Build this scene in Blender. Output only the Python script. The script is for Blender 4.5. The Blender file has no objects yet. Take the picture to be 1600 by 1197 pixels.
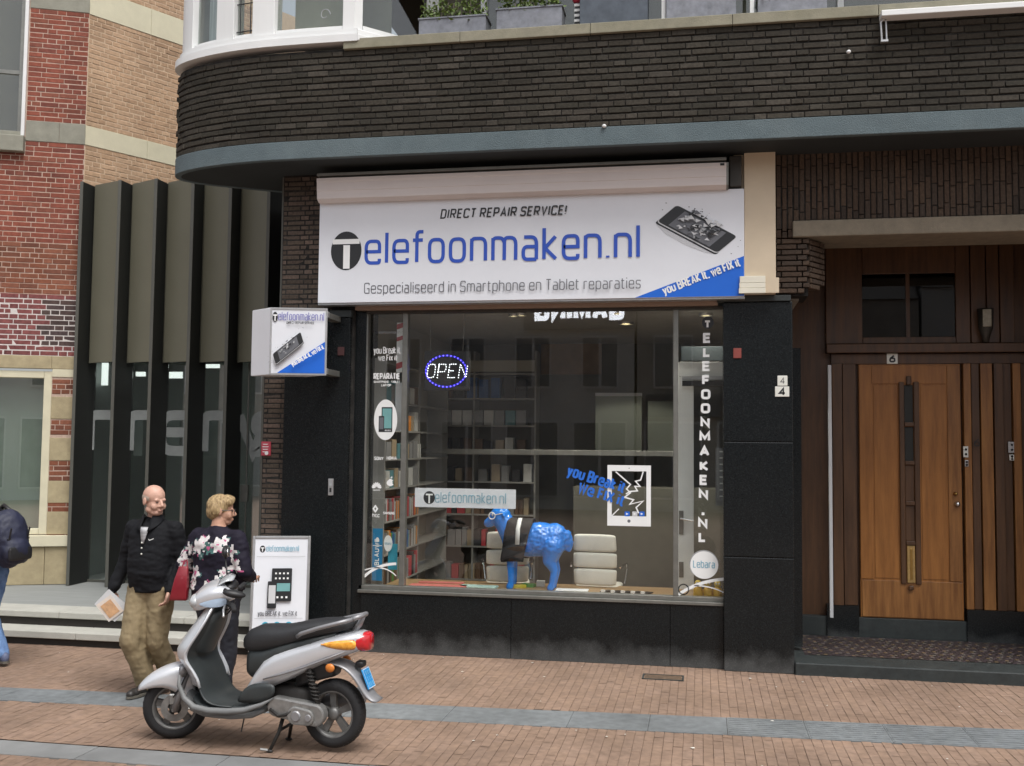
import bpy, math, random
import numpy as np
from mathutils import Vector, Matrix
random.seed(7)
RND = random.Random(11)
scene = bpy.context.scene
COL = scene.collection
R = math.radians

# ------------------------------------------------------------------ camera
LENS_PX, IMG_W, IMG_H = 1600.0, 1600, 1197
YAW, PITCH, ROLL, CAM_H = R(10.45), R(3.45), R(0.58), 2.17
_fwd = Vector((-math.sin(YAW) * math.cos(PITCH), math.cos(YAW) * math.cos(PITCH), math.sin(PITCH)))
_rt0 = Vector((math.cos(YAW), math.sin(YAW), 0))
_up0 = _rt0.cross(_fwd)
_rt = _rt0 * math.cos(ROLL) + _up0 * math.sin(ROLL)
_up = -_rt0 * math.sin(ROLL) + _up0 * math.cos(ROLL)
CAM = Vector((0, -10.2968, CAM_H))
cam_data = bpy.data.cameras.new('camera')
cam_data.sensor_width = 36.0
cam_data.lens = 36.0 * LENS_PX / IMG_W
cam_data.clip_end = 600
cam = bpy.data.objects.new('camera', cam_data)
COL.objects.link(cam)
mw = Matrix.Identity(4)
for i, c in enumerate((_rt, _up, -_fwd)):
    for j in range(3):
        mw[j][i] = c[j]
mw.translation = CAM
cam.matrix_world = mw
scene.camera = cam

# ------------------------------------------------------------------ overcast daylight
world = bpy.data.worlds.new('World')
scene.world = world
world.use_nodes = True
wn, wl = world.node_tree.nodes, world.node_tree.links
wn.clear()
sky = wn.new('ShaderNodeTexSky'); sky.sky_type = 'NISHITA'; sky.sun_disc = False
SUN_EL, SUN_AZ = R(62), R(143)
sky.sun_elevation = SUN_EL; sky.sun_rotation = SUN_AZ
sky.dust_density = 4.0; sky.air_density = 1.0
hs = wn.new('ShaderNodeHueSaturation'); hs.inputs['Saturation'].default_value = 0.34
bg = wn.new('ShaderNodeBackground'); bg.inputs['Strength'].default_value = 0.125
wo = wn.new('ShaderNodeOutputWorld')
wl.new(sky.outputs[0], hs.inputs['Color']); wl.new(hs.outputs[0], bg.inputs['Color']); wl.new(bg.outputs[0], wo.inputs['Surface'])
sun_d = bpy.data.lights.new('sun', 'SUN'); sun_d.energy = 1.5; sun_d.angle = R(28); sun_d.color = (1.0, 0.98, 0.955)
sun = bpy.data.objects.new('sun', sun_d); COL.objects.link(sun)
# the sun stands behind the camera, high, to its right
_sd = Vector((math.sin(SUN_AZ) * math.cos(SUN_EL), math.cos(SUN_AZ) * math.cos(SUN_EL), math.sin(SUN_EL)))
sun.rotation_euler = _sd.to_track_quat('Z', 'Y').to_euler()
vs = scene.view_settings
vs.view_transform = 'Standard'; vs.look = 'None'; vs.gamma = 1.0; vs.use_curve_mapping = False
vs.exposure = 0.64

# ------------------------------------------------------------------ survey helpers (photo position -> point on a known plane)
def _ray(x, y):
    return _fwd + _rt * ((x - IMG_W / 2) / LENS_PX) - _up * ((y - IMG_H / 2) / LENS_PX)
def P(x, y, Y=0.0):
    d = _ray(x, y); return CAM + d * ((Y - CAM.y) / d.y)
def G(x, y, z=0.0):
    d = _ray(x, y); return CAM + d * ((z - CAM.z) / d.z)
def PL(x, y, o, ang):
    """distance along a vertical wall that starts at o and runs at angle ang, and height"""
    d = _ray(x, y); dx, dy = math.cos(ang), math.sin(ang)
    n = (-dy, dx)
    t = ((o[0] - CAM.x) * n[0] + (o[1] - CAM.y) * n[1]) / (d.x * n[0] + d.y * n[1])
    p = CAM + d * t
    return (p.x - o[0]) * dx + (p.y - o[1]) * dy, p.z

# ------------------------------------------------------------------ mesh collector
class MB:
    def __init__(s): s.v = []; s.f = []; s.m = []; s.mi = 0; s.sm = []; s.smooth = False
    def add(s, vs_, fs):
        b = len(s.v); s.v += [tuple(p) for p in vs_]
        for f in fs:
            s.f.append([b + i for i in f]); s.m.append(s.mi); s.sm.append(s.smooth)
    def box(s, x0, x1, y0, y1, z0, z1):
        s.add([(x0,y0,z0),(x1,y0,z0),(x1,y1,z0),(x0,y1,z0),(x0,y0,z1),(x1,y0,z1),(x1,y1,z1),(x0,y1,z1)],
              [(0,3,2,1),(4,5,6,7),(0,1,5,4),(1,2,6,5),(2,3,7,6),(3,0,4,7)]); return s
    def bbox(s, x0, x1, y0, y1, z0, z1, c=.006):
        """box with chamfered edges"""
        X, Y, Z = (x0, x1), (y0, y1), (z0, z1); v = []; 
        for i in (0, 1):
            for j in (0, 1):
                for k in (0, 1):
                    sx, sy, sz = (1, -1)[i] * c, (1, -1)[j] * c, (1, -1)[k] * c
                    v += [(X[i], Y[j] + sy, Z[k] + sz), (X[i] + sx, Y[j], Z[k] + sz), (X[i] + sx, Y[j] + sy, Z[k])]
        q = lambda i, j, k, a: (i * 4 + j * 2 + k) * 3 + a
        f = []
        for i in (0, 1): f.append([q(i,0,0,0), q(i,0,1,0), q(i,1,1,0), q(i,1,0,0)][::(1 if i == 0 else -1)])
        for j in (0, 1): f.append([q(0,j,0,1), q(1,j,0,1), q(1,j,1,1), q(0,j,1,1)][::(1 if j == 0 else -1)])
        for k in (0, 1): f.append([q(0,0,k,2), q(0,1,k,2), q(1,1,k,2), q(1,0,k,2)][::(1 if k == 0 else -1)])
        for i in (0, 1):
            for j in (0, 1):
                f.append([q(i,j,0,0), q(i,j,0,1), q(i,j,1,1), q(i,j,1,0)][::(1 if i == j else -1)])
        for i in (0, 1):
            for k in (0, 1):
                f.append([q(i,0,k,0), q(i,0,k,2), q(i,1,k,2), q(i,1,k,0)][::(-1 if i == k else 1)])
        for j in (0, 1):
            for k in (0, 1):
                f.append([q(0,j,k,1), q(0,j,k,2), q(1,j,k,2), q(1,j,k,1)][::(1 if j == k else -1)])
        for i in (0, 1):
            for j in (0, 1):
                for k in (0, 1): f.append([q(i,j,k,0), q(i,j,k,1), q(i,j,k,2)][::(-1 if (i + j + k) % 2 else 1)])
        s.add(v, f); return s
    def prism(s, pts, z0, z1):
        """vertical prism over a plan polygon (counter-clockwise)"""
        n = len(pts)
        s.add([(p[0], p[1], z0) for p in pts] + [(p[0], p[1], z1) for p in pts],
              [list(range(n))[::-1], list(range(n, 2 * n))] + [(i, (i + 1) % n, n + (i + 1) % n, n + i) for i in range(n)]); return s
    def xprism(s, pts, y0, y1):
        """prism along y over an outline in x,z"""
        n = len(pts)
        s.add([(p[0], y0, p[1]) for p in pts] + [(p[0], y1, p[1]) for p in pts],
              [list(range(n)), list(range(n, 2 * n))[::-1]] + [((i + 1) % n, i, n + i, n + (i + 1) % n) for i in range(n)]); return s
    def rings(s, rs, cap=True, closed=True):
        n = len(rs[0]); v = [p for r in rs for p in r]; f = []
        for a in range(len(rs) - 1):
            for i in range(n if closed else n - 1):
                j = (i + 1) % n
                f.append((a * n + i, a * n + j, (a + 1) * n + j, (a + 1) * n + i))
        if cap:
            f.append(list(range(n))[::-1]); f.append([(len(rs) - 1) * n + i for i in range(n)])
        s.add(v, f); return s
    def tube(s, path, rad, n=10, cap=True):
        path = [Vector(p) for p in path]
        if not hasattr(rad, '__len__'): rad = [rad] * len(path)
        rs = []; ref = None
        for i, p in enumerate(path):
            t = (path[min(i + 1, len(path) - 1)] - path[max(i - 1, 0)]).normalized()
            if ref is None: ref = Vector((0, 0, 1)) if abs(t.z) < .9 else Vector((0, 1, 0))
            a = t.cross(ref).normalized(); b = t.cross(a).normalized(); ref = -b if False else a.cross(t)
            rs.append([p + (a * math.cos(k * 2 * math.pi / n) + b * math.sin(k * 2 * math.pi / n)) * rad[i] for k in range(n)])
        s.rings(rs, cap); return s
    def cyl(s, p0, p1, r0, r1=None, n=16): return s.tube([p0, p1], [r0, r0 if r1 is None else r1], n)
    def ell(s, c, r, n=14, m=9, rot=None):
        rs = []
        c = Vector(c)
        for j in range(m + 1):
            a = -math.pi / 2 + math.pi * j / m; a = max(min(a, 1.5), -1.5)
            ring = []
            for i in range(n):
                b = 2 * math.pi * i / n
                p = Vector((r[0] * math.cos(a) * math.cos(b), r[1] * math.cos(a) * math.sin(b), r[2] * math.sin(a)))
                if rot is not None: p = rot @ p
                ring.append(c + p)
            rs.append(ring)
        s.rings(rs); return s
    def lathe(s, prof, c=(0, 0, 0), axis='y', n=32, closed=True):
        """prof: (axial, radius) points"""
        rs = []
        for a, r in prof:
            ring = []
            for i in range(n):
                t = 2 * math.pi * i / n; u, w = r * math.cos(t), r * math.sin(t)
                ring.append({'y': (c[0] + u, c[1] + a, c[2] + w), 'z': (c[0] + u, c[1] + w, c[2] + a), 'x': (c[0] + a, c[1] + u, c[2] + w)}[axis])
            rs.append(ring)
        if closed: rs.append(rs[0])
        s.rings(rs, cap=not closed); return s
    def xf(s, M, start=0):
        for i in range(start, len(s.v)): s.v[i] = tuple(M @ Vector(s.v[i]))
        return s
    def build(s, name, mat, parent=None, smooth=None, bevel=0, sub=0, fix=True):
        me = bpy.data.meshes.new(name); me.from_pydata(s.v, [], s.f); 
        mats = mat if isinstance(mat, (list, tuple)) else [mat]
        for m in mats: me.materials.append(m)
        me.polygons.foreach_set('material_index', s.m)
        me.polygons.foreach_set('use_smooth', [bool(smooth) if smooth is not None else x for x in s.sm])
        if fix:
            import bmesh
            bm = bmesh.new(); bm.from_mesh(me); bmesh.ops.recalc_face_normals(bm, faces=bm.faces); bm.to_mesh(me); bm.free()
        me.update()
        o = bpy.data.objects.new(name, me); COL.objects.link(o)
        if parent is not None:
            o.parent = parent
            if parent.get('_w'): o.location = -Vector(parent['_w'])
        if bevel:
            b = o.modifiers.new('edge', 'BEVEL'); b.width = bevel; b.segments = 2; b.limit_method = 'ANGLE'; b.angle_limit = R(40)
        if sub:
            u = o.modifiers.new('round', 'SUBSURF'); u.levels = sub; u.render_levels = sub
        return o

def tag(o, label=None, cat=None, group=None, kind=None):
    if label: o['label'] = label
    if cat: o['category'] = cat
    if group: o['group'] = group
    if kind: o['kind'] = kind
    return o
def thing(name, label, cat, loc=(0, 0, 0), rz=0.0, group=None, world_parts=False):
    """an Empty at the base of a thing; world_parts: its parts are given in world coordinates"""
    o = bpy.data.objects.new(name, None); COL.objects.link(o)
    o.empty_display_size = .1
    o.location = loc; o.rotation_euler = (0, 0, rz)
    if world_parts: o['_w'] = tuple(loc)
    return tag(o, label, cat, group)
def copy_tree(o, parent=None):
    c = o.copy(); COL.objects.link(c); c.parent = parent
    for ch in o.children: copy_tree(ch, c)
    return c

# ------------------------------------------------------------------ materials
def _n(nt, t, **k):
    x = nt.nodes.new(t)
    for a, b in k.items(): setattr(x, a, b)
    return x
def pmat(name, col, rough=.6, metal=0.0, spec=.5, var=.12, scale=6.0, bump=0.0, bscale=60.0, coat=0.0, emis=None, estr=0.0,
         col2=None, dirt=0.0, dscale=1.5, dcol=(.05, .045, .04), rvar=.0, stretch=None, sss=0.0, dust=0.0):
    m = bpy.data.materials.new(name); m.use_nodes = True; nt = m.node_tree; b = nt.nodes['Principled BSDF']
    geo = _n(nt, 'ShaderNodeNewGeometry'); src = geo.outputs['Position']
    if stretch:
        mp = _n(nt, 'ShaderNodeMapping'); mp.inputs['Scale'].default_value = stretch
        nt.links.new(src, mp.inputs['Vector']); src = mp.outputs[0]
    nz = _n(nt, 'ShaderNodeTexNoise'); nz.inputs['Scale'].default_value = scale; nz.inputs['Detail'].default_value = 4; nz.inputs['Roughness'].default_value = .65
    nt.links.new(src, nz.inputs['Vector'])
    cr = _n(nt, 'ShaderNodeValToRGB'); c2 = col2 or col
    cr.color_ramp.elements[0].position = .3; cr.color_ramp.elements[1].position = .72
    cr.color_ramp.elements[0].color = tuple(max(0, c * (1 - var)) for c in col) + (1,)
    cr.color_ramp.elements[1].color = tuple(min(1, c * (1 + var)) for c in c2) + (1,)
    nt.links.new(nz.outputs['Fac'], cr.inputs['Fac']); out = cr.outputs[0]
    if dirt:
        n2 = _n(nt, 'ShaderNodeTexNoise'); n2.inputs['Scale'].default_value = dscale; n2.inputs['Detail'].default_value = 8; n2.inputs['Roughness'].default_value = .7
        nt.links.new(geo.outputs['Position'], n2.inputs['Vector'])
        rp = _n(nt, 'ShaderNodeValToRGB'); rp.color_ramp.elements[0].position = .45; rp.color_ramp.elements[1].position = .75
        rp.color_ramp.elements[0].color = (0, 0, 0, 1); rp.color_ramp.elements[1].color = (dirt, dirt, dirt, 1)
        nt.links.new(n2.outputs['Fac'], rp.inputs['Fac'])
        mx = _n(nt, 'ShaderNodeMix', data_type='RGBA'); mx.inputs[7].default_value = tuple(dcol) + (1,)
        nt.links.new(rp.outputs[0], mx.inputs[0]); nt.links.new(out, mx.inputs[6]); out = mx.outputs[2]
    if dust:            # street dust splashed up the foot of the stone
        sx = _n(nt, 'ShaderNodeSeparateXYZ'); nt.links.new(geo.outputs['Position'], sx.inputs[0])
        n4 = _n(nt, 'ShaderNodeTexNoise'); n4.inputs['Scale'].default_value = 7; n4.inputs['Detail'].default_value = 5; nt.links.new(geo.outputs['Position'], n4.inputs['Vector'])
        ma = _n(nt, 'ShaderNodeMath', operation='MULTIPLY_ADD'); ma.inputs[1].default_value = -.32; nt.links.new(n4.outputs['Fac'], ma.inputs[0]); nt.links.new(sx.outputs['Z'], ma.inputs[2])
        m4 = _n(nt, 'ShaderNodeMapRange'); m4.inputs[1].default_value = -.14; m4.inputs[2].default_value = .06; m4.inputs[3].default_value = dust; m4.inputs[4].default_value = 0; nt.links.new(ma.outputs[0], m4.inputs[0])
        x4 = _n(nt, 'ShaderNodeMix', data_type='RGBA'); x4.inputs[7].default_value = (.085, .09, .09, 1); nt.links.new(m4.outputs[0], x4.inputs[0]); nt.links.new(out, x4.inputs[6]); out = x4.outputs[2]
    nt.links.new(out, b.inputs['Base Color'])
    b.inputs['Roughness'].default_value = rough; b.inputs['Metallic'].default_value = metal
    b.inputs['Specular IOR Level'].default_value = spec; b.inputs['Coat Weight'].default_value = coat
    if rvar:
        mr = _n(nt, 'ShaderNodeMapRange'); mr.inputs[3].default_value = max(0, rough - rvar); mr.inputs[4].default_value = min(1, rough + rvar)
        nt.links.new(nz.outputs['Fac'], mr.inputs[0]); nt.links.new(mr.outputs[0], b.inputs['Roughness'])
    if bump:
        n3 = _n(nt, 'ShaderNodeTexNoise'); n3.inputs['Scale'].default_value = bscale; n3.inputs['Detail'].default_value = 4
        nt.links.new(src, n3.inputs['Vector'])
        bp = _n(nt, 'ShaderNodeBump'); bp.inputs['Strength'].default_value = bump; bp.inputs['Distance'].default_value = .01
        nt.links.new(n3.outputs['Fac'], bp.inputs['Height']); nt.links.new(bp.outputs[0], b.inputs['Normal'])
    if emis: b.inputs['Emission Color'].default_value = tuple(emis) + (1,); b.inputs['Emission Strength'].default_value = estr
    if sss: b.inputs['Subsurface Weight'].default_value = sss; b.inputs['Subsurface Radius'].default_value = (.01, .004, .002)
    return m
def brickmat(name, cols, rough=.85, bump=.5, spec=.3, patch=None, nscale=40.0, lo=.72, hi=1.25):
    """each brick takes its own tone: object random plus a per-face value on joined bricks"""
    m = bpy.data.materials.new(name); m.use_nodes = True; nt = m.node_tree; b = nt.nodes['Principled BSDF']
    oi = _n(nt, 'ShaderNodeObjectInfo'); at = _n(nt, 'ShaderNodeAttribute'); at.attribute_name = 'tone'
    ad = _n(nt, 'ShaderNodeMath', operation='ADD'); fr = _n(nt, 'ShaderNodeMath', operation='FRACT')
    nt.links.new(oi.outputs['Random'], ad.inputs[0]); nt.links.new(at.outputs['Fac'], ad.inputs[1]); nt.links.new(ad.outputs[0], fr.inputs[0])
    cr = _n(nt, 'ShaderNodeValToRGB'); e = cr.color_ramp.elements
    while len(e) < len(cols): e.new(.5)
    for i, c in enumerate(cols): e[i].position = i / (len(cols) - 1); e[i].color = tuple(c) + (1,)
    nt.links.new(fr.outputs[0], cr.inputs['Fac'])
    geo = _n(nt, 'ShaderNodeNewGeometry')
    nz = _n(nt, 'ShaderNodeTexNoise'); nz.inputs['Scale'].default_value = nscale; nz.inputs['Detail'].default_value = 6
    nt.links.new(geo.outputs['Position'], nz.inputs['Vector'])
    hv = _n(nt, 'ShaderNodeHueSaturation')
    mr = _n(nt, 'ShaderNodeMapRange'); mr.inputs[1].default_value = .3; mr.inputs[2].default_value = .7; mr.inputs[3].default_value = lo; mr.inputs[4].default_value = hi
    nt.links.new(nz.outputs['Fac'], mr.inputs[0]); nt.links.new(mr.outputs[0], hv.inputs['Value']); nt.links.new(cr.outputs[0], hv.inputs['Color'])
    out = hv.outputs[0]
    n2 = _n(nt, 'ShaderNodeTexNoise'); n2.inputs['Scale'].default_value = 1.1; n2.inputs['Detail'].default_value = 5
    nt.links.new(geo.outputs['Position'], n2.inputs['Vector'])
    h2 = _n(nt, 'ShaderNodeHueSaturation'); m2 = _n(nt, 'ShaderNodeMapRange'); m2.inputs[1].default_value = .3; m2.inputs[2].default_value = .7; m2.inputs[3].default_value = .78; m2.inputs[4].default_value = 1.2
    nt.links.new(n2.outputs['Fac'], m2.inputs[0]); nt.links.new(m2.outputs[0], h2.inputs['Value']); nt.links.new(out, h2.inputs['Color'])
    nt.links.new(h2.outputs[0], b.inputs['Base Color'])
    b.inputs['Roughness'].default_value = rough; b.inputs['Specular IOR Level'].default_value = spec
    bp = _n(nt, 'ShaderNodeBump'); bp.inputs['Strength'].default_value = bump; bp.inputs['Distance'].default_value = .006
    nt.links.new(nz.outputs['Fac'], bp.inputs['Height']); nt.links.new(bp.outputs[0], b.inputs['Normal'])
    return m
def glassmat(name, tint=(.9, .93, .92), refl=1.0, rough=0.0, base=.04):
    """thin pane: see-through with a Fresnel reflection"""
    m = bpy.data.materials.new(name); m.use_nodes = True; nt = m.node_tree; nt.nodes.clear()
    tr = _n(nt, 'ShaderNodeBsdfTransparent'); tr.inputs[0].default_value = tuple(tint) + (1,)
    gl = _n(nt, 'ShaderNodeBsdfGlossy'); gl.inputs['Roughness'].default_value = rough; gl.inputs[0].default_value = (refl, refl, refl, 1)
    lw = _n(nt, 'ShaderNodeLayerWeight'); lw.inputs[0].default_value = .5
    fr = _n(nt, 'ShaderNodeMath', operation='POWER'); fr.inputs[1].default_value = 5.0; nt.links.new(lw.outputs['Facing'], fr.inputs[0])
    ad = _n(nt, 'ShaderNodeMath', operation='MULTIPLY_ADD'); ad.inputs[1].default_value = .95 - base; ad.inputs[2].default_value = .045 + base; ad.use_clamp = True
    geo = _n(nt, 'ShaderNodeNewGeometry'); nz = _n(nt, 'ShaderNodeTexNoise'); nz.inputs['Scale'].default_value = 1.3
    bp = _n(nt, 'ShaderNodeBump'); bp.inputs['Strength'].default_value = .015
    nt.links.new(geo.outputs['Position'], nz.inputs['Vector']); nt.links.new(nz.outputs['Fac'], bp.inputs['Height']); nt.links.new(bp.outputs[0], gl.inputs['Normal'])
    mx = _n(nt, 'ShaderNodeMixShader'); o = _n(nt, 'ShaderNodeOutputMaterial')
    nt.links.new(fr.outputs[0], ad.inputs[0]); nt.links.new(ad.outputs[0], mx.inputs[0]); nt.links.new(tr.outputs[0], mx.inputs[1]); nt.links.new(gl.outputs[0], mx.inputs[2]); nt.links.new(mx.outputs[0], o.inputs[0])
    return m
def emat(name, col, s):
    m = bpy.data.materials.new(name); m.use_nodes = True; b = m.node_tree.nodes['Principled BSDF']
    b.inputs['Base Color'].default_value = tuple(col) + (1,); b.inputs['Emission Color'].default_value = tuple(col) + (1,); b.inputs['Emission Strength'].default_value = s
    return m
def woodmat(name, c1, c2, rough=.45, scale=3.0, stretch=(6, 6, .5)):
    m = pmat(name, c1, rough, var=.0, col2=c2, scale=scale, stretch=stretch, bump=.12, bscale=14, coat=.15, rvar=.12)
    return m

M = dict(
    white=pmat('white_paint', (.74, .75, .74), .45, var=.04, dirt=.12),
    cream=pmat('cream_paint', (.62, .52, .38), .6, var=.06, scale=2.5, dirt=.15, dcol=(.4, .3, .2)),
    parapet=brickmat('dark_clinker', [(.026, .023, .017), (.036, .031, .023), (.030, .027, .020), (.042, .036, .028), (.036, .031, .023), (.028, .025, .018), (.055, .048, .038), (.033, .029, .021)]),
    parapet_joint=pmat('dark_joint', (.010, .009, .008), .95, dirt=.5, dscale=9, dcol=(.09, .085, .075)),
    friezeb=brickmat('brown_clinker', [(.05, .036, .027), (.075, .05, .035), (.06, .045, .035), (.085, .058, .04), (.045, .034, .027)]),
    pierb=brickmat('pier_clinker', [(.055, .042, .032), (.10, .075, .058), (.075, .06, .045), (.13, .095, .075), (.08, .062, .05)]),
    redb=brickmat('red_brick', [(.20, .062, .042), (.26, .078, .05), (.225, .07, .048), (.17, .055, .04), (.24, .085, .055)], nscale=25, lo=.85, hi=1.15),
    oldred=brickmat('orange_red_brick', [(.20, .07, .04), (.24, .088, .05), (.16, .062, .04), (.26, .10, .06)], nscale=25, lo=.85, hi=1.15),
    purpleb=brickmat('purple_brick', [(.17, .062, .058), (.21, .07, .066), (.15, .055, .055)], nscale=25),
    sootb=brickmat('sooty_brick', [(.06, .045, .042), (.085, .055, .048), (.07, .05, .05)], nscale=25),
    tanb=brickmat('tan_brick', [(.42, .275, .17), (.46, .31, .20), (.39, .255, .16), (.48, .33, .215)], nscale=25, lo=.85, hi=1.15),
    mortar=pmat('light_mortar', (.48, .36, .29), .95, var=.15, scale=30, bump=.3),
    mortarw=pmat('white_mortar', (.62, .58, .55), .95, var=.1, scale=30),
    mortart=pmat('tan_mortar', (.56, .42, .29), .95, var=.12, scale=30),
    stoneg=pmat('weathered_sandstone', (.27, .265, .215), .85, var=.14, scale=7, bump=.25, bscale=90, dirt=.25, dcol=(.16, .16, .14)),
    stoney=pmat('yellow_sandstone', (.40, .335, .205), .85, var=.14, scale=9, bump=.25, bscale=90, dirt=.35, dcol=(.24, .19, .11)),
    stonec=pmat('cream_stone', (.64, .60, .44), .8, var=.06, scale=5, bump=.15, bscale=80, dirt=.12, dcol=(.45, .42, .33)),
    beam=pmat('blue_grey_render', (.095, .128, .14), .85, var=.10, scale=4, bump=.7, bscale=110, dirt=.25, dcol=(.19, .22, .22)),
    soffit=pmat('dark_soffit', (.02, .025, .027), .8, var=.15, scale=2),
    coping=pmat('mossy_coping', (.25, .235, .175), .9, var=.15, scale=8, bump=.3, bscale=70, dirt=.5, dcol=(.17, .165, .10)),
    concrete=pmat('weathered_concrete', (.20, .172, .128), .9, var=.15, scale=10, bump=.4, bscale=120),
    granite=pmat('black_granite', (.0085, .0105, .0115), .26, var=.4, scale=90, dirt=.35, dscale=2.2, dcol=(.014, .016, .016), rvar=.10, spec=.32, dust=.75),
    graniteworn=pmat('worn_black_stone', (.022, .028, .028), .6, var=.3, scale=20, dirt=.5, dscale=4, dcol=(.05, .055, .052), rvar=.15),
    fascia=pmat('brown_pink_board', (.29, .205, .155), .6, var=.08, scale=3, stretch=(.3, 1, 8)),
    alu=pmat('grey_aluminium', (.22, .22, .20), .42, metal=.6, var=.15, scale=12, dirt=.25),
    alul=pmat('light_aluminium', (.5, .5, .5), .38, metal=.7, var=.1, scale=12),
    darkframe=pmat('dark_bronze_frame', (.05, .045, .038), .5, metal=.2, var=.2),
    olive=pmat('olive_coating', (.145, .14, .10), .5, var=.07, scale=1.2, rvar=.05),
    oliveblade=pmat('dark_olive_coating', (.10, .10, .085), .5, var=.08, scale=1.5),
    bladedark=pmat('blackish_liner', (.013, .014, .012), .6),
    shutter=pmat('shutter_box', (.68, .63, .61), .6, var=.05, scale=2.0, stretch=(.3, 1, 6), dirt=.2, dcol=(.48, .41, .38)),
    signw=pmat('sign_white', (.72, .74, .78), .35, var=.02, scale=2, dirt=.05),
    signb=pmat('sign_blue', (.008, .125, .60), .4, var=.03),
    print_blue=pmat('print_blue', (.025, .085, .47), .45, var=.02),
    print_black=pmat('print_black', (.018, .019, .021), .45, var=.1),
    print_grey=pmat('print_grey', (.13, .135, .15), .5, var=.1),
    print_mid=pmat('print_mid_grey', (.33, .34, .35), .5, var=.05),
    print_light=pmat('print_light_grey', (.55, .56, .57), .5, var=.04),
    print_white=pmat('print_white', (.80, .81, .80), .5, var=.02),
    print_teal=pmat('print_teal', (.16, .36, .36), .5, var=.1),
    print_paleblue=pmat('print_pale_blue', (.22, .42, .52), .5, var=.05),
    sticker_blue=pmat('sticker_blue', (.02, .15, .62), .5, var=.05),
    glass=glassmat('shop_glass', (.965, .975, .965), base=.0),
    glassd=glassmat('entrance_glass', (.92, .95, .93), base=.17),
    glassq=glassmat('dark_transom_glass', (.5, .5, .48), refl=.45),
    glassu=glassmat('house_glass', (.85, .87, .85), base=.02),
    wood=woodmat('shaded_teak', (.05, .022, .009), (.11, .05, .019)),  # teak darkened so that the entrance recess's shade sits in its colour
    wood2=woodmat('warm_teak', (.215, .08, .015), (.37, .15, .032)),
    wood3=woodmat('worn_teak', (.15, .056, .013), (.34, .15, .04)),
    deck=woodmat('light_wood', (.30, .19, .09), (.42, .28, .15), stretch=(.5, 6, 6)),
    black=pmat('black_plastic', (.014, .014, .015), .5, var=.15),
    rubber=pmat('rubber', (.016, .016, .017), .8, var=.25, bump=.2, bscale=80),
    zinc=pmat('weathered_zinc', (.19, .20, .225), .6, metal=.3, var=.3, scale=9, dirt=.35, dscale=6, dcol=(.34, .35, .36), rvar=.1),
    zincd=pmat('dark_zinc', (.075, .09, .11), .55, metal=.3, var=.25, scale=7),
    plaster=pmat('grey_plaster', (.33, .325, .295), .8, var=.06, scale=1.5),
    plasterd=pmat('dark_plaster', (.12, .11, .085), .8, var=.12, scale=1.5),
    shelf=pmat('grey_shelf', (.27, .265, .245), .6, var=.06),
    brass=pmat('brass', (.45, .30, .10), .3, metal=1.0, var=.15),
    enamel=pmat('white_enamel', (.72, .72, .66), .3, var=.05),
    redbox=pmat('red_box', (.42, .05, .07), .5, var=.1),
    chrome=pmat('chrome', (.62, .62, .62), .2, metal=1.0, var=.05),
    leaf=pmat('box_leaf', (.06, .11, .02), .6, var=.5, scale=30, col2=(.11, .16, .03)),
)
# ================================================================== the ground
def slab_tone(me, fn=None):
    a = me.attributes.new('tone', 'FLOAT', 'FACE')
    a.data.foreach_set('value', fn)
M['paver'] = brickmat('red_paver', [(.228, .154, .110), (.236, .160, .114), (.222, .150, .108), (.232, .158, .115), (.242, .166, .122), (.228, .155, .112)], rough=.9, bump=.3, nscale=14, lo=.82, hi=1.16)
M['sand'] = pmat('joint_sand', (.20, .138, .10), .95, var=.25, scale=20)
M['bluestone'] = brickmat('bluestone', [(.158, .17, .175), (.166, .178, .182), (.154, .166, .17), (.162, .173, .176)], rough=.8, bump=.15, nscale=13, lo=.80, hi=1.14)
M['kerbstone'] = brickmat('kerb_stone', [(.20, .203, .20), (.222, .225, .22), (.19, .193, .19)], rough=.85, bump=.15, nscale=6, lo=.9, hi=1.08)
M['gutter'] = pmat('dark_gap_shade', (.03, .026, .022), .8)  # dark kerb joint, and the painted shade on the step risers
# one sheet to the horizon: paved with the same small bricks, too far off to tell apart
m = pmat('far_paving', (.227, .158, .12), .9, var=.18, scale=5, bump=.3, bscale=25)
M['farpave'] = m
g = MB().add([(-300, -300, -.012), (300, -300, -.012), (300, 300, -.012), (-300, 300, -.012)], [(0, 1, 2, 3)])
b = MB(); b.add([(-300, -300, -.012), (300, -300, -.012), (300, 300, -.012), (-300, 300, -.012)], [(0, 1, 2, 3)])
tag(b.build('ground', M['sand']), 'sandy bed under the brick paving of the street', 'ground', kind='structure')
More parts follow.
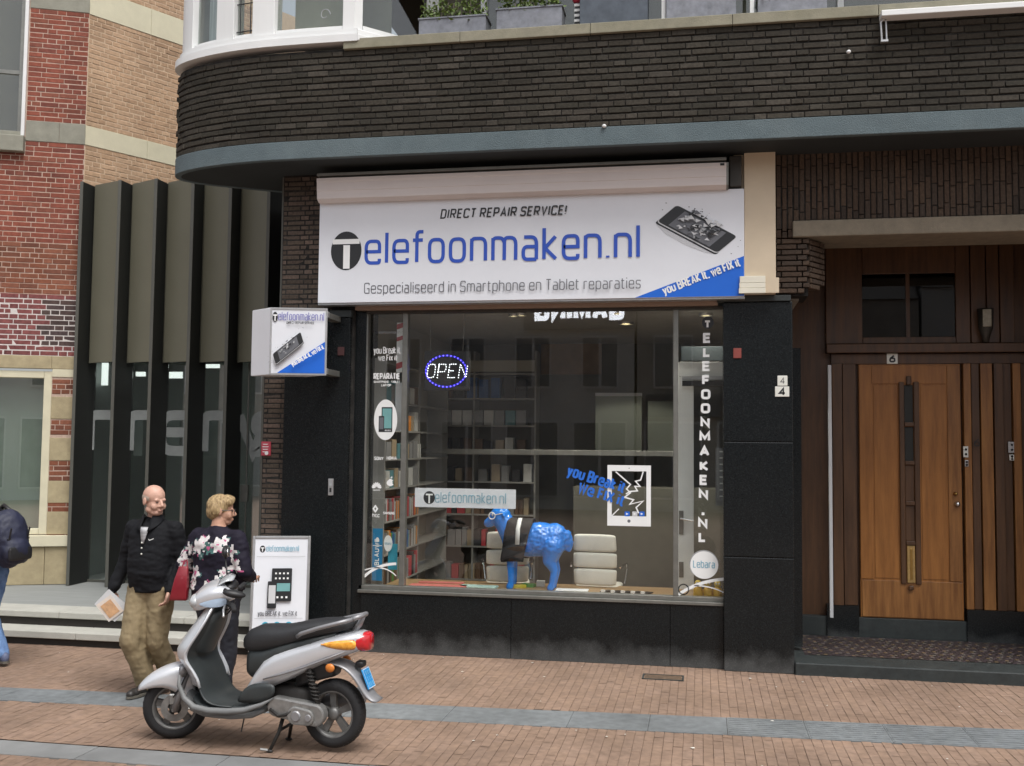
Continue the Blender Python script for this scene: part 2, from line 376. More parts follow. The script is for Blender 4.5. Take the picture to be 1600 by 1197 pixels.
# strip of bluestone slabs, slightly off parallel to the house fronts
def strip_far(x): return -2.13 + (x + 6.05) * (.51 / 8.52)
def strip_near(x): return -2.52 + (x + 5.75) * (.36 / 8.06)
KERB0, KERB1 = -3.545, -3.83
street = thing('street', 'street paved in small reddish bricks with grey stone strips', 'street', (-2, -2, 0), world_parts=True)
del street['category']; street['kind'] = 'structure'
rg = random.Random(5)
vs_, fs_, tn = [], [], []
def paver(x0, x1, y0, y1, dz):
    c = .003; zt = .0 + dz; k = len(vs_)
    j = lambda a: a + rg.uniform(-.0012, .0012)
    tl = rg.uniform(-.0018, .0018); tl2 = rg.uniform(-.0018, .0018)
    vs_.extend([(x0, y0, zt - .0016), (x1, y0, zt - .0016), (x1, y1, zt - .0016), (x0, y1, zt - .0016),
                (j(x0 + c), j(y0 + c), zt + tl), (j(x1 - c), j(y0 + c), zt + tl2), (j(x1 - c), j(y1 - c), zt - tl), (j(x0 + c), j(y1 - c), zt - tl2)])
    t = rg.random()
    for f in ((4, 5, 6, 7), (0, 1, 5, 4), (1, 2, 6, 5), (2, 3, 7, 6), (3, 0, 4, 7)):
        fs_.append([k + i for i in f]); tn.append(t)
PW_, PLN = .072, .205
n = 0; x = -9.2
while x < 4.2:
    off = (n % 2) * PLN / 2 + rg.uniform(-.01, .01)
    y = -5.2 - off
    while y < .1:
        xc, y0, y1 = x + PW_ / 2, y + .0015, y + PLN - .0015
        spans = [(y0, y1)]
        for (a, bb) in ((strip_near(xc), strip_far(xc)), (KERB1 - .004, KERB0 + .035)):
            ns = []
            for (p, q) in spans:
                if q <= a or p >= bb: ns.append((p, q)); continue
                if p < a - .03: ns.append((p, a - .004))
                if q > bb + .03: ns.append((bb + .004, q))
            spans = ns
        for (p, q) in spans:
            paver(x + .0012, x + PW_ - .0012, p, q, rg.uniform(-.0016, .0016))
        y += PLN
    x += PW_; n += 1
me = bpy.data.meshes.new('paving_bricks'); me.from_pydata(vs_, [], fs_); me.materials.append(M['paver']); slab_tone(me, tn); me.update()
o = bpy.data.objects.new('paving_bricks', me); COL.objects.link(o); o.parent = street; o.location = (2, 2, 0)
tag(o, kind='stuff')
print('pavers', len(fs_) // 5)
# far paving where single bricks cannot be told apart
b = MB()
for (x0, x1, y0, y1) in ((-60, -9.2, -60, 40), (4.2, 60, -60, .2), (-9.2, 4.2, -60, -5.2)):
    b.add([(x0, y0, -.002), (x1, y0, -.002), (x1, y1, -.002), (x0, y1, -.002)], [(0, 1, 2, 3)])
o = b.build('distant_paving', M['farpave'], street); 
# slabs of the strip: smooth ones on the left, ribbed ones on the right
x = -9.2; k = 0
while x < 4.1:
    L = (.98, .62, .8)[k % 3] if x < -.6 else .60
    x1 = min(x + L, 4.2); b = MB()
    g0 = .0012; zt = .003 + rg.uniform(-.0015, .0015)
    q = [(x + g0, strip_near(x)), (x1 - g0, strip_near(x1)), (x1 - g0, strip_far(x1)), (x + g0, strip_far(x))]
    b.prism(q, -.012, zt)
    if x > .2:                                 # guiding ribs
        nr = 9
        for r in range(nr):
            f0, f1 = (r + .28) / nr, (r + .72) / nr
            lerp = lambda X, f: strip_near(X) * (1 - f) + strip_far(X) * f
            b.prism([(x + .012, lerp(x, f0)), (x1 - .012, lerp(x1, f0)), (x1 - .012, lerp(x1, f1)), (x + .012, lerp(x, f1))], zt - .002, zt + .005)
    b.build('ribbed_slab' if x > .2 else 'stone_slab', M['bluestone'], street, bevel=.002)
    x = x1; k += 1
# kerb row with a dark open joint behind it
x = -9.2; k = 0
while x < 4.1:
    x1 = min(x + 1.0, 4.2); b = MB(); zt = .004 + rg.uniform(-.002, .002)
    b.box(x + .003, x1 - .003, KERB1, KERB0 + .004, -.05, zt)
    b.build('kerb_slab', M['kerbstone'], street, bevel=.004); x = x1
b = MB(); b.add([(-9.2, KERB0 + .004, -.0095), (4.2, KERB0 + .004, -.0095), (4.2, KERB0 + .034, -.0095), (-9.2, KERB0 + .034, -.0095)], [(0, 1, 2, 3)])
b.build('gutter_gap', M['gutter'], street)
# specks of litter trodden into the paving
b = MB(); rl = random.Random(17)
for i in range(46):
    x, y = rl.uniform(-6.5, 2.8), rl.uniform(-3.5, -.05) if i % 3 else rl.uniform(-.35, -.03); s_ = rl.uniform(.006, .016); a = rl.uniform(0, 6.28)
    b.add([(x + s_ * math.cos(a + k * 1.26) * rl.uniform(.6, 1.3), y + s_ * math.sin(a + k * 1.26) * rl.uniform(.6, 1.3), .0085 + .002 * (k % 2)) for k in range(5)], [(0, 1, 2, 3, 4)])
tag(b.build('litter_specks', pmat('pale_litter', (.6, .58, .52), .8)), 'pale specks of litter scattered over the brick paving', 'litter', kind='stuff')
# an inspection cover near the shop front
pc = G(1036, 1059)
t = thing('drain_cover', 'brown rusty square cover let into the paving before the shop', 'drain cover', (pc.x, pc.y, 0))
MB().box(-.17, .17, -.09, .09, -.01, .006).build('plate', pmat('rusty_iron', (.10, .065, .04), .8, var=.4, scale=20), t, bevel=.002)
b = MB(); [b.box(-.18, .18, s * .1 - .008, s * .1 + .008, -.01, .008) for s in (-1, 1)]; [b.box(s * .185 - .008, s * .185 + .008, -.108, .108, -.01, .008) for s in (-1, 1)]
b.build('rim', M['graniteworn'], t)

# ================================================================== brick laying
class Bricks:
    """collects the bricks of one thing; those that show largest become objects, the rest one joined part"""
    def __init__(s): s.l = []
    def put(s, pos, yaw, w, h, d, mat, part): s.l.append((Vector(pos), yaw, w, h, d, mat, part))
    @staticmethod
    def shape(w, h, d, r):
        c = min(.004, h * .12); j = lambda: r.uniform(-.0018, .0018); 
        a = [(-w/2, c, -h/2), (w/2, c, -h/2), (w/2, c, h/2), (-w/2, c, h/2)]
        t = r.uniform(-.002, .002); t2 = r.uniform(-.002, .002)
        f = [(-w/2 + c + j(), t, -h/2 + c + j()), (w/2 - c + j(), t2, -h/2 + c + j()), (w/2 - c + j(), -t, h/2 - c + j()), (-w/2 + c + j(), -t2, h/2 - c + j())]
        k = [(-w/2, d, -h/2), (w/2, d, -h/2), (w/2, d, h/2), (-w/2, d, h/2)]
        v = a + f + k
        fs = [(4, 5, 6, 7), (0, 1, 5, 4), (1, 2, 6, 5), (2, 3, 7, 6), (3, 0, 4, 7), (1, 0, 8, 9), (2, 1, 9, 10), (3, 2, 10, 11), (0, 3, 11, 8)]
        return v, fs
    def build(s, root, limit=300):
        r = random.Random(3)
        def size(e):
            n = Vector((math.sin(e[1]), -math.cos(e[1]), 0)); d = CAM - e[0]; L = d.length
            q = e[0] - CAM; w = q.dot(_fwd); px = 800 + 1600 * q.dot(_rt) / w; py = 598 - 1600 * q.dot(_up) / w
            inside = -20 < px < 1620 and -20 < py < 1210
            return (inside, e[2] * e[3] * max(n.dot(d) / L, .01) / L ** 2)
        s.l.sort(key=size, reverse=True)
        cache = {}; off = -Vector(root['_w'])
        for (p, yaw, w, h, d, mat, part) in s.l[:limit]:
            key = (round(w, 2), round(h, 3), round(d, 3), mat.name, r.randrange(3))
            if key not in cache:
                v, f = Bricks.shape(key[0], h, d, r); me = bpy.data.meshes.new('brick'); me.from_pydata(v, [], f); me.materials.append(mat); me.update(); cache[key] = me
            o = bpy.data.objects.new('brick', cache[key]); COL.objects.link(o); o.parent = part
            o.location = p; o.rotation_euler = (r.uniform(-.006, .006), r.uniform(-.008, .008), yaw)
        rest = s.l[limit:]
        if not rest: return
        mats = []; v, f, mi, tn = [], [], [], []
        for (p, yaw, w, h, d, mat, part) in rest:
            if mat not in mats: mats.append(mat)
            vv, ff = Bricks.shape(w, h, d, r); b = len(v); c, sn = math.cos(yaw), math.sin(yaw)
            v += [(p.x + a * c - q * sn, p.y + a * sn + q * c, p.z + z) for (a, q, z) in vv]
            t = r.random()
            for x in ff: f.append([b + i for i in x]); mi.append(mats.index(mat)); tn.append(t)
        me = bpy.data.meshes.new('brickwork'); me.from_pydata(v, [], f)
        for m_ in mats: me.materials.append(m_)
        me.polygons.foreach_set('material_index', mi); slab_tone(me, tn); me.update()
        o = bpy.data.objects.new('brickwork', me); COL.objects.link(o); o.parent = root; o.location = off; tag(o, kind='stuff')
def lay(pool, part, org, ang, spans, z0, z1, course, joint, L, mat, d=.04, bond='flemish', seed=0, proud=0.0):
    """lay courses on a vertical wall: org + u*(cos ang, sin ang); spans(z) gives the free stretches along u"""
    if course <= .01: return
    rr = random.Random(seed); z = z0; k = 0
    nx, ny = math.sin(ang), -math.cos(ang)
    while z + course <= z1 + .004:
        zc = z + course / 2
        for (a, b_) in spans(zc):
            u = a - (k % 2) * (L * .25) - (0 if bond == 'flemish' else 0); i = k
            while u < b_:
                w = (L if (i % 2 == 0) else L / 2) if bond == 'flemish' else L
                if bond == 'wild': w = L * rr.choice((.5, .5, 1, 1, 1))
                p, q = max(u, a), min(u + w, b_)
                if q - p > .03:
                    m_ = mat(((p + q) / 2), zc) if callable(mat) else mat
                    o_ = proud + rr.uniform(-.0015, .0015)
                    c_ = (p + q) / 2
                    pool.put((org[0] + math.cos(ang) * c_ + nx * o_, org[1] + math.sin(ang) * c_ + ny * o_, zc), ang, q - p - joint, course - joint, d, m_, part)
                u += w; i += 1
        z += course; k += 1
# ================================================================== lettering: a small stroke alphabet, squarish with rounded corners
def _fil(pts, r, closed=False, n=6):
    """round the corners of a polyline; a point (x, y, rr) may carry its own radius"""
    out = []; N = len(pts)
    for i, p in enumerate(pts):
        rr_ = p[2] if len(p) > 2 else r; c = Vector((p[0], p[1]))
        if (not closed and i in (0, N - 1)) or rr_ <= 0: out.append(c); continue
        a = Vector(pts[(i - 1) % N][:2]); b = Vector(pts[(i + 1) % N][:2])
        u, w = a - c, b - c; k = min(rr_, u.length * .5, w.length * .5)
        u.normalize(); w.normalize(); p0, p1 = c + u * k, c + w * k
        for j in range(n + 1):
            t = j / n; out.append(p0 * (1 - t) ** 2 + c * 2 * t * (1 - t) + p1 * t ** 2)
    return out
XH = .74
def _glyphs():
    h, w = XH, .60; r = .24; g = {}
    def G_(ch, wd, *st): g[ch] = (wd, st)
    O = lambda w_, h_, r_: ([(0, 0), (w_, 0), (w_, h_), (0, h_)], r_, True)
    S = lambda pts, r_=r: (pts, r_, False)
    G_('o', w, O(w, h, r)); G_('e', w, S([(0, h * .52, 0), (w, h * .52, 0), (w, h), (0, h), (0, 0), (w - .0, 0), (w, .14, 0)]))
    G_('n', w, S([(0, 0), (0, h)], 0), S([(0, h * .6), (0, h), (w, h), (w, 0)])); G_('h', w, S([(0, 0), (0, 1.02)], 0), S([(0, h * .6), (0, h), (w, h), (w, 0)]))
    G_('m', .98, S([(0, 0), (0, h)], 0), S([(0, h * .6), (0, h), (.49, h), (.49, 0)]), S([(.49, h * .6), (.49, h), (.98, h), (.98, 0)]))
    G_('l', .0, S([(0, 0), (0, 1.02)], 0)); G_('i', .0, S([(0, 0), (0, h)], 0), S([(0, .93), (0, 1.02)], 0)); G_('j', .1, S([(.1, h), (.1, -.22), (-.1, -.22)], .1))
    G_('f', .34, S([(.1, 0), (.1, 1.02), (.38, 1.02)], .18), S([(-.08, h), (.36, h)], 0)); G_('t', .34, S([(.08, .95), (.08, 0), (.36, 0)], .16), S([(-.06, h), (.34, h)], 0))
    G_('a', .56, S([(.03, h), (.56, h), (.56, 0)]), S([(.56, .42, 0), (0, .42), (0, 0), (.56, 0, 0)], .18)); G_('k', .5, S([(0, 0), (0, 1.02)], 0), S([(.48, h), (.04, .36), (.5, 0)], 0))
    G_('s', .52, S([(.52, h - .1, 0), (.52, h), (0, h), (0, h * .52), (.52, h * .5), (.52, 0), (0, 0), (0, .12, 0)], .16)); G_('c', .54, S([(.54, h - .14, 0), (.54, h), (0, h), (0, 0), (.54, 0), (.54, .14, 0)]))
    G_('p', w, S([(0, -.25), (0, h)], 0), O(w, h, r)); G_('b', w, S([(0, 0), (0, 1.02)], 0), O(w, h, r)); G_('d', w, S([(w, 0), (w, 1.02)], 0), O(w, h, r)); G_('q', w, S([(w, -.25), (w, h)], 0), O(w, h, r))
    G_('g', w, O(w, h, r), S([(w, h, 0), (w, -.25), (.05, -.25)], .2)); G_('r', .36, S([(0, 0), (0, h)], 0), S([(0, h * .6), (0, h), (.38, h)], .2)); G_('u', w, S([(0, h), (0, 0), (w, 0), (w, h)]), S([(w, h), (w, 0)], 0))
    G_('y', .56, S([(0, h), (.28, .02)], 0), S([(.56, h), (.2, -.25), (.02, -.25)], .08)); G_('v', .56, S([(0, h), (.28, 0), (.56, h)], 0)); G_('w', .84, S([(0, h), (.21, 0), (.42, h * .9), (.63, 0), (.84, h)], 0)); G_('x', .52, S([(0, 0), (.52, h)], 0), S([(0, h), (.52, 0)], 0))
    W = .66; q = .2
    G_('A', .72, S([(0, 0), (.36, 1), (.72, 0)], 0), S([(.12, .33), (.6, .33)], 0)); G_('B', W, ([(0, 0), (W, 0, q), (W, .52, q), (0, .52)], 0, True), ([(0, .52), (W - .04, .52, q), (W - .04, 1, q), (0, 1)], 0, True))
    G_('C', W, S([(W, .8, 0), (W, 1), (0, 1), (0, 0), (W, 0), (W, .2, 0)], q)); G_('D', W, ([(0, 0), (W, 0, .26), (W, 1, .26), (0, 1)], 0, True)); G_('E', .56, S([(.56, 0), (0, 0), (0, 1), (.56, 1)], 0), S([(0, .51), (.5, .51)], 0))
    G_('F', .54, S([(0, 0), (0, 1), (.54, 1)], 0), S([(0, .5), (.48, .5)], 0)); G_('G', W, S([(W, .8, 0), (W, 1), (0, 1), (0, 0), (W, 0, .0), (W, .46, 0), (.36, .46, 0)], q)); G_('H', W, S([(0, 0), (0, 1)], 0), S([(W, 0), (W, 1)], 0), S([(0, .51), (W, .51)], 0))
    G_('I', .0, S([(0, 0), (0, 1)], 0)); G_('K', .6, S([(0, 0), (0, 1)], 0), S([(.58, 1), (.06, .5), (.62, 0)], 0)); G_('L', .5, S([(0, 1), (0, 0), (.5, 0)], 0)); G_('M', .8, S([(0, 0), (0, 1), (.4, .25), (.8, 1), (.8, 0)], 0)); G_('N', .66, S([(0, 0), (0, 1), (.66, 0), (.66, 1)], 0))
    G_('O', W, O(W, 1, .27)); G_('P', W, S([(0, 0), (0, 1)], 0), ([(0, .44), (W, .44, q), (W, 1, q), (0, 1)], 0, True)); G_('R', W, S([(0, 0), (0, 1)], 0), ([(0, .46), (W, .46, q), (W, 1, q), (0, 1)], 0, True), S([(W * .5, .46), (W, 0)], 0))
    G_('S', .62, S([(.62, .82, 0), (.62, 1), (0, 1), (0, .52), (.62, .5), (.62, 0), (0, 0), (0, .17, 0)], q)); G_('T', .62, S([(.31, 0), (.31, 1)], 0), S([(0, 1), (.62, 1)], 0)); G_('U', W, S([(0, 1), (0, 0), (W, 0), (W, 1)], .25)); G_('V', .68, S([(0, 1), (.34, 0), (.68, 1)], 0)); G_('W', .98, S([(0, 1), (.24, 0), (.49, .95), (.74, 0), (.98, 1)], 0))
    G_('X', .66, S([(0, 0), (.66, 1)], 0), S([(0, 1), (.66, 0)], 0)); G_('Y', .66, S([(0, 1), (.33, .46), (.66, 1)], 0), S([(.33, .46), (.33, 0)], 0))
    G_('4', .6, S([(.44, 0), (.44, 1), (0, .28), (.62, .28)], 0)); G_('6', .56, S([(.5, 1), (0, .5, .3), (0, 0), (.56, 0), (.56, .56), (0, .56, .05)], .2)); G_('1', .2, S([(0, .8), (.18, 1), (.18, 0)], 0)); G_('2', .56, S([(0, .8, 0), (0, 1), (.56, 1), (.56, .6), (0, 0, 0), (.56, 0)], .2)); G_('0', .56, O(.56, 1, .25)); G_('5', .56, S([(.52, 1), (.04, 1, 0), (0, .55, 0), (.56, .55), (.56, 0), (0, 0)], .2)); G_('7', .52, S([(0, 1), (.52, 1), (.15, 0)], 0)); G_('3', .54, S([(0, 1), (.54, 1), (.54, .52), (.15, .52)], .2), S([(.15, .52), (.54, .52), (.54, 0), (0, 0)], .2)); G_('8', .56, O(.56, .52, .2), ([(.03, .52), (.53, .52), (.53, 1), (.03, 1)], .2, True)); G_('9', .56, S([(.56, .5), (0, .5), (0, 1), (.56, 1), (.56, 0), (0.05, 0)], .2))
    G_('.', .0, S([(0, .0), (0, .06)], 0)); G_(',', .02, S([(.02, .06), (-.03, -.12)], 0)); G_('!', .0, S([(0, .27), (0, 1)], 0), S([(0, .0), (0, .07)], 0)); G_('-', .3, S([(0, .4), (.3, .4)], 0)); G_("'", 0, S([(0, .8), (0, 1)], 0))
    return g
GLY = _glyphs()
class Print:
    """flat print on a plane: o + u*x + w*y, every layer a hair prouder than the last"""
    def __init__(s, o, u=(1, 0, 0), w=(0, 0, 1), step=.00035):
        s.o, s.u, s.w = Vector(o), Vector(u).normalized(), Vector(w).normalized(); s.n = s.u.cross(s.w); s.k = 0; s.b = MB(); s.mats = []; s.step = step
    def pt(s, x, y): return s.o + s.u * x + s.w * y + s.n * (s.k * s.step)
    def mat(s, m):
        if m not in s.mats: s.mats.append(m)
        s.b.mi = s.mats.index(m)
    def poly(s, pts, m):
        s.k += 1; s.mat(m); s.b.add([s.pt(*p[:2]) for p in pts], [list(range(len(pts)))]); return s
    def disc(s, x, y, rx, ry, m, n=36): return s.poly([(x + rx * math.cos(2 * math.pi * i / n), y + ry * math.sin(2 * math.pi * i / n)) for i in range(n)], m)
    def rrect(s, x0, y0, x1, y1, r, m): return s.poly(_fil([(x0, y0), (x1, y0), (x1, y1), (x0, y1)], r, True), m)
    def stroke(s, pts, t, m, closed=False, cap=True):
        pts = [Vector(p[:2]) for p in pts]; q = [pts[0]]
        for p in pts[1:]:
            if (p - q[-1]).length > 1e-6: q.append(p)
        pts = q; N = len(pts)
        if closed and (pts[0] - pts[-1]).length < 1e-6: pts.pop(); N -= 1
        s.k += 1; s.mat(m); L, Rr = [], []
        for i in range(N):
            a = pts[(i - 1) % N] if (closed or i) else None; c = pts[(i + 1) % N] if (closed or i < N - 1) else None
            d0 = (pts[i] - a).normalized() if a is not None else (c - pts[i]).normalized(); d1 = (c - pts[i]).normalized() if c is not None else d0
            nn = Vector((-d0.y - d1.y, d0.x + d1.x))
            if nn.length < 1e-4: nn = Vector((-d0.y, d0.x))
            nn.normalize(); k = t / 2 / max(.45, nn.dot(Vector((-d0.y, d0.x))))
            L.append(pts[i] + nn * k); Rr.append(pts[i] - nn * k)
        v = [s.pt(*p) for p in L] + [s.pt(*p) for p in Rr]
        s.b.add(v, [(i, N + i, N + (i + 1) % N, (i + 1) % N) for i in range(N if closed else N - 1)]); return s
    def text(s, txt, x, y, size, t, m, track=.2, slant=0.0, rot=0.0, xs=1.0, center=False, flip=False):
        """size = capital height; t = stroke width relative to it"""
        adv = 0; items = []
        for ch in txt:
            if ch == ' ': adv += .42; continue
            wd, st = GLY[ch]; items.append((adv, st)); adv += wd + track + t
        W = (adv - track) * size * xs
        if center: x -= W / 2 * math.cos(rot); y -= W / 2 * math.sin(rot)
        c, sn = math.cos(rot), math.sin(rot)
        for (a, st) in items:
            for (pts, r, cl) in st:
                q = []
                for p in _fil(pts, r, cl):
                    X = (a + t / 2 + p.x + slant * p.y) * size * xs; Y = p.y * (1 - t) * size + t / 2 * size
                    if flip: X = W - X
                    q.append((x + X * c - Y * sn, y + X * sn + Y * c))
                s.stroke(q, t * size, m, cl)
        return W
    def build(s, name, parent=None): return s.b.build(name, s.mats, parent, fix=False)
def text_w(txt, t, track=.2):
    a = 0
    for ch in txt: a += .42 if ch == ' ' else GLY[ch][0] + track + t
    return a - track
def broken_phone(pr, M2, seed=1, dens=26):
    """flat picture of a phone with a shattered screen; M2 maps (0..2 long, 0..1 wide) to the plane"""
    r = random.Random(seed); T = lambda p: M2(p[0], p[1])
    f = lambda pts, rad: [T((p.x, p.y)) for p in _fil(pts, rad, True)]
    pr.poly(f([(0, -.1), (2, -.1), (2, .9), (0, .9)], .1), M['print_black'])
    pr.poly(f([(0, -.03), (2, -.03), (2, 1), (0, 1)], .14), M['print_light'])
    pr.poly(f([(.015, .015), (1.985, .015), (1.985, 1), (.015, 1)], .13), M['print_black'])
    pr.poly([T(p) for p in ((.33, .09), (1.68, .09), (1.68, .92), (.33, .92))], M['print_grey'])
    for i in range(dens):
        cx, cy = r.uniform(.45, 1.5), min(1.12, max(.15, r.gauss(.66, .26))); s_ = r.uniform(.04, .17); a0 = r.uniform(0, 6.3)
        pts = [T((cx + s_ * r.uniform(.4, 1) * math.cos(a0 + k * 2.1), cy + s_ * r.uniform(.4, 1) * math.sin(a0 + k * 2.1))) for k in range(3)]
        pr.poly(pts, r.choice((M['print_black'], M['print_black'], M['print_grey'], M['print_mid'], M['print_light'], M['print_light'])))
    for i in range(14):
        a = r.uniform(-.3, 2.3); d = r.uniform(1.08, 1.35) if r.random() < .7 else r.uniform(-.0, .9)
        if 0 < d < 1: a = r.choice((r.uniform(-.35, -.08), r.uniform(2.08, 2.3)))
        s_ = r.uniform(.012, .035); pr.poly([T((a + s_ * math.cos(k * 2.1 + i), d + s_ * math.sin(k * 2.1 + i))) for k in range(3)], M['print_black'])
# ================================================================== the corner building with the shop
CB = thing('corner_building', 'dark brick corner building with curved upper storey above the phone repair shop', 'building', (-1.5, 0, 0), world_parts=True)
cbricks = Bricks()
FR = -.58                                   # front of the overhanging storey
ZB0, ZB1 = 5.055, 5.24                      # grey rendered band
ZC = 6.16                                   # underside of the coping
XR = 3.9; XL = -5.4
# plan of the overhanging storey, right to left: straight front, rounded nose, side running back
_ctl = [(XR + .4, FR), (XR, FR), (0, FR), (-3.0, FR), (-4.2, FR + .01), (-4.7, -.525), (-5.08, -.44), (-5.36, -.335), (-5.55, -.215), (-5.64, -.085), (-5.65, .045), (-5.57, .175), (-5.42, .31), (-5.2, .45), (-4.8, .69), (-4.3, .97), (-3.95, 1.165), (-3.6, 1.36)]
_pp = []
for i in range(1, len(_ctl) - 2):
    p0, p1, p2, p3 = (Vector(c) for c in _ctl[i - 1:i + 3])
    for j in range(8):
        t = j / 8; _pp.append(.5 * ((2 * p1) + (p2 - p0) * t + (2 * p0 - 5 * p1 + 4 * p2 - p3) * t * t + (3 * p1 - p0 - 3 * p2 + p3) * t ** 3))
_nn = []
for i in range(len(_pp)):
    d = (_pp[min(i + 1, len(_pp) - 1)] - _pp[max(i - 1, 0)]).normalized(); _nn.append(Vector((-d.y, d.x)) if False else Vector((d.y, -d.x)) * -1)
_cum = [0.0]
for i in range(1, len(_pp)): _cum.append(_cum[-1] + (_pp[i] - _pp[i - 1]).length)
def at_s(s_, off=0.0):
    """point at distance s_ along the plan line, moved outwards by off, with the brick angle there"""
    s_ = max(0, min(s_, _cum[-1] - 1e-4)); i = int(np.searchsorted(_cum, s_, side='right')) - 1; i = min(i, len(_pp) - 2)
    f = (s_ - _cum[i]) / (_cum[i + 1] - _cum[i]); p = _pp[i].lerp(_pp[i + 1], f); n = _nn[i].lerp(_nn[i + 1], f).normalized()
    return (p.x + n.x * off, p.y + n.y * off), math.atan2(n.x, -n.y)
def path(off): return [(p.x + n.x * off, p.y + n.y * off) for p, n in zip(_pp, _nn)]
def band(off0, off1, z0, z1, name, mat, x_right=XR, **k):
    a, c = path(off1), path(off0)
    a = [(min(p[0], x_right), p[1]) for p in a]; c = [(min(p[0], x_right), p[1]) for p in c]
    b = MB(); n = len(a)
    v = [(p[0], p[1], z0) for p in a] + [(p[0], p[1], z1) for p in a] + [(p[0], p[1], z0) for p in c] + [(p[0], p[1], z1) for p in c]
    f = []
    for i in range(n - 1):
        f += [(i, i + 1, n + i + 1, n + i), (2*n + i, 3*n + i, 3*n + i + 1, 2*n + i + 1), (n + i, n + i + 1, 3*n + i + 1, 3*n + i), (i, 2*n + i, 2*n + i + 1, i + 1)]
    f += [(0, n, 3*n, 2*n), (n - 1, 3*n - 1, 4*n - 1, 2*n - 1)]
    b.add(v, f); return b.build(name, mat, CB, **k)
par = band(-.14, -.012, ZB1, ZC + .02, 'parapet_wall', M['parapet_joint'])
band(-.05, .018, ZB0, ZB1, 'rendered_band', M['beam'], bevel=.006)
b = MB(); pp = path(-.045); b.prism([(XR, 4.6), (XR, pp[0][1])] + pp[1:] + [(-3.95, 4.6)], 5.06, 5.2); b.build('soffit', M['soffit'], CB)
# courses follow the curve
course = (ZC - ZB1) / 14.0
Lb, jn = .228, .006
rr = random.Random(2)
for k in range(14):
    zc = ZB1 + (k + .5) * course
    s = -(k % 2) * .16 - rr.uniform(0, .02); i = k
    while s < _cum[-1] - .7:
        w = Lb if i % 2 == 0 else Lb / 2
        if rr.random() < .06: w = Lb
        pos, yaw = at_s(s + w / 2, rr.uniform(-.003, .004))
        if s > .2: cbricks.put((pos[0], pos[1], zc + rr.uniform(-.0022, .0022)), yaw, w - jn + rr.uniform(-.004, .002), course - .0165 + rr.uniform(-.003, .003), .05, M['parapet'], par)
        s += w; i += 1
# coping stones (right of the bay)
xs = [P(536, 70, FR - .03).x, -2.35, -1.05, .3, 1.62, 2.9, XR]
for i in range(len(xs) - 1):
    MB().box(xs[i] + .002, xs[i + 1] - .002, FR - .035, FR + .45, ZC, ZC + .105).build('coping_stone', M['coping'], CB, bevel=.006)
# ---- white bay window over the curve
zb = ZC + .075
def wband(off0, off1, z0, z1, name, mat, xr):
    return band(off0, off1, z0, z1, name, mat, x_right=xr, bevel=.01)
xbay = P(557, 40, FR + .05).x
wband(-.14, .05, zb, zb + .075, 'bay_cornice', M['white'], xbay + .05)
wband(-.14, .005, zb + .075, zb + .15, 'bay_sill', M['white'], xbay + .03)
# right return of the bay runs back to the terrace wall
b = MB(); b.prism([(xbay - .02, FR - .046), (xbay + .055, FR - .046), (xbay + .75, FR + .72), (xbay + .55, FR + .78)], zb + .003, zb + .071); b.build('bay_cornice', M['white'], CB, bevel=.01)
b = MB(); b.prism([(xbay - .02, FR + .004), (xbay + .035, FR + .004), (xbay + .70, FR + .72), (xbay + .55, FR + .78)], zb + .073, zb + .146); b.build('bay_sill', M['white'], CB, bevel=.01)
s_bay = XR - xbay
def arcpt(sv, off):
    """point at distance sv left of the bay's right end, along the curve"""
    return at_s(s_bay + sv, off)
st = 1.6
def sv_of(px):      # where a photo column meets the bay front
    best = min((abs((lambda q: 800 + 1600 * q.dot(_rt) / q.dot(_fwd))(Vector((*arcpt(s_, -.04)[0], 6.5)) - CAM) - px), s_) for s_ in np.arange(0, 2.25, .01))
    return float(best[1])
def post(s0, s1, off0, off1, z0, z1, name='bay_post', mat=None):
    n = max(2, int((s1 - s0) / .08)); ring0, ring1 = [], []
    ss = [s0 + (s1 - s0) * i / n for i in range(n + 1)]
    pl = [arcpt(s_, off1)[0] for s_ in ss] + [arcpt(s_, off0)[0] for s_ in reversed(ss)]
    return MB().prism(pl, z0, z1).build(name, mat or M['white'], CB, bevel=.006)
zt = zb + .15
for (pa, pb) in ((555, 536), (430, 395), (366, 340)): post(sv_of(pa), sv_of(pb), -.2, -.02, zt, zt + 1.2)
post(sv_of(303), sv_of(303) + .75, -.12, -.02, zt, zt + 1.2)
for (pa, pb) in ((536, 430), (395, 366), (340, 303)):
    sa, sb = sv_of(pa), sv_of(pb)
    post(sa, sb, -.12, -.045, zt, zt + .055, 'bay_rail')
    post(sa + .001, sb - .001, -.10, -.09, zt + .056, zt + 1.19, 'bay_pane', M['glassu'])
M['curtain'] = pmat('pale_curtain', (.60, .66, .70), .8, var=.25, scale=6, stretch=(8, 8, .3))
M['warmroom'] = pmat('pale_room', (.42, .42, .33), .8, var=.15, scale=2)
post(sv_of(340) + .01, sv_of(303) - .01, -.24, -.22, zt, zt + 1.15, 'curtain', M['curtain'])
post(sv_of(536) + .01, sv_of(430) - .01, -.5, -.48, zt, zt + 1.15, 'room_wall', M['warmroom'])
b = MB()                                    # leaded light in the narrow pane
for f in (.25, .8):
    s_ = sv_of(395) + (sv_of(366) - sv_of(395)) * f; p, _ = arcpt(s_, -.075); b.cyl((p[0], p[1], zt + .05), (p[0], p[1], zt + 1.1), .006, n=6)
for z in (.1, .4, .7):
    p0, _ = arcpt(sv_of(395), -.075); p1, _ = arcpt(sv_of(366), -.075); b.cyl((p0[0], p0[1], zt + z), (p1[0], p1[1], zt + z), .006, n=6)
b.build('window_lead', M['print_black'], CB)
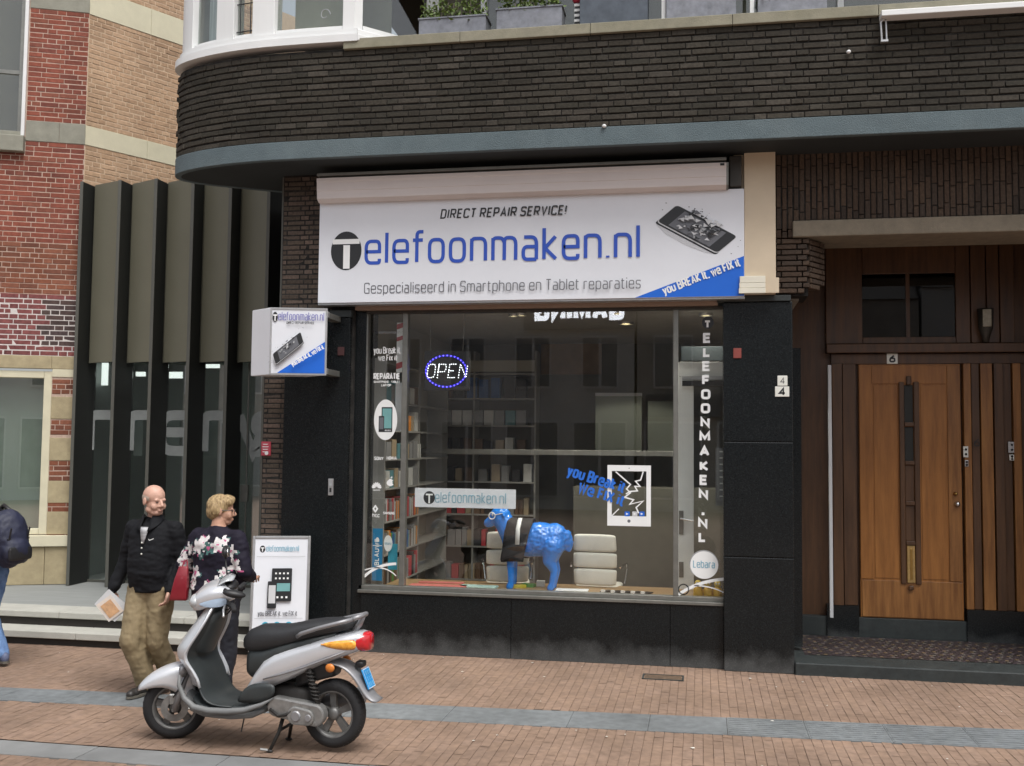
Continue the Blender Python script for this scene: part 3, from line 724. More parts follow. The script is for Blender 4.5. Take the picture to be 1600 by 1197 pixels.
b = MB(); b.tube([(arcpt(sv_of(505), -.09)[0][0] + .06 * math.cos(t) * (1 - t / 9), arcpt(sv_of(505), -.09)[0][1] - .003, zt + .2 + .07 * math.sin(t) * (1 - t / 9)) for t in np.arange(0, 6, .3)], .005, 6); b.build('window_ornament', M['print_mid'], CB)
# bay return window and terrace wall behind the planters
b = MB(); dx, dy = .7, .74
for (f0, f1) in ((0, .1), (.88, 1.0)):
    b.prism([(xbay - .06 + dx * f0, FR + .05 + dy * f0), (xbay - .02 + dx * f0, FR + .02 + dy * f0), (xbay - .02 + dx * f1, FR + .02 + dy * f1), (xbay - .06 + dx * f1, FR + .06 + dy * f1)], zt, zt + 1.2)
b.prism([(xbay - .05 + dx * .1, FR + .05 + dy * .1), (xbay - .015 + dx * .1, FR + .02 + dy * .1), (xbay - .015 + dx * .88, FR + .02 + dy * .88), (xbay - .05 + dx * .88, FR + .05 + dy * .88)], zt, zt + .06)
b.build('bay_post', M['white'], CB, bevel=.004)
b = MB(); b.prism([(xbay - .05 + dx * .1, FR + .08 + dy * .1), (xbay - .045 + dx * .1, FR + .075 + dy * .1), (xbay - .045 + dx * .88, FR + .075 + dy * .88), (xbay - .05 + dx * .88, FR + .08 + dy * .88)], zt + .06, zt + 1.2); b.build('bay_pane', M['glassu'], CB)
MB().box(xbay - .9, xbay + .1, FR + .9, FR + .92, zt, zt + 1.2).build('curtain', M['warmroom'], CB)
MB().box(xbay + .6, XR, .35, .5, 6.0, 9.5).build('terrace_wall', M['plasterd'], CB)
MB().box(-2.3, 3.5, .30, .33, 6.3, 8.2).build('terrace_pane', M['glassu'], CB)
b = MB(); [b.box(x - .03, x + .03, .25, .34, 6.2, 8.3) for x in (-2.3, -1.2, .1, 1.4, 2.7)]; b.build('terrace_frame', M['white'], CB)
MB().box(xbay + .5, XR, FR + .05, .5, 6.0, 6.2).build('terrace_floor', M['concrete'], CB)
b = MB(); b.prism([(XR, 6)] + path(-.05) + [(-3.95, 6)], 7.6, 9.5); b.build('upper_storey', M['parapet'], CB)
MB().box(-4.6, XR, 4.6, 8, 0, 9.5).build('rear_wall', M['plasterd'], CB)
# ---- left pier: narrow bricks, then black granite
pl = MB().box(-4.625, -3.62, .05, .6, 0, 3.45).build('pier_wall', M['parapet_joint'], CB)
MB().box(-4.45, -3.62, .05, .6, 3.451, 5.08).build('pier_wall', M['parapet_joint'], CB)
MB().box(-4.49, -4.452, .10, .5, 3.45, 5.06).build('pier_jamb', M['oliveblade'], CB)
x_pier0 = -4.625
lay(cbricks, pl, (0, .048), 0, lambda z: [(-4.45, -3.87)] if z > 3.45 else [(x_pier0, -4.36)], .5, 5.06, .0535, .011, .2, M['pierb'], seed=4)
MB().box(-4.372, -3.645, -.005, .5, 0, 3.50).build('granite_pier', M['granite'], CB, bevel=.008)
MB().box(-4.385, -3.63, -.02, .4, 3.502, 3.575).build('granite_cap', M['graniteworn'], CB, bevel=.004)
MB().box(-3.643, -3.50, .10, .5, 0, 3.60).build('granite_reveal', M['granite'], CB, bevel=.004)
# ---- plinth and window
WY = .15
xwl, xd1, xd2, xwr = P(571, 700, WY).x, P(632, 700, WY).x, P(1056, 700, WY).x, .222
zs, ztop = .655, 3.55
for i, (a, c) in enumerate(((-3.498, -1.9), (-1.896, -.3), (-.296, .222))):
    MB().box(a, c, .07, .3, 0, zs - .045).build('plinth_slab', M['granite'], CB, bevel=.004)
b = MB(); b.box(xwl - .03, xwr, .055, .3, zs - .044, zs - .012); b.box(xwl - .03, xwr, .10, .2, zs - .011, zs + .03); b.build('window_sill', M['alu'], CB, bevel=.004)
fr_ = thing
def vpost(x, w, nm='window_post'): return MB().box(x - w / 2, x + w / 2, WY - .045, WY + .05, zs + .031, ztop).build(nm, M['alu'], CB, bevel=.005)
vpost(xwl - .005, .05); vpost(xd1, .055); vpost(xd2, .05)
MB().box(xwl - .03, xwr, WY - .05, WY + .06, ztop + .001, ztop + .028).build('window_head', M['darkframe'], CB, bevel=.004)
MB().box(xwl - .1, .17, .02, .25, ztop + .029, 3.72).build('fascia_board', M['fascia'], CB, bevel=.003)
for (a, c) in ((xwl + .021, xd1 - .029), (xd1 + .029, xd2 - .026), (xd2 + .026, xwr - .001)):
    MB().box(a, c, WY - .004, WY + .004, zs + .031, ztop).build('window_pane', M['glass'], CB)
# ---- right pier
MB().box(.222, .885, -.005, .34, 0, 1.10).build('granite_pier', M['granite'], CB, bevel=.008)
MB().box(.222, .885, -.005, .34, 1.104, 2.22).build('granite_pier', M['granite'], CB, bevel=.008)
MB().box(.222, .885, -.005, .34, 2.224, 3.60).build('granite_pier', M['granite'], CB, bevel=.008)
MB().box(.16, .87, -.03, .34, 3.603, 3.66).build('granite_cap', M['graniteworn'], CB, bevel=.004)
MB().box(.30, .86, .342, .62, 0, 3.66).build('granite_return', M['granite'], CB)
# ---- cream column beside the sign
xa, xb2 = P(1163, 350, -.12).x, P(1212, 350, -.12).x
MB().box(xa, xb2, -.12, .2, 3.665, 5.07).build('cream_column', M['cream'], CB, bevel=.004)
MB().box(xa - .1, xa - .002, -.06, .2, 4.70, 5.07).build('cream_nib', M['cream'], CB)
# ---- frieze of upright bricks, lintel, corbelled pier
fz = MB().box(xb2 + .005, XR, .012, .35, P(1400, 352, 0).z, 5.08).build('frieze_wall', M['parapet_joint'], CB)
zl0, zl1 = P(1400, 366, -.05).z, P(1400, 340, -.05).z
x_l = P(1239, 362, -.05).x
rr = random.Random(8); xx = xb2 + .01; k = 0
while xx < 3.3:
    z0 = (zl1 + .006) if xx + .03 > x_l else zl0 + .0
    z = 5.07; i = 0
    while z > z0 + .02:
        L = .215 if i else (.06, .11, .16, .2, .13)[rr.randrange(5)]
        zlow = max(z - L, z0)
        if z - zlow > .02: cbricks.put((xx + .0275, rr.uniform(-.003, .003), (z + zlow) / 2), 0, .045, z - zlow - .008, .04, M['friezeb'], fz)
        z = zlow; i += 1
    xx += .056; k += 1
MB().box(x_l, XR, -.045, .62, zl0, zl1).build('concrete_lintel', M['concrete'], CB, bevel=.012)
x_c = P(1289, 420, 0).x
cz = P(1250, 460, 0).z
lay(cbricks, fz, (0, -.002), 0, lambda z: [(xb2 + .01, x_c - .14 + (.0 if z > cz + .09 else -.05))], cz + .01, zl0 - .0, .0545, .012, .2, M['friezeb'], d=.3, seed=9)
cb2 = MB().box(.70, 1.04, .05, .55, 3.66, zl0).build('corbel_core', M['parapet_joint'], CB)
lay(cbricks, cb2, (x_c - .135, .03), math.pi / 2 * .62, lambda z: [(.0, .30 if z > cz + .09 else .2)], cz + .06, zl0 - .0, .0545, .012, .2, M['friezeb'], d=.1, seed=10)
# ---- entrance recess
DY = 1.62                                   # plane of the wooden front
MB().box(.86, XR, .36, DY + .3, zl0 + .35, zl0 + .4).build('recess_soffit', M['concrete'], CB)
MB().box(.862, 1.02, .62, .70, .15, 3.2).build('recess_post', M['granite'], CB)
MB().box(XR - .1, XR, .3, DY, 0, 5).build('recess_side_wall', M['granite'], CB)
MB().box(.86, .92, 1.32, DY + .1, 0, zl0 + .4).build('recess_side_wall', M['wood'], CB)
# floor: granite step edge, border and little mosaic tiles
fl = MB().box(.89, XR, .12, 1.7, -.02, .108).build('recess_floor', M['graniteworn'], CB)
MB().box(.888, XR, -.03, .36, -.02, .118).build('entrance_step', M['graniteworn'], CB, bevel=.012)
mos = [pmat('mosaic_dark', (.028, .022, .02), .5), pmat('mosaic_ochre', (.17, .12, .06), .5, var=.3), pmat('mosaic_purple', (.07, .05, .06), .5, var=.3), pmat('mosaic_grey', (.13, .12, .105), .5)]
b = MB(); rm = random.Random(4); yy = .42; j = 0
while yy < 1.5:
    xx = 1.02; i = 0
    while xx < 3.6:
        ph = (i + 2 * j) % 7; b.mi = 1 if (ph == 0 and j % 2) else 3 if (ph == 3 and rm.random() < .6) else (2 if (i + j) % 3 == 0 else 0)
        hz = .112 + rm.uniform(0, .0015); b.add([(xx + .002, yy + .002, hz), (xx + .036, yy + .002, hz), (xx + .036, yy + .036, hz), (xx + .002, yy + .036, hz)], [(0, 1, 2, 3)])
        xx += .038; i += 1
    yy += .038; j += 1
tag(b.build('mosaic_tiles', mos, CB), kind='stuff')
# wooden front: plinth, frame posts, panels, transom light
def PX(px, py=780): return P(px, py, DY).x
def PZ(py, px=1420): return P(px, py, DY).z
zth0, zth1 = PZ(990), PZ(967)
MB().box(.92, XR, DY - .05, DY + .2, .108, PZ(950) if False else zth1).build('threshold', M['graniteworn'], CB, bevel=.004)
for (a, c) in ((1290, 1339), (1506, 1640)):
    MB().box(PX(a), PX(c), DY - .075, DY + .1, .108, PZ(948)).build('timber_plinth', M['granite'], CB)
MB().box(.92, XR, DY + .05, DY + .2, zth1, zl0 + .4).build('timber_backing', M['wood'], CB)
zdt = PZ(569)
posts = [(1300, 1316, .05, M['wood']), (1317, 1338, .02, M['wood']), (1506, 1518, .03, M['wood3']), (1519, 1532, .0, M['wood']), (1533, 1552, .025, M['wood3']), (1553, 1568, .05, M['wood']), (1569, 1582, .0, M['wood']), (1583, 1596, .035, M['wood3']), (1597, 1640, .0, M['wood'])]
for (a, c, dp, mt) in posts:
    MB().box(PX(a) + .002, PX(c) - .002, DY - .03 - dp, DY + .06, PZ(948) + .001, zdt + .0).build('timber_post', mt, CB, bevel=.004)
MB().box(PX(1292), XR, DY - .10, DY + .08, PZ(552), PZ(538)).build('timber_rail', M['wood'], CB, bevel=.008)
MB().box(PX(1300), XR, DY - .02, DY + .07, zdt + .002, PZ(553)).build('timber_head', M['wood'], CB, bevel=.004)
# transom window above
z0, z1 = PZ(527), PZ(428)
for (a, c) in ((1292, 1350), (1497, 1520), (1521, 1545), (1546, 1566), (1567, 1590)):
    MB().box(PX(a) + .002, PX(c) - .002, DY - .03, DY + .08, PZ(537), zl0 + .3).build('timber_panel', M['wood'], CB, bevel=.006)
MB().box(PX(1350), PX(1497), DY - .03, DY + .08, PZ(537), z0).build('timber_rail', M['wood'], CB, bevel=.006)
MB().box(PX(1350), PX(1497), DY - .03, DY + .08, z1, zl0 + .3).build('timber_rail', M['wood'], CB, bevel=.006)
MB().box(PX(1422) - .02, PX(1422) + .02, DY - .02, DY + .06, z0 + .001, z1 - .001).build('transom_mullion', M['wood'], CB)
for (a, c) in ((1350, 1420), (1424, 1497)): MB().box(PX(a) + .003, PX(c) - .003, DY + .0, DY + .006, z0, z1).build('transom_pane', M['glassq'], CB)
MB().box(PX(1350), PX(1497), DY + .03, DY + .045, z0, z1).build('transom_room_shade', M['bladedark'], CB)  # near-black sheet painting the darkness of the room behind the panes
# the front door
dr = MB().box(PX(1343), PX(1502.5), DY - .015, DY + .045, zth1 + .005, zdt - .004).build('front_door', M['wood2'], CB)
def dpart(nm, x0, x1, y0, y1, dp, mt, bev=.004): return MB().box(PX(x0), PX(x1), DY - .015 - dp, DY - .016, PZ(y1), PZ(y0)).build(nm, mt, dr, bevel=bev)
dpart('stile', 1343.5, 1363, 572, 906, .014, M['wood2']); dpart('stile', 1481.5, 1502, 572, 906, .014, M['wood3'])
dpart('rail', 1363.3, 1481.2, 572, 600, .013, M['wood2'])
dpart('kick_panel', 1345, 1501, 907.5, 965, .013, M['wood3'])
dpart('door_panel', 1366, 1403, 603, 904, .007, M['wood2']); dpart('door_panel', 1440, 1479, 603, 904, .007, M['wood2'])
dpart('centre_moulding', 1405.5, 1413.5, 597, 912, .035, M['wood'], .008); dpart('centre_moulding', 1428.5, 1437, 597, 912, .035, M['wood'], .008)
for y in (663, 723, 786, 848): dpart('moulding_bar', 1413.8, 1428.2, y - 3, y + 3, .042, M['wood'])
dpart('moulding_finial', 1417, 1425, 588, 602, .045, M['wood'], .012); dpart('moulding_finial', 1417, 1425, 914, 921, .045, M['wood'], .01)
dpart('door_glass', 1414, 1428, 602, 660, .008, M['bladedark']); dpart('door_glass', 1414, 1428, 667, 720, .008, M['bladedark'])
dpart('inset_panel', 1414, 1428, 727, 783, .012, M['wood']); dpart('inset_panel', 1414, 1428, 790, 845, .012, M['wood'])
M['slot'] = pmat('pale_brass_plate', (.42, .27, .10), .45, metal=.3, var=.2, scale=30)
lp = dpart('letter_plate', 1415, 1427.5, 852, 910, .03, M['slot'], .006)
MB().box(PX(1419.5), PX(1423.5), DY - .05, DY - .0455, PZ(905), PZ(857)).build('letter_flap', M['brass'], lp, bevel=.002)
for (px, py, r, mt) in ((1491.5, 770, .022, M['brass']), (1494, 786, .032, M['chrome'])):
    b = MB(); b.smooth = True; b.lathe([(0, .001), (0, r), (-.012, r), (-.03, r * .7), (-.05, r * .75), (-.058, r * .4), (-.06, .001)], (PX(px), DY - .03, PZ(py)), 'y', 18, closed=False)
    b.build('door_knob' if r > .03 else 'door_lock', mt, dr)
cbricks.build(CB)
# ================================================================== the red brick house on the left
C0 = (-8.10, 1.93); A_RED = math.pi + R(23); A_TAN = R(60)
RH = thing('red_brick_house', 'red brick house with sandstone bands and a tan brick side wall', 'building', (C0[0], C0[1], .3), world_parts=True)
rb = Bricks()
def RU(px, py): return PL(px, py, C0, A_RED)            # (distance left of the corner, height)
def wallbox(org, ang, u0, u1, z0, z1, d0, d1):
    """box on a wall: d0..d1 measured into the wall"""
    dx, dy = math.cos(ang), math.sin(ang); nx, ny = (-dy, dx) if True else 0
    # inward normal: away from the camera
    if (org[0] - CAM.x) * nx + (org[1] - CAM.y) * ny < 0: nx, ny = -nx, -ny
    q = [(org[0] + dx * u + nx * d, org[1] + dy * u + ny * d) for (u, d) in ((u0, d0), (u1, d0), (u1, d1), (u0, d1))]
    return MB().prism(q, z0, z1)
def wb(name, ang, u0, u1, z0, z1, d0, d1, mat, bevel=0.0, parent=None): 
    o = wallbox(C0, ang, u0, u1, z0, z1, d0, d1).build(name, mat, RH if parent is None else parent, bevel=bevel)
    if parent is not None: o.location = (0, 0, 0)
    return o
zf = lambda py, px=110: RU(px, py)[1]
uf = lambda px, py=600: RU(px, py)[0]
ZT = 9.0; UL = 4.2
# openings: big shop window below, sash window above
uw0, uw1 = uf(77, 700), UL + .5
zw0, zw1 = zf(835, 70), zf(580, 70)
us0 = uf(42, 120); zs0 = zf(213, 40); zs1 = ZT
# masonry behind the bricks, as three blocks round the openings
rw = wb('front_wall', A_RED, 0, us0, zw1 + .16, ZT, .0035, .4, M['mortar']); wb('front_wall', A_RED, 0, uw0 - .003, .3, zw1 + .159, .0035, .4, M['mortar'])
wb('front_wall', A_RED, us0, UL, zw1 + .16, zs0, .0035, .4, M['mortar'])
b1t, b1b = zf(-55, 90), zf(16, 90); b2t, b2b = zf(191.5, 90), zf(223, 90)
zpatch1, zpatch0 = zf(463, 100), zf(557, 100)
# sandstone: bands, lintel, quoins, sill and base
wb('stone_band', A_RED, -.0, us0 - .01, b1b, b1t, -.006, .1, M['stoneg'], .004)
wb('stone_band', A_RED, -.0, uf(93, 205), b2b, b2t, -.006, .1, M['stoneg'], .004); wb('stone_band', A_RED, uf(93, 205) + .003, us0 - .01, b2b, b2t, -.006, .1, M['stoneg'], .004)
wb('stone_lintel', A_RED, -.0, uf(80), zf(577), zpatch0, -.008, .1, M['stoney'], .004); wb('stone_lintel', A_RED, uf(80) + .003, UL, zf(577), zpatch0, -.008, .1, M['stoney'], .004)
quo = [(577, 590), (620, 655), (684, 720), (751, 786), (799, 835)]
for (a, c) in quo: wb('quoin_stone', A_RED, -.0, uw0 - .004, zf(c) + .003, zf(a) - .003, -.006, .1, M['stoney'] if a > 600 else M['stonec'], .004)
wb('window_sill_stone', A_RED, -.0, UL, zf(853), zf(836), -.06, .12, M['stonec'], .006)
ub = uf(70, 880)
wb('base_stone', A_RED, 0, ub, .3, zf(854), -.02, .1, M['stoney'], .006); wb('base_stone', A_RED, ub + .004, UL, .3, zf(854), -.02, .1, M['stoney'], .006)
# the shop window of the red house
wf = wb('window_frame', A_RED, uw0, uw0 + .10, zw0, zw1, .02, .14, M['stonec'], .006)
wb('window_frame', A_RED, uw0 + .101, UL, zw1 - .09, zw1, .02, .14, M['stonec'], .006); wb('window_frame', A_RED, uw0 + .101, UL, zw0, zw0 + .07, .02, .14, M['stonec'], .006)
wb('window_pane', A_RED, uw0 + .10, UL, zw0 + .07, zw1 - .09, .09, .10, M['glassd'])
M['greyroom'] = pmat('grey_green_blind', (.28, .33, .28), .8, var=.2, scale=1.2, stretch=(1, 1, .3))
wb('window_blind', A_RED, uw0 + .05, UL, zw0, zw1, .3, .32, M['greyroom'])
# sash window above
wb('sash_frame', A_RED, us0 + .0, us0 + .045, zs0 + .0, ZT, -.03, .12, M['white'], .006); wb('sash_frame', A_RED, us0 + .046, us0 + .10, zs0 + .06, ZT, .02, .14, M['alu'], .004)
wb('sash_frame', A_RED, us0 + .046, UL, zs0, zs0 + .06, -.01, .14, M['stoneg'], .004)
wb('sash_pane', A_RED, us0 + .10, UL, zs0 + .06, ZT, .09, .10, M['glassu'])
wb('sash_bar', A_RED, us0 + .10, UL, zf(112, 10), zf(106, 10), .07, .09, M['alu'])
wb('sash_room', A_RED, us0 + .05, UL, zs0, ZT, .38, .4, M['plasterd'])
wb('sash_sill', A_RED, us0 - .01, UL, zf(239, 30), zf(214, 30), -.10, .12, M['stoneg'], .01)
# bricks of the red front
def red_spans(z):
    if b1b < z < b1t or b2b < z < b2t or zf(577) < z < zpatch0 or z < zf(836): return []
    for (a, c) in quo:
        if zf(c) < z < zf(a): return []
    if z > zs0 - .2: return [(0.0, us0 - .012)]
    if z > zpatch0: return [(0.0, 1.25)]
    return [(0.0, uw0 - .004)]
def red_mat(u, z):
    if zpatch0 < z < zpatch1: return M['sootb'] if (u < .45 and zf(545) < z < zf(468)) else M['purpleb']
    if z < zf(380): return M['oldred']
    return M['redb']
orgR = (C0[0] + math.cos(A_RED) * 3.0, C0[1] + math.sin(A_RED) * 3.0)
def flipspan(f):
    return lambda z: [(3.0 - b_, 3.0 - a) for (a, b_) in f(z)]
crs = .0672
for (z0, z1) in ((.9, zf(577)), (zpatch0, b2b), (b2t, b1b), (b1t, ZT - 1.9)):
    if z1 < z0 + .05: continue
    n_ = max(1, round((z1 - z0) / crs))
    lay(rb, rw, orgR, A_RED - math.pi, flipspan(red_spans) if False else (lambda z: [(3.0 - b_, 3.0 - a) for (a, b_) in red_spans(z)]), z0, z1, (z1 - z0) / n_, .009, .225, (lambda u, z: red_mat(3.0 - u, z)), bond='wild', seed=int(z0 * 10))
# white repointing behind the patch
wb('repointed_joints', A_RED, 0.002, 1.6, zpatch0, zpatch1, .0022, .02, M['mortarw'])
# tan side wall
TU = lambda px, py: PL(px, py, C0, A_TAN)
TLEN = 4.5
tw = wb('side_wall', A_TAN, 0, TLEN, 4.7, ZT, .0035, .3, M['mortart'])
t1t, t1b = TU(200, 1)[1], TU(200, 42.5)[1]; t2t, t2b = TU(200, 212.5)[1], TU(200, 242)[1]
for (z0, z1) in ((t1b, t1t), (t2b, t2t)):
    for (a, c) in ((0.002, .9), (.903, 2.4), (2.403, TLEN)): wb('stone_band', A_TAN, a, c, z0, z1, -.006, .1, M['stonec'], .004)
for (z0, z1) in ((4.9, t2b), (t2t, t1b), (t1t, t1t + .6)):
    if z1 < z0 + .05: continue
    n_ = max(1, round((z1 - z0) / crs))
    lay(rb, tw, C0, A_TAN, lambda z: [(0.004, 3.0)], z0, z1, (z1 - z0) / n_, .011, .225, M['tanb'], bond='wild', seed=int(z0 * 10) + 5)
MB().prism([(C0[0] - .0, C0[1] + .4), (C0[0] + 1.9, C0[1] + 4.0), (C0[0] - 6, C0[1] + 4), (C0[0] - 4.4, C0[1] - 1.2)], 8.4, 9.0).build('roof_slab', M['plasterd'], RH)
rb.build(RH)
# ================================================================== platform and steps before the glass entrance
SP = thing('entrance_steps', 'pale concrete steps and landing before the finned glass entrance', 'steps', (-7, 0, 0), world_parts=True)
M['stepc'] = pmat('pale_concrete', (.33, .33, .30), .9, var=.1, scale=4, bump=.2, bscale=60, dirt=.3, dcol=(.22, .22, .2))
M['stepe'] = pmat('step_edge', (.42, .415, .37), .9, var=.1, scale=5, bump=.2, bscale=60, dirt=.3, dcol=(.3, .29, .25))
M['landing'] = pmat('landing_stone', (.24, .25, .24), .8, var=.12, scale=2, stretch=(.6, 3, 1), dirt=.3, dcol=(.18, .19, .18))
XE = -4.40
MB().box(-13, XE, .05, 6, .0, .296).build('landing', M['landing'], SP)
xs = [-13, -11.4, -9.9, -8.4, -6.87, -5.4, XE]
for i in range(6):
    MB().box(xs[i] + .002, xs[i + 1] - .002, -.10, .32, .235, .302).build('step_slab', M['stepe'], SP, bevel=.008)
    MB().box(xs[i] + .402, xs[i + 1] + .398 if i < 5 else XE, -.40, .0, .075, .148).build('step_slab', M['stepe'], SP, bevel=.008)
MB().box(-13, XE, -.06, .06, .0, .234).build('riser', M['gutter'], SP); MB().box(-13, XE, -.35, -.07, .0, .074).build('riser', M['gutter'], SP)  # near-black risers paint the shade under the overhanging slabs
# ================================================================== finned glass entrance
FE = thing('finned_entrance', 'glass entrance screen with tall dark olive vertical fins', 'building', (-6.3, 1.95, .3), world_parts=True)
FY = 1.78; FD = .42; ZF0 = .3
ztf = P(140, 283, FY).z
fx = [P(x, 300, FY).x for x in (127, 186.5, 243, 301, 360, 420)]
zsp = P(250, 567, FY + .25).z
for i, x in enumerate(fx):
    MB().box(x - .022, x + .022, FY, FY + .012, ZF0, ztf).build('fin_edge', M['oliveblade'], FE, bevel=.002)
    MB().box(x - .02, x + .02, FY + .0125, FY + FD + .03, ZF0, ztf - .002).build('fin', M['bladedark'], FE)
sp = fx[1] - fx[0]
for i in range(6):
    x0, x1 = fx[i] + .0225, (fx[i + 1] - .0225 if i < 5 else -4.6)
    if i < 5:
        b = MB(); b.prism([(x0 + .002, FY + .26), (x0 + .05, FY + .20), (x1 - .0, FY + .02), (x1 - .0, FY + .05), (x0 + .05, FY + .235), (x0 + .002, FY + .30)], zsp, ztf - .003)
        b.build('spandrel_panel', M['olive'], FE)
    y = FY + FD
    MB().box(x0, x1, y, y + .012, ZF0 + .03, zsp + .02).build('glass_pane', M['glassd'], FE)
    MB().box(x0, x1, y - .02, y + .03, ZF0, ZF0 + .03).build('door_rail', M['oliveblade'], FE)
MB().box(-4.75, -4.63, FY - 1.5, FY + .5, ZF0, 3.44).build('side_jamb', M['oliveblade'], FE)
MB().box(-8.0, -4.3, FY + .43, FY + .46, zsp + .02, ztf - .45).build('screen_back', M['bladedark'], FE)
MB().box(-8.05, -4.3, FY + .44, FY + 2.6, ztf - .45, ztf - .40).build('entrance_roof', M['bladedark'], FE)
# the foyer seen through the glass
M['foyer'] = pmat('foyer_wall', (.52, .56, .54), .8, var=.15, scale=1.0)
M['foyerfloor'] = pmat('foyer_floor', (.40, .42, .42), .5, var=.1)
MB().box(-8.4, -3.7, FY + 2.6, FY + 2.7, .2, ztf).build('foyer_wall', M['foyer'], FE)
MB().box(-8.4, -3.7, FY + FD + .05, FY + 2.6, .2, .31).build('foyer_floor', M['foyerfloor'], FE)
MB().box(-8.4, -8.3, FY + .6, FY + 2.6, .3, ztf).build('foyer_wall', M['foyer'], FE)
MB().box(-8.3, -3.7, FY + .56, FY + 2.6, zsp + .25, zsp + .3).build('foyer_ceiling', M['foyer'], FE)
M['frost'] = pmat('frosted_film', (.40, .46, .45), .7, var=.1, scale=3)
M['lum'] = emat('lit_panel', (.85, .9, .88), 1.1)
for (a, c, y0, y1, mt) in ((236, 262, 580, 602, 'print_light'), (262, 284, 581, 591, 'print_light'), (212, 226, 581, 588, 'print_light'), (158, 168, 567, 602, 'print_light'), (320, 342, 569, 575, 'print_light')):
    q0, q1 = P(a, y1, FY + .95), P(c, y0, FY + .95)
    MB().box(q0.x, q1.x, FY + .95, FY + .98, q0.z, q1.z).build('hanging_panel', M['lum'], FE)
for (a, c) in ((208, 224), (259, 282), (318, 341)):
    q0, q1 = P(a, 712, FY + .8), P(c, 648, FY + .8); MB().box(q0.x, q1.x, FY + .8, FY + .81, q0.z, q1.z).build('frosted_panel', M['frost'], FE)
# frosted lettering on the panes (large rounded letters, cut by the fins)
gl = Print((fx[0], FY + FD - .003, 0))
zl = lambda py: P(250, py, FY + FD).z
hgt = zl(645) - zl(712)
M['frostl'] = pmat('frosted_letter', (.30, .32, .31), .7)
cur = P(134, 690, FY + FD).x
for ch, px in (('n', 134), ('r', 196), ('e', 246), ('n', 312), ('v', 366), ('s', 392)):
    x = P(px, 690, FY + FD).x - fx[0]
    gl.text(ch, x, zl(712), hgt / XH * 1.0, .17, M['frostl'], xs=.95)
gl.build('frosted_lettering', FE)
b = MB(); q = P(383, 772, FY + FD - .02); b.box(q.x - .05, q.x + .05, FY + FD - .06, FY + FD - .012, q.z - .1, q.z + .12); b.build('lock_case', M['alu'], FE, bevel=.004)
b = MB(); b.cyl((q.x + .02, FY + FD - .04, .35), (q.x + .02, FY + FD - .04, zsp), .012, n=8); b.build('door_edge', M['alu'], FE)

# ================================================================== houses across the street, seen as reflections in the glass
OY = -24.0
M['oppw'] = pmat('pale_render', (.60, .61, .60), .85, var=.08, scale=.8); M['oppb'] = brickmat('opposite_brick', [(.40, .38, .35), (.44, .42, .38)], nscale=3, lo=.92, hi=1.06)
M['oppglass'] = pmat('curtained_window', (.24, .25, .255), .4, var=.25, scale=2); M['opproof'] = pmat('grey_tiles', (.09, .085, .085), .8, var=.2)
for i, (x0, x1, h, mt, lb) in enumerate(((-22, -11.5, 7.6, 'oppb', 'grey brick house across the street, left in the reflections'), (-11.4, -2.2, 8.4, 'oppw', 'pale rendered house across the street, mirrored in the shop window'), (-2.1, 7.5, 7.4, 'oppb', 'grey house with lit white shop sign across the street, mirrored in the glass'), (7.6, 18, 7.8, 'oppw', 'pale house across the street beyond the mirrored shop sign'))):
    H_ = thing('opposite_house', lb, 'building', ((x0 + x1) / 2, OY, 0), group='houses across the street'); w = (x1 - x0) / 2
    MB().box(-w, w, -7, 0, 0, h).build('wall', M[mt], H_)
    MB().rings([[(-w, .15, h), (w, .15, h), (w, -7, h), (-w, -7, h)], [(-w, -3, h + 2.4), (w, -3, h + 2.4), (w, -4, h + 2.4), (-w, -4, h + 2.4)]]).build('roof', M['opproof'], H_)
    n = 4
    for fl_, (z0, z1) in enumerate(((.4, 3.0), (4.1, 5.9))):
        for k in range(n):
            xc = -w + (k + .5) * 2 * w / n; ww = w / n * (.8 if fl_ == 0 else .55)
            f_ = MB().box(xc - ww, xc + ww, .0, .06, z0, z1).build('window', M['white'], H_)
            for s in (-1, 1): MB().box(xc + (s - 1) * ww / 2 + .06 if s > 0 else xc - ww + .06, xc + ww - .06 if s > 0 else xc - .04, .06, .07, z0 + .07, z1 - .07).build('pane', M['oppglass'], f_)
    if i == 2:
        MB().box(-w + .3, w - .3, .0, .2, 3.15, 3.9).build('shop_fascia', M['print_grey'], H_)
        gx0, gx1, gz = P(975, 492, .3 - OY).x, P(838, 492, .3 - OY).x, P(905, 502, .3 - OY).z
        MB().box(gx1 - (x0 + x1) / 2 - .4, gx0 - (x0 + x1) / 2 + .4, .08, .2, gz - .3, gz + 1.1).build('sign_board', M['print_grey'], H_)
        pr = Print((gx0 - (x0 + x1) / 2, .21, gz), (-1, 0, 0)); pr.text('GAMING', 0, 0, .75, .24, emat('lit_letter', (.9, .93, 1.0), 6.0), xs=(gx0 - gx1) / (text_w('GAMING', .24) * .75)); pr.build('sign_letters', H_)
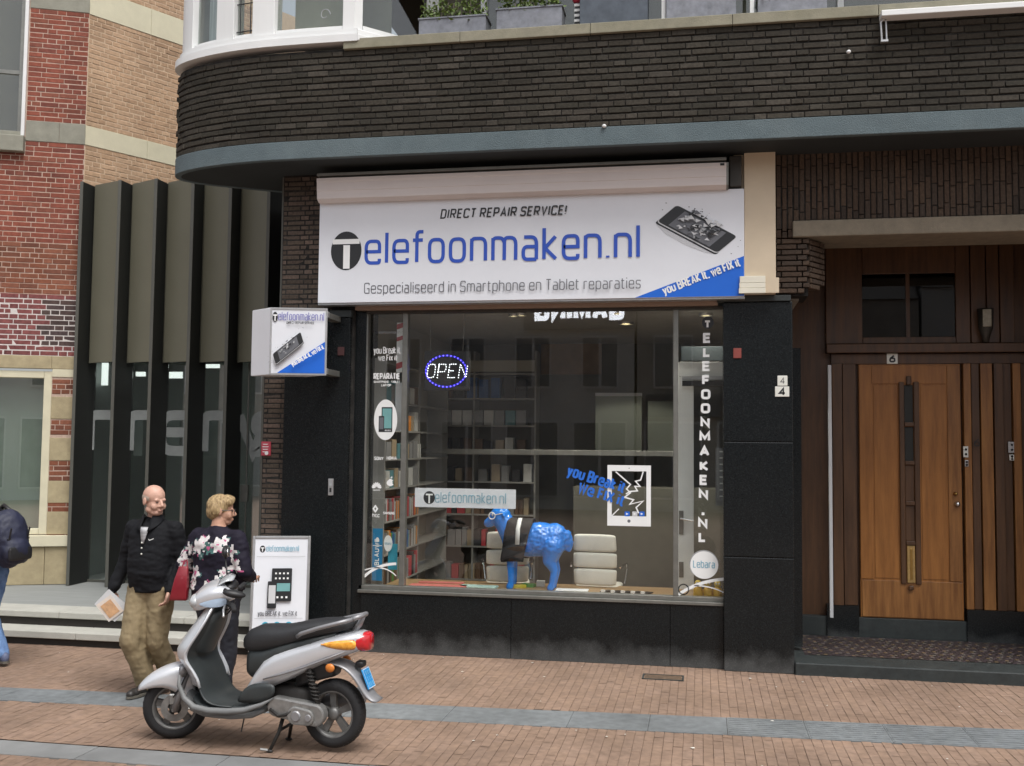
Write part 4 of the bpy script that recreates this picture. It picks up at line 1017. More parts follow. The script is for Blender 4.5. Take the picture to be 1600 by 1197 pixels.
# ================================================================== shop sign, roller shutter, hanging sign
SY = -.15
xl, xr = P(498, 400, SY).x, P(1163, 400, SY).x
z0, z1 = 3.635, 4.70
FS = thing('fascia_sign', 'long white shop sign with blue lettering and a shattered phone', 'sign', ((xl + xr) / 2, SY, z0), world_parts=True)
MB().box(xl, xr, SY, SY + .16, z0, z1).build('sign_panel', M['signw'], FS, bevel=.004)
MB().box(xl - .004, xr + .004, SY + .02, SY + .165, z0 - .018, z0 - .001).build('sign_edge', M['alul'], FS)
def SP_(px, py): q = P(px, py, SY - .001); return (q.x - xl, q.z - z0)
pr = Print((xl, SY - .001, z0))
a, c = SP_(992, 465), SP_(1161, 400)
Wd = xr - xl
pr.poly([(a[0], .004), (Wd - .003, .004), (Wd - .003, c[1])], M['signb'])
pr.build('blue_corner', FS)
def fit(pr_, txt, pL, pR, ybase_L, ycap_L, t, mat, slant=0.0, track=.2, yb=None):
    """set a line of text between two photo positions; ybase/ycap: rows of its foot and capital height"""
    A, B = SP_(pL, ybase_L), SP_(pR, yb if yb is not None else ybase_L); cap = SP_(pL, ycap_L)[1] - A[1]
    W = text_w(txt, t, track) * cap; xs = (B[0] - A[0]) / W
    pr_.text(txt, A[0], A[1], cap, t, mat, track=track, slant=slant, xs=xs)
def newp(): return Print((xl, SY - .002, z0))
pr = newp(); fit(pr, 'elefoonmaken.nl', 570, 999, 414, 363, .105, M['print_blue'], yb=407, track=.22); pr.build('shop_name', FS)
pr = newp(); fit(pr, 'DIRECT REPAIR SERVICE!', 688, 884, 342, 327, .15, M['print_black'], slant=.2, track=.26); pr.build('headline', FS)
pr = newp(); fit(pr, 'Gespecialiseerd in Smartphone en Tablet reparaties', 569, 1001, 459, 442, .085, M['print_grey'], track=.24, yb=454); pr.build('subline', FS)
pr = newp(); A = SP_(541, 392)
pr.disc(A[0], A[1], .168, .205, M['print_black'])
B0, B1 = SP_(520, 382), SP_(562, 375)
pr.poly([(B0[0], B0[1]), (B1[0], B0[1]), (B1[0], B1[1] + .012), (B0[0], B1[1] + .012)], M['print_white'])
B2, B3 = SP_(536, 420), SP_(547, 383)
pr.poly([(B2[0], B2[1]), (B3[0], B2[1]), (B3[0], B3[1]), (B2[0], B3[1])], M['print_white']); pr.build('round_logo', FS)
pr = newp()
# slogan along the blue corner
A, B = SP_(1038, 461), SP_(1158, 416)
ang = math.atan2(B[1] - A[1], B[0] - A[0]); L = math.hypot(B[0] - A[0], B[1] - A[1]); txt = 'you BREAK It, we FIX it'; cap = .088
pr.text(txt, A[0], A[1], cap, .17, M['print_white'], rot=ang, xs=L / (text_w(txt, .17, .16) * cap), track=.16)
pr.build('slogan', FS)
pr = Print((xl, SY - .0015, z0))
pr.mat(M['print_light'])
A, B, D = SP_(1026, 346), SP_(1121, 396), SP_(1057, 320)
mp = lambda u, w: (A[0] + (B[0] - A[0]) * u / 2 + (D[0] - A[0]) * w, A[1] + (B[1] - A[1]) * u / 2 + (D[1] - A[1]) * w)
M['print_shadow'] = pmat('printed_shadow', (.52, .53, .55), .5, var=.03)
pr.poly([mp(*k) for k in ((.05, -.12), (.5, -.3), (1.2, -.32), (1.75, -.2), (1.9, -.12))], M['print_shadow'])
broken_phone(pr, mp, 4, 90)
pr.build('phone_picture', FS)
# roller shutter housing above the sign
RS = thing('roller_shutter_box', 'beige roller shutter housing with shallow ribs above the white sign', 'shutter', ((xl + .25) / 2, SY - .1, 4.70), world_parts=True)
xs1 = P(1135, 275, SY - .1).x
pf = [(SY - .05, 4.69), (SY - .10, 4.72), (SY - .105, 4.80), (SY - .11, 4.80), (SY - .115, 4.885), (SY - .12, 4.90), (SY - .12, 4.935), (SY + .05, 4.94), (SY + .1, 4.69)]
b = MB(); b.rings([[(x, y, z) for (y, z) in pf] for x in (xl + .005, xs1)]); b.build('housing', M['shutter'], RS, bevel=.004)
MB().box(xl + .01, xs1, SY - .13, SY + .06, 4.955, 4.985).build('top_rail', M['alu'], RS, bevel=.003)
MB().box(xl + .03, xs1 - .02, SY - .1, SY + .05, 4.94, 4.955).build('gap_strip', M['bladedark'], RS)
b = MB(); b.rings([[(x, y, z) for (y, z) in pf] for x in (xs1 + .001, xs1 + .02)]); b.build('end_plate', M['alu'], RS)
MB().box(xs1 + .03, xs1 + .15, SY - .0, SY + .12, 4.72, 5.03).build('drive_cover', M['darkframe'], RS, bevel=.01)
MB().box(xs1 - .06, xs1 - .02, SY - .128, SY - .118, 4.905, 4.925).build('drive_slot', M['black'], RS)
# stacked white trim at the lower right end of the sign
q0, q1 = P(1156, 459, SY - .03), P(1196, 433, SY - .03)
TB = thing('trim_block', 'small stack of cream ribbed trim at the lower right sign corner', 'trim', ((q0.x + q1.x) / 2, SY - .03, q0.z), world_parts=True)
M['creamtrim'] = pmat('cream_trim', (.70, .67, .56), .5, var=.04)
dz = (q1.z - q0.z) / 3
for i, e in enumerate((.016, .008, 0)): MB().box(q0.x - e * .6, q1.x, SY - .03 - e, SY + .06, q0.z + dz * i + .002, q0.z + dz * (i + 1) - .002 + (.015 if i == 2 else 0)).build('trim_bar', M['creamtrim'], TB, bevel=.003)
MB().box(q1.x + .001, q1.x + .13, SY + .005, SY + .03 - .002, q0.z + .01, q1.z).build('trim_plate', M['cream'], TB)
# projecting light box, square to the street
cx = P(425, 530, -.45); 
BS = thing('projecting_sign', 'white projecting light box with small blue shop lettering on metal arms', 'sign', (-4.2, -.45, 2.9), world_parts=True)
pA, pB = P(422, 483, -.62), P(511, 589, -.62)
# its face is turned a little towards the right
o_ = Vector((P(422, 535, -.66).x, -.66, 0)); ang = R(0)
xL, xR_ = P(421.5, 535, -.66).x, P(511, 535, -.52).x
zA, zB = P(465, 586, -.6).z, P(465, 481, -.6).z
dirv = Vector((xR_ - xL, .14, 0)); LW = dirv.length; dirv.normalize(); nrm = Vector((dirv.y, -dirv.x, 0))
back = Vector((P(393, 535, -.45).x, -.45, 0)); 
Lo = Vector((xL, -.66, 0))
q = [Lo, Lo + dirv * LW, Lo + dirv * LW + (back - Lo), back]
MB().prism([(p.x, p.y) for p in q], zA, zB).build('light_box', M['signw'], BS, bevel=.006)
b = MB()
for (u0, u1, w0, w1) in ((0, LW, 0, .018), (0, LW, zB - zA - .018, zB - zA), (0, .018, .018, zB - zA - .018), (LW - .018, LW, .018, zB - zA - .018)):
    c0 = Lo + dirv * u0 + nrm * .006; c1 = Lo + dirv * u1 + nrm * .006; k0 = Lo + dirv * u0 - nrm * -.0 ; k1 = Lo + dirv * u1
    b.prism([(c0.x, c0.y), (c1.x, c1.y), (k1.x, k1.y), (k0.x, k0.y)], zA + w0, zA + w1)
b.build('face_frame', M['alul'], BS)
Hh = zB - zA
pr = Print((Lo.x + nrm.x * .007, Lo.y + nrm.y * .007, zA), dirv)
pr.poly([(LW * .14, .019), (LW - .019, .019), (LW - .019, Hh * .50)], M['signb'])
pr.disc(LW * .085, Hh * .86, .026, .05, M['print_black'], 20); pr.poly([(LW * .05, Hh * .875), (LW * .12, Hh * .875), (LW * .12, Hh * .895), (LW * .05, Hh * .895)], M['print_white']); pr.poly([(LW * .075, Hh * .80), (LW * .095, Hh * .80), (LW * .095, Hh * .88), (LW * .075, Hh * .88)], M['print_white'])
t = 'elefoonmaken.nl'; M['print_violet'] = pmat('print_violet_blue', (.18, .18, .45), .5)
pr.text(t, LW * .14, Hh * .81, .085, .085, M['print_violet'], xs=LW * .8 / (text_w(t, .085, .24) * .085), track=.24)
t = 'DIRECT REPAIR SERVICE'; pr.text(t, LW * .29, Hh * .755, .026, .16, M['print_black'], xs=LW * .48 / (text_w(t, .16) * .026))
A, B, D = (LW * .12, Hh * .145), (LW * .60, Hh * .485), (LW * .06, Hh * .30)
broken_phone(pr, lambda u, w: (A[0] + (B[0] - A[0]) * u / 2 + (D[0] - A[0]) * w, A[1] + (B[1] - A[1]) * u / 2 + (D[1] - A[1]) * w), 9, 30)
t = 'you BREAK it, we FIX it'; an = math.atan2(Hh * .27, LW * .55); Lt = math.hypot(LW * .55, Hh * .27)
pr.text(t, LW * .42, Hh * .12, .05, .17, M['print_white'], rot=an, xs=Lt / (text_w(t, .17, .16) * .05), track=.16)
pr.build('face_print', BS)
xe = P(545, 500, -.05).x
for z in (zB - .05, zA + .05):
    p = Lo + dirv * LW
    MB().prism([(p.x - .02, p.y + .05), (p.x + .28, p.y + .56), (p.x + .31, p.y + .66), (p.x - .0, p.y + .12)], z - .028, z + .028).build('support_arm', M['alul'], BS, bevel=.004) if False else MB().box(p.x - .03, -3.75, p.y + .09, p.y + .14, z - .03, z + .03).build('support_arm', M['alul'], BS, bevel=.004)
    MB().box(-3.86, -3.75, p.y + .141, -.006, z - .03, z + .03).build('support_arm', M['alu'], BS, bevel=.004)
# ---- house numbers, alarm boxes, bells, wall lamp
def plate(px, py, w, h, Y, txt, label, cap=.07, t=.2, name='house_number'):
    p = P(px, py, Y); tt = thing(name, label, 'number plate', (p.x, Y, p.z))
    MB().box(-w / 2, w / 2, -.008, 0, -h / 2, h / 2).build('plate', M['enamel'], tt, bevel=.004)
    q = Print((0, -.009, 0)); q.text(txt, 0, -cap / 2, cap, t, M['print_black'], center=True); q.build('numeral', tt)
plate(1222.5, 595, .095, .10, -.006, '4', 'small white plate with thin number 4 on the black granite pillar', .06, .12)
plate(1222, 612, .135, .10, -.006, '4', 'wide white enamel plate with bold number 4 on the black granite pillar', .078, .22)
plate(1394, 560.5, .115, .115, DY - .022, '6', 'white enamel plate with number 6 above the wooden door', .085, .22)
p = P(1513.5, 693, DY - .045)
q = Print((p.x + .03, DY - .066, p.z)); q.text('6', .02, -.03, .085, .12, M['print_black']); tag(q.build('door_numeral'), 'dark numeral 6 on the timber beside the wooden door', 'number')
def dev(px, py, w, h, d, Y, label, cat, name, mat, extra=None):
    p = P(px, py, Y); tt = thing(name, label, cat, (p.x, Y, p.z))
    MB().box(-w / 2, w / 2, -d, 0, -h / 2, h / 2).build('case', mat, tt, bevel=.004)
    if extra: extra(tt, w, h, d)
    return tt
def _lines(tt, w, h, d):
    q = Print((0, -d - .001, 0)); r = random.Random(2)
    for i in range(4): q.poly([(-w * .36 + r.uniform(0, .01), h * (.28 - i * .18)), (w * .3 - r.uniform(0, .02), h * (.28 - i * .18)), (w * .3, h * (.34 - i * .18)), (-w * .36, h * (.34 - i * .18))], M['print_white'])
    q.disc(w * .1, -h * .32, w * .2, w * .2, M['print_white'], 14); q.build('print', tt)
dev(416.5, 701, .105, .15, .02, .045, 'red notice box with white signs on the narrow brick pier', 'notice', 'red_notice', pmat('bright_red', (.50, .06, .09), .5), _lines)
dev(1152, 552, .078, .10, .012, -.006, 'small red box high on the left edge of the number 4 pillar', 'alarm box', 'red_alarm_box', pmat('dull_red', (.22, .045, .035), .6))
dev(533, 549, .075, .09, .012, -.006, 'dark red box behind the arms of the projecting sign', 'alarm box', 'dark_alarm_box', pmat('dark_red', (.055, .018, .018), .6))
def _key(tt, w, h, d):
    MB().box(-w * .3, w * .3, -d - .004, -d, h * .05, h * .35).build('button', M['print_mid'], tt); MB().box(-w * .18, w * .18, -d - .004, -d, -h * .3, -h * .05).build('keyhole', M['black'], tt)
dev(517.5, 761, .055, .175, .02, -.006, 'small grey key switch on the left black granite pillar', 'switch', 'key_switch', M['alul'], _key)
def _bell(tt, w, h, d):
    for z in (.22, -.22):
        b = MB(); b.smooth = True; b.lathe([(0, .001), (-.006, .012), (-.008, .001)], (0, -d, z * h), 'y', 12, closed=False); b.build('button', M['print_black'], tt)
dev(1508.5, 706, .05, .12, .02, DY - .062, 'slim white doorbell plate right of the wooden door', 'doorbell', 'doorbell', M['enamel'], _bell)
dev(1510, 724, .038, .07, .015, DY - .062, 'little grey lower bell button below the slim doorbell', 'doorbell', 'bell_button', M['alul'], _bell)
dev(1580, 699, .07, .12, .022, DY - .04, 'round edged steel bell panel with two buttons at far right', 'doorbell', 'double_doorbell', M['alul'], _bell)
dev(1580.5, 715, .05, .065, .018, DY - .04, 'white lower bell square at far right', 'doorbell', 'bell_square', M['enamel'], _bell)
p = P(1540, 506, DY - .1); WL = thing('wall_lamp', 'dark wall lantern with milky glass above the timber front', 'lamp', (p.x, DY - .1, p.z))
M['milk'] = pmat('milk_glass', (.32, .29, .22), .4, var=.3, scale=25)
b = MB(); b.smooth = True; b.lathe([(.17, .03), (.165, .085), (-.05, .075), (-.12, .05), (-.2, .03)], (0, 0, 0), 'z', 6, closed=False); b.build('lamp_frame', M['darkframe'], WL)
MB().box(-.05, .04, -.09, -.074, -.04, .15).build('lamp_glass', M['milk'], WL, bevel=.006); MB().cyl((0, 0, .0), (0, .12, .0), .02, n=10).build('lamp_bracket', M['darkframe'], WL)
# small rod and bracket on the parapet at the right, odd nails
q0, q1 = P(1376, 25, FR - .12), P(1660, 8, FR - .12)
AB = thing('awning_rail', 'white rail with a drooping bracket on the dark parapet at right', 'rail', (q0.x, FR - .12, q0.z), world_parts=True)
MB().box(q0.x, 3.85, FR - .17, FR - .037, q0.z - .02, q0.z + .035).build('rail', M['white'], AB, bevel=.006)
b = MB(); b.tube([(q0.x + .03, FR - .11, q0.z - .02), (q0.x - .0, FR - .12, q0.z - .06), (q0.x + .01, FR - .11, q0.z - .23)], .009, 8); b.tube([(q0.x + .05, FR - .09, q0.z - .02), (q0.x + .055, FR - .09, q0.z - .23)], .008, 8); b.box(q0.x - .0, q0.x + .065, FR - .12, FR - .08, q0.z - .24, q0.z - .222)
b.build('bracket', M['alul'], AB)
for (px, py, nm) in ((944, 197, 'white blob of a lamp hook on the grey band above the sign'), (1326, 81, 'white chipped hook on the parapet near the awning bracket')):
    p = P(px, py, FR - .03); t_ = thing('wall_hook', nm, 'hook', (p.x, FR - .02, p.z)); b = MB(); b.smooth = True; b.ell((0, -.01, 0), (.022, .02, .018), 10, 6); b.build('hook', M['white'], t_)
# ================================================================== planters along the coping
rp = random.Random(21)
def leaves(name, parent, x0, x1, y0, y1, z0, z1, n, size, mat):
    v, f = [], []
    for i in range(n):
        u = rp.random(); c = Vector((x0 + (x1 - x0) * u, rp.uniform(y0, y1), z0 + (z1 - z0) * rp.random() ** .8 * (.55 + .45 * math.sin(u * 9 + x0 * 3) ** 2)))
        d = Vector((rp.gauss(0, 1), rp.gauss(0, 1) - .3, rp.gauss(0, .8) + .5)).normalized(); e = d.cross(Vector((rp.gauss(0, 1), rp.gauss(0, 1), rp.gauss(0, 1)))).normalized(); s_ = size * rp.uniform(.6, 1.3); k = len(v)
        v += [c, c + d * s_ * .5 + e * s_ * .28, c + d * s_, c + d * s_ * .5 - e * s_ * .28]; f.append((k, k + 1, k + 2, k + 3))
    b = MB(); b.add(v, f); return b.build(name, mat, parent, fix=False)
def planter(pa, pb, pya, dark, label, plant=True, hh=.36):
    q0, q1 = P(pa, pya, FR + .0), P(pb, pya, FR + .0); z = ZC + .106
    T = thing('planter_box', label, 'planter', ((q0.x + q1.x) / 2, FR + .12, z), group='zinc planters on the coping'); w = (q1.x - q0.x) / 2; m_ = M['zincd'] if dark else M['zinc']
    t_ = .012
    b = MB(); d = .13
    b.bbox(-w, w, -d, -d + t_, 0, hh, .003); b.bbox(-w, w, d - t_, d, 0, hh, .003); b.bbox(-w, -w + t_, -d + t_, d - t_, 0, hh, .003); b.bbox(w - t_, w, -d + t_, d - t_, 0, hh, .003); b.build('box_sides', m_, T)
    b = MB()
    for (a, c, y0, y1) in ((-w - .008, w + .008, -d - .008, -d + .014), (-w - .008, w + .008, d - .014, d + .008)): b.box(a, c, y0, y1, hh, hh + .014)
    for s in (-1, 1): b.box(s * w - .012, s * w + .012, -d + .014, d - .014, hh, hh + .014)
    b.build('rim', m_, T); MB().box(-w + t_, w - t_, -d + t_, d - t_, .01, hh - .05).build('soil', pmat('soil', (.03, .022, .016), .95), T)
    if plant:
        PT = thing('planter_plant', plant, 'plant', ((q0.x + q1.x) / 2, FR + .12, z + hh - .05), group='green plants in the planters')
        leaves('foliage', PT, -w * .95, w * .95, -.14, .12, .02, .34, 700, .045, M['leaf'])
        b = MB()
        for i in range(9): x = rp.uniform(-w * .8, w * .8); b.tube([(x, 0, 0), (x + rp.uniform(-.05, .05), rp.uniform(-.05, .05), .25)], [.006, .003], 5)
        b.build('stems', M['concrete'], PT)
planter(655, 759, 30, False, 'low scuffed zinc planter nearest the white bay window', 'bushy box plant in the planter nearest the white bay', .155)
planter(776, 878, 22, False, 'grey zinc planter second from the white bay window', 'bushy box plant in the second planter from the bay', .20)
planter(906, 1012, 12, True, 'dark blue grey planter beside the striped post', None, .34)
planter(1041, 1150, 8, False, 'pale zinc planter between the two white posts', None, .34)
planter(1184, 1292, 3, False, 'scuffed grey planter right of the right white post', 'tuft of bright green plant at the right end planter', .15)
for (px, lb) in ((1037, 'slim white post between dark and pale planters'), (1175, 'slim white post right of the pale planter')):
    p = P(px, 15, FR + .06); t_ = thing('terrace_post', lb, 'post', (p.x, FR + .06, ZC + .106)); MB().box(-.02, .02, -.02, .02, 0, .9).build('post', M['white'], t_, bevel=.003); MB().box(-.035, .035, -.035, .035, 0, .012).build('foot', M['white'], t_)
p = P(902, 20, FR + .1); t_ = thing('striped_post', 'white and black striped post with a red top between planters', 'post', (p.x, FR + .1, ZC + .106))
MB().box(-.022, .022, -.02, .02, 0, .26).build('post_core', M['print_black'], t_)
for i in range(5): MB().box(-.026, .026, -.026, .024, .015 + i * .052, .04 + i * .052).build('stripe', M['white'], t_)
MB().box(-.04, .04, -.04, .04, 0, .012).build('foot', M['white'], t_)
b = MB(); b.smooth = True; b.ell((0, 0, .30), (.05, .05, .045)); b.build('red_cap', pmat('red_flower', (.35, .02, .05), .5), t_)
# ================================================================== inside the shop
SR = thing('shop_room', 'dim shop interior behind the big window', 'room', (-1.4, 2.4, .1), world_parts=True)
RX0, RX1, RY1, RZ0, RZ1 = -3.66, .93, 4.45, .10, 3.64
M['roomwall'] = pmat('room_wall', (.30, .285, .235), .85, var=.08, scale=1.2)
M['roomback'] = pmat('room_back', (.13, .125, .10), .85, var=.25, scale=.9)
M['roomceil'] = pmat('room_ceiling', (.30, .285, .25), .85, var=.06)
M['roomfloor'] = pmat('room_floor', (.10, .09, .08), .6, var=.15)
MB().box(RX0 - .04, RX0, .22, RY1, 0, RZ1).build('room_wall', M['roomwall'], SR)
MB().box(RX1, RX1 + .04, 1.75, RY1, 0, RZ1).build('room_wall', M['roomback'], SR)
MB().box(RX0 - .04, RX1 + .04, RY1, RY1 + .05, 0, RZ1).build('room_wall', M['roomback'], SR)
MB().box(RX0 - .04, RX1 + .04, .25, RY1, RZ1, RZ1 + .04).build('room_ceiling', M['roomceil'], SR)
MB().box(RX0 - .04, RX1 + .04, .25, RY1, .02, RZ0).build('room_floor', M['roomfloor'], SR)
def pan(px0, px1, py0, py1, Y, nm, mt, d=.03):
    a, c = P(px0, py1, Y), P(px1, py0, Y); return MB().box(a.x, c.x, Y, Y + d, a.z, c.z).build(nm, mt, SR, bevel=.004)
pan(845, 940, 530, 585, 4.40, 'wall_panel', pmat('brown_panel', (.22, .135, .06), .7, var=.25, scale=2), .04)
M['greenp'] = pmat('grey_green_panel', (.13, .145, .115), .6, var=.1, scale=1.5)
pan(930, 1003, 618, 708, 3.0, 'partition_panel', M['greenp']); pan(1012, 1056, 627, 708, 3.0, 'partition_panel', M['greenp'])
pan(930, 1003, 614, 619, 2.98, 'partition_rail', M['print_mid'])
pan(640, 1056, 705, 708.5, 2.6, 'counter_rail', M['alu'], .04)
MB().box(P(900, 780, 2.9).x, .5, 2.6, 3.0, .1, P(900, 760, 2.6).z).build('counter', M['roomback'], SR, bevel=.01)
# display deck
DK = thing('display_deck', 'light wooden display deck just inside the shop window', 'deck', (-1.6, .6, RZ0), world_parts=True)
for i in range(4):
    MB().box(-3.48, .21, .20 + i * .21, .405 + i * .21, .60, .642).build('plank', M['deck'], DK, bevel=.003)
MB().box(-3.48, .21, 1.0, 1.03, RZ0, .60).build('deck_front', M['plasterd'], DK)
# ceiling spots that are on
M['spot'] = emat('lit_spot', (1.0, .82, .42), 9.0)
for i, (px, py, r) in enumerate(((803, 494.5, .05), (814, 493.5, .05), (965, 491, .05), (978, 507, .07), (1103, 494, .06))):
    p = G(px, py, RZ1 - .03); t_ = thing('ceiling_spot', ('round lit ceiling spot near the middle of the window top', 'lit ceiling spot just right of its twin near the window top', 'lit ceiling spot close behind the top of the window, right half', 'lit ceiling spot farther back in the right half of the shop', 'lit ceiling spot above the narrow right window pane')[i], 'lamp', (p.x, p.y, RZ1), group='lit ceiling spots in the shop')
    b = MB(); b.smooth = True; b.lathe([(0, r * 1.25), (-.03, r * 1.25), (-.03, r), (0, r)], (0, 0, 0), 'z', 20); b.build('ring', M['alul'], t_)
    b = MB(); b.lathe([(-.012, r), (-.022, .001)], (0, 0, 0), 'z', 20, closed=False); b.build('lens', M['spot'], t_)
    ld = bpy.data.lights.new('spot_light', 'SPOT'); ld.energy = 34; ld.color = (1, .93, .82); ld.spot_size = R(110); ld.shadow_soft_size = .05
    lo = bpy.data.objects.new('spot_light', ld); COL.objects.link(lo); lo.parent = t_; lo.location = (0, 0, -.05)
# ---- shelving along the left wall and across the back
rs = random.Random(31)
boxm = {n: pmat('goods_' + n.replace(' ', '_'), c, .55, var=.12) for n, c in dict(grey=(.22, .22, .22), white=(.5, .5, .48), tan=(.32, .25, .16), orange=(.55, .20, .03), green=(.06, .22, .05), blue=(.03, .10, .28), red=(.42, .04, .05), black=(.02, .02, .022), teal=(.10, .24, .26), yellow=(.45, .38, .04), brown=(.12, .07, .04)).items()}
zsh = [.62, .965, 1.32, 1.68, 2.0, 2.32, 2.64, 3.06]
LS = thing('wall_shelf', 'grey shelf unit along the left wall inside the shop', 'shelf', (-3.5, 1.6, RZ0), world_parts=True)
for z in zsh: MB().box(-3.65, -3.36, .42, 3.2, z - .02, z).build('shelf_board', M['shelf'], LS, bevel=.002)
for y in (.42, 1.8, 3.2): MB().box(-3.66, -3.37, y - .015, y + .015, RZ0, 3.1).build('upright', M['shelf'], LS)
MB().box(-3.658, -3.65, .42, 3.2, RZ0, 3.1).build('back_panel', M['roomwall'], LS)
BKS = thing('back_shelf', 'wide shelf unit across the back of the shop', 'shelf', (-2.6, 3.5, RZ0), world_parts=True)
bx0, bx1 = P(668, 650, 3.3).x, P(836, 650, 3.3).x
zbk = [P(740, y, 3.3).z for y in (905, 853, 803, 752, 708, 664, 622, 583)]
for z in zbk: MB().box(bx0, bx1, 3.3, 3.62, z - .02, z).build('shelf_board', M['shelf'], BKS, bevel=.002)
for x in (bx0, (bx0 + bx1) / 2 - .1, bx1): MB().box(x - .012, x + .012, 3.31, 3.62, RZ0, zbk[-1] + .3).build('upright', M['shelf'], BKS)
MB().box(bx0, bx1, 3.62, 3.64, RZ0, zbk[-1] + .3).build('back_panel', M['plasterd'], BKS)
MB().box(bx0 + .05, bx1, 3.28, 3.31, zbk[-1] + .02, zbk[-1] + .17).build('header_board', M['roomwall'], BKS)
ORD = ['first', 'second', 'third', 'fourth', 'fifth', 'sixth', 'seventh', 'eighth', 'ninth', 'tenth', 'eleventh', 'twelfth', 'thirteenth', 'fourteenth', 'fifteenth', 'sixteenth', 'seventeenth', 'eighteenth']
seen = {}
def goods(nm, cat, colr, loc, w, d, h, label, group):
    k_ = seen[label] = seen.get(label, -1) + 1; label = ORD[k_] + ' ' + label
    o_ = thing(nm, label, cat, loc, group=group)
    MB().bbox(-w / 2, w / 2, -d / 2, d / 2, 0, h, .002).build('carton' if nm != 'book' else 'cover', boxm[colr], o_)
    return o_
low = ['grey', 'grey', 'white', 'tan', 'orange', 'orange', 'green', 'blue', 'blue', 'teal', 'grey', 'brown', 'grey', 'white']
names_row = ('lowest', 'second lowest', 'third lowest', 'fourth lowest', 'fourth highest', 'third highest', 'second highest')
for r_, z in enumerate(zsh[:-1]):
    y = .46; i = 0
    while y < 1.75:
        if r_ in (1, 2): w, h, c = rs.uniform(.028, .05), rs.uniform(.19, .25), low[i % len(low)] if r_ == 1 else rs.choice(('red', 'orange', 'grey', 'brown', 'teal', 'white'))
        elif r_ == 0: w, h, c = rs.uniform(.05, .09), rs.uniform(.2, .27), rs.choice(('black', 'grey', 'red', 'brown', 'green'))
        else: w, h, c = rs.uniform(.09, .2), rs.uniform(.15, .24), rs.choice(('grey', 'white', 'teal', 'grey', 'brown', 'tan', 'orange' if r_ == 5 else 'grey'))
        kind = 'book' if r_ in (1, 2) else 'product_box'
        goods(kind, 'book' if kind == 'book' else 'box', c, (-3.47, y + w / 2, z), .2, w * .93, h,
              ('%s %s from the window on the %s left wall shelf' % (c, 'book spine' if kind == 'book' else 'product carton', names_row[r_])), 'goods on the left wall shelf')
        y += w + (.0 if r_ < 3 else rs.uniform(0, .05)); i += 1
for r_, z in enumerate(zbk[:-1]):
    x = bx0 + .03; i = 0
    while x < bx1 - .1:
        if r_ == 5: w, h, c = .145, .20, rs.choice(('teal', 'grey', 'white', 'grey'))
        elif r_ == 6: w, h, c = rs.uniform(.08, .16), rs.uniform(.24, .3), rs.choice(('black', 'brown', 'black', 'yellow' if i == 0 else 'black', 'blue'))
        elif r_ in (3, 4): w, h, c = rs.uniform(.09, .13), rs.uniform(.16, .24), rs.choice(('black', 'grey', 'brown', 'tan', 'white'))
        else: w, h, c = rs.uniform(.05, .12), rs.uniform(.18, .27), rs.choice(('brown', 'grey', 'tan', 'black', 'red'))
        if x + w > bx1 - .02: break
        goods('product_box', 'box', c, (x + w / 2, 3.42, z), w * .92, .16, h, '%s carton from the left on the %s back shelf board' % (c, names_row[r_]), 'goods on the back shelf')
        x += w + (rs.uniform(0, .06) if r_ in (3, 4, 6) else .004); i += 1
# ---- white inner door behind the right pane
dx0 = P(1060, 700, 1.0).x; ID = thing('inner_door', 'white framed glass door with handle behind the narrow right pane', 'door', (dx0, 1.0, RZ0), world_parts=True)
zd1 = P(1090, 566, 1.0).z; M['doorw'] = pmat('door_white', (.80, .82, .80), .4, var=.03)
MB().box(dx0, P(1084, 700, 1.0).x, .97, 1.03, RZ0, zd1 - .16).build('stile', M['doorw'], ID, bevel=.004)
MB().box(dx0, .8, .97, 1.03, zd1 - .158, zd1).build('top_rail', M['doorw'], ID, bevel=.004)
MB().box(P(1084.5, 700, 1.0).x, .8, .99, 1.0, RZ0 + .2, zd1 - .26).build('door_pane', M['glass'], ID)
MB().box(P(1084.5, 700, 1.0).x, .8, .975, 1.025, zd1 - .26, zd1 - .159).build('top_rail', M['doorw'], ID, bevel=.004)
MB().box(P(1066, 600, .9).x, .8, .88, .95, P(1090, 603, .9).z, P(1090, 595, .9).z).build('door_closer', M['black'], ID)
MB().box(P(1066, 600, .9).x, .8, .89, .94, P(1090, 593.5, .9).z, P(1090, 588, .9).z).build('closer_arm', M['alul'], ID)
for (y0, y1) in ((798, 835), (878, 902)):
    a, c = P(1061, y1, .965), P(1068, y0, .965); MB().box(a.x, c.x, .958, .969, a.z, c.z).build('lock_plate', M['alu'], ID, bevel=.002)
p = P(1064, 810, .95); b = MB(); b.tube([(p.x, .965, p.z), (p.x, .91, p.z), (p.x + .03, .90, p.z - .005), (p.x + .13, .90, p.z - .02)], .011, 8); b.build('door_handle', M['chrome'], ID)
pan(1064, 1135, 541, 564, 1.3, 'door_banner', pmat('dark_teal_banner', (.008, .016, .02), .7), .02)
MB().box(P(1118, 730, 1.25).x, P(1140, 730, 1.25).x, 1.25, 1.26, P(1120, 790, 1.25).z, P(1120, 700, 1.25).z).build('notice_board', M['print_grey'], SR)
pr = Print((P(1120, 730, 1.24).x, 1.245, P(1120, 785, 1.24).z)); [pr.poly([(.03, .06 + i * .07), (.12, .06 + i * .07), (.12, .075 + i * .07), (.03, .075 + i * .07)], M['print_light']) for i in range(8)]; pr.build('notice_lines', SR)
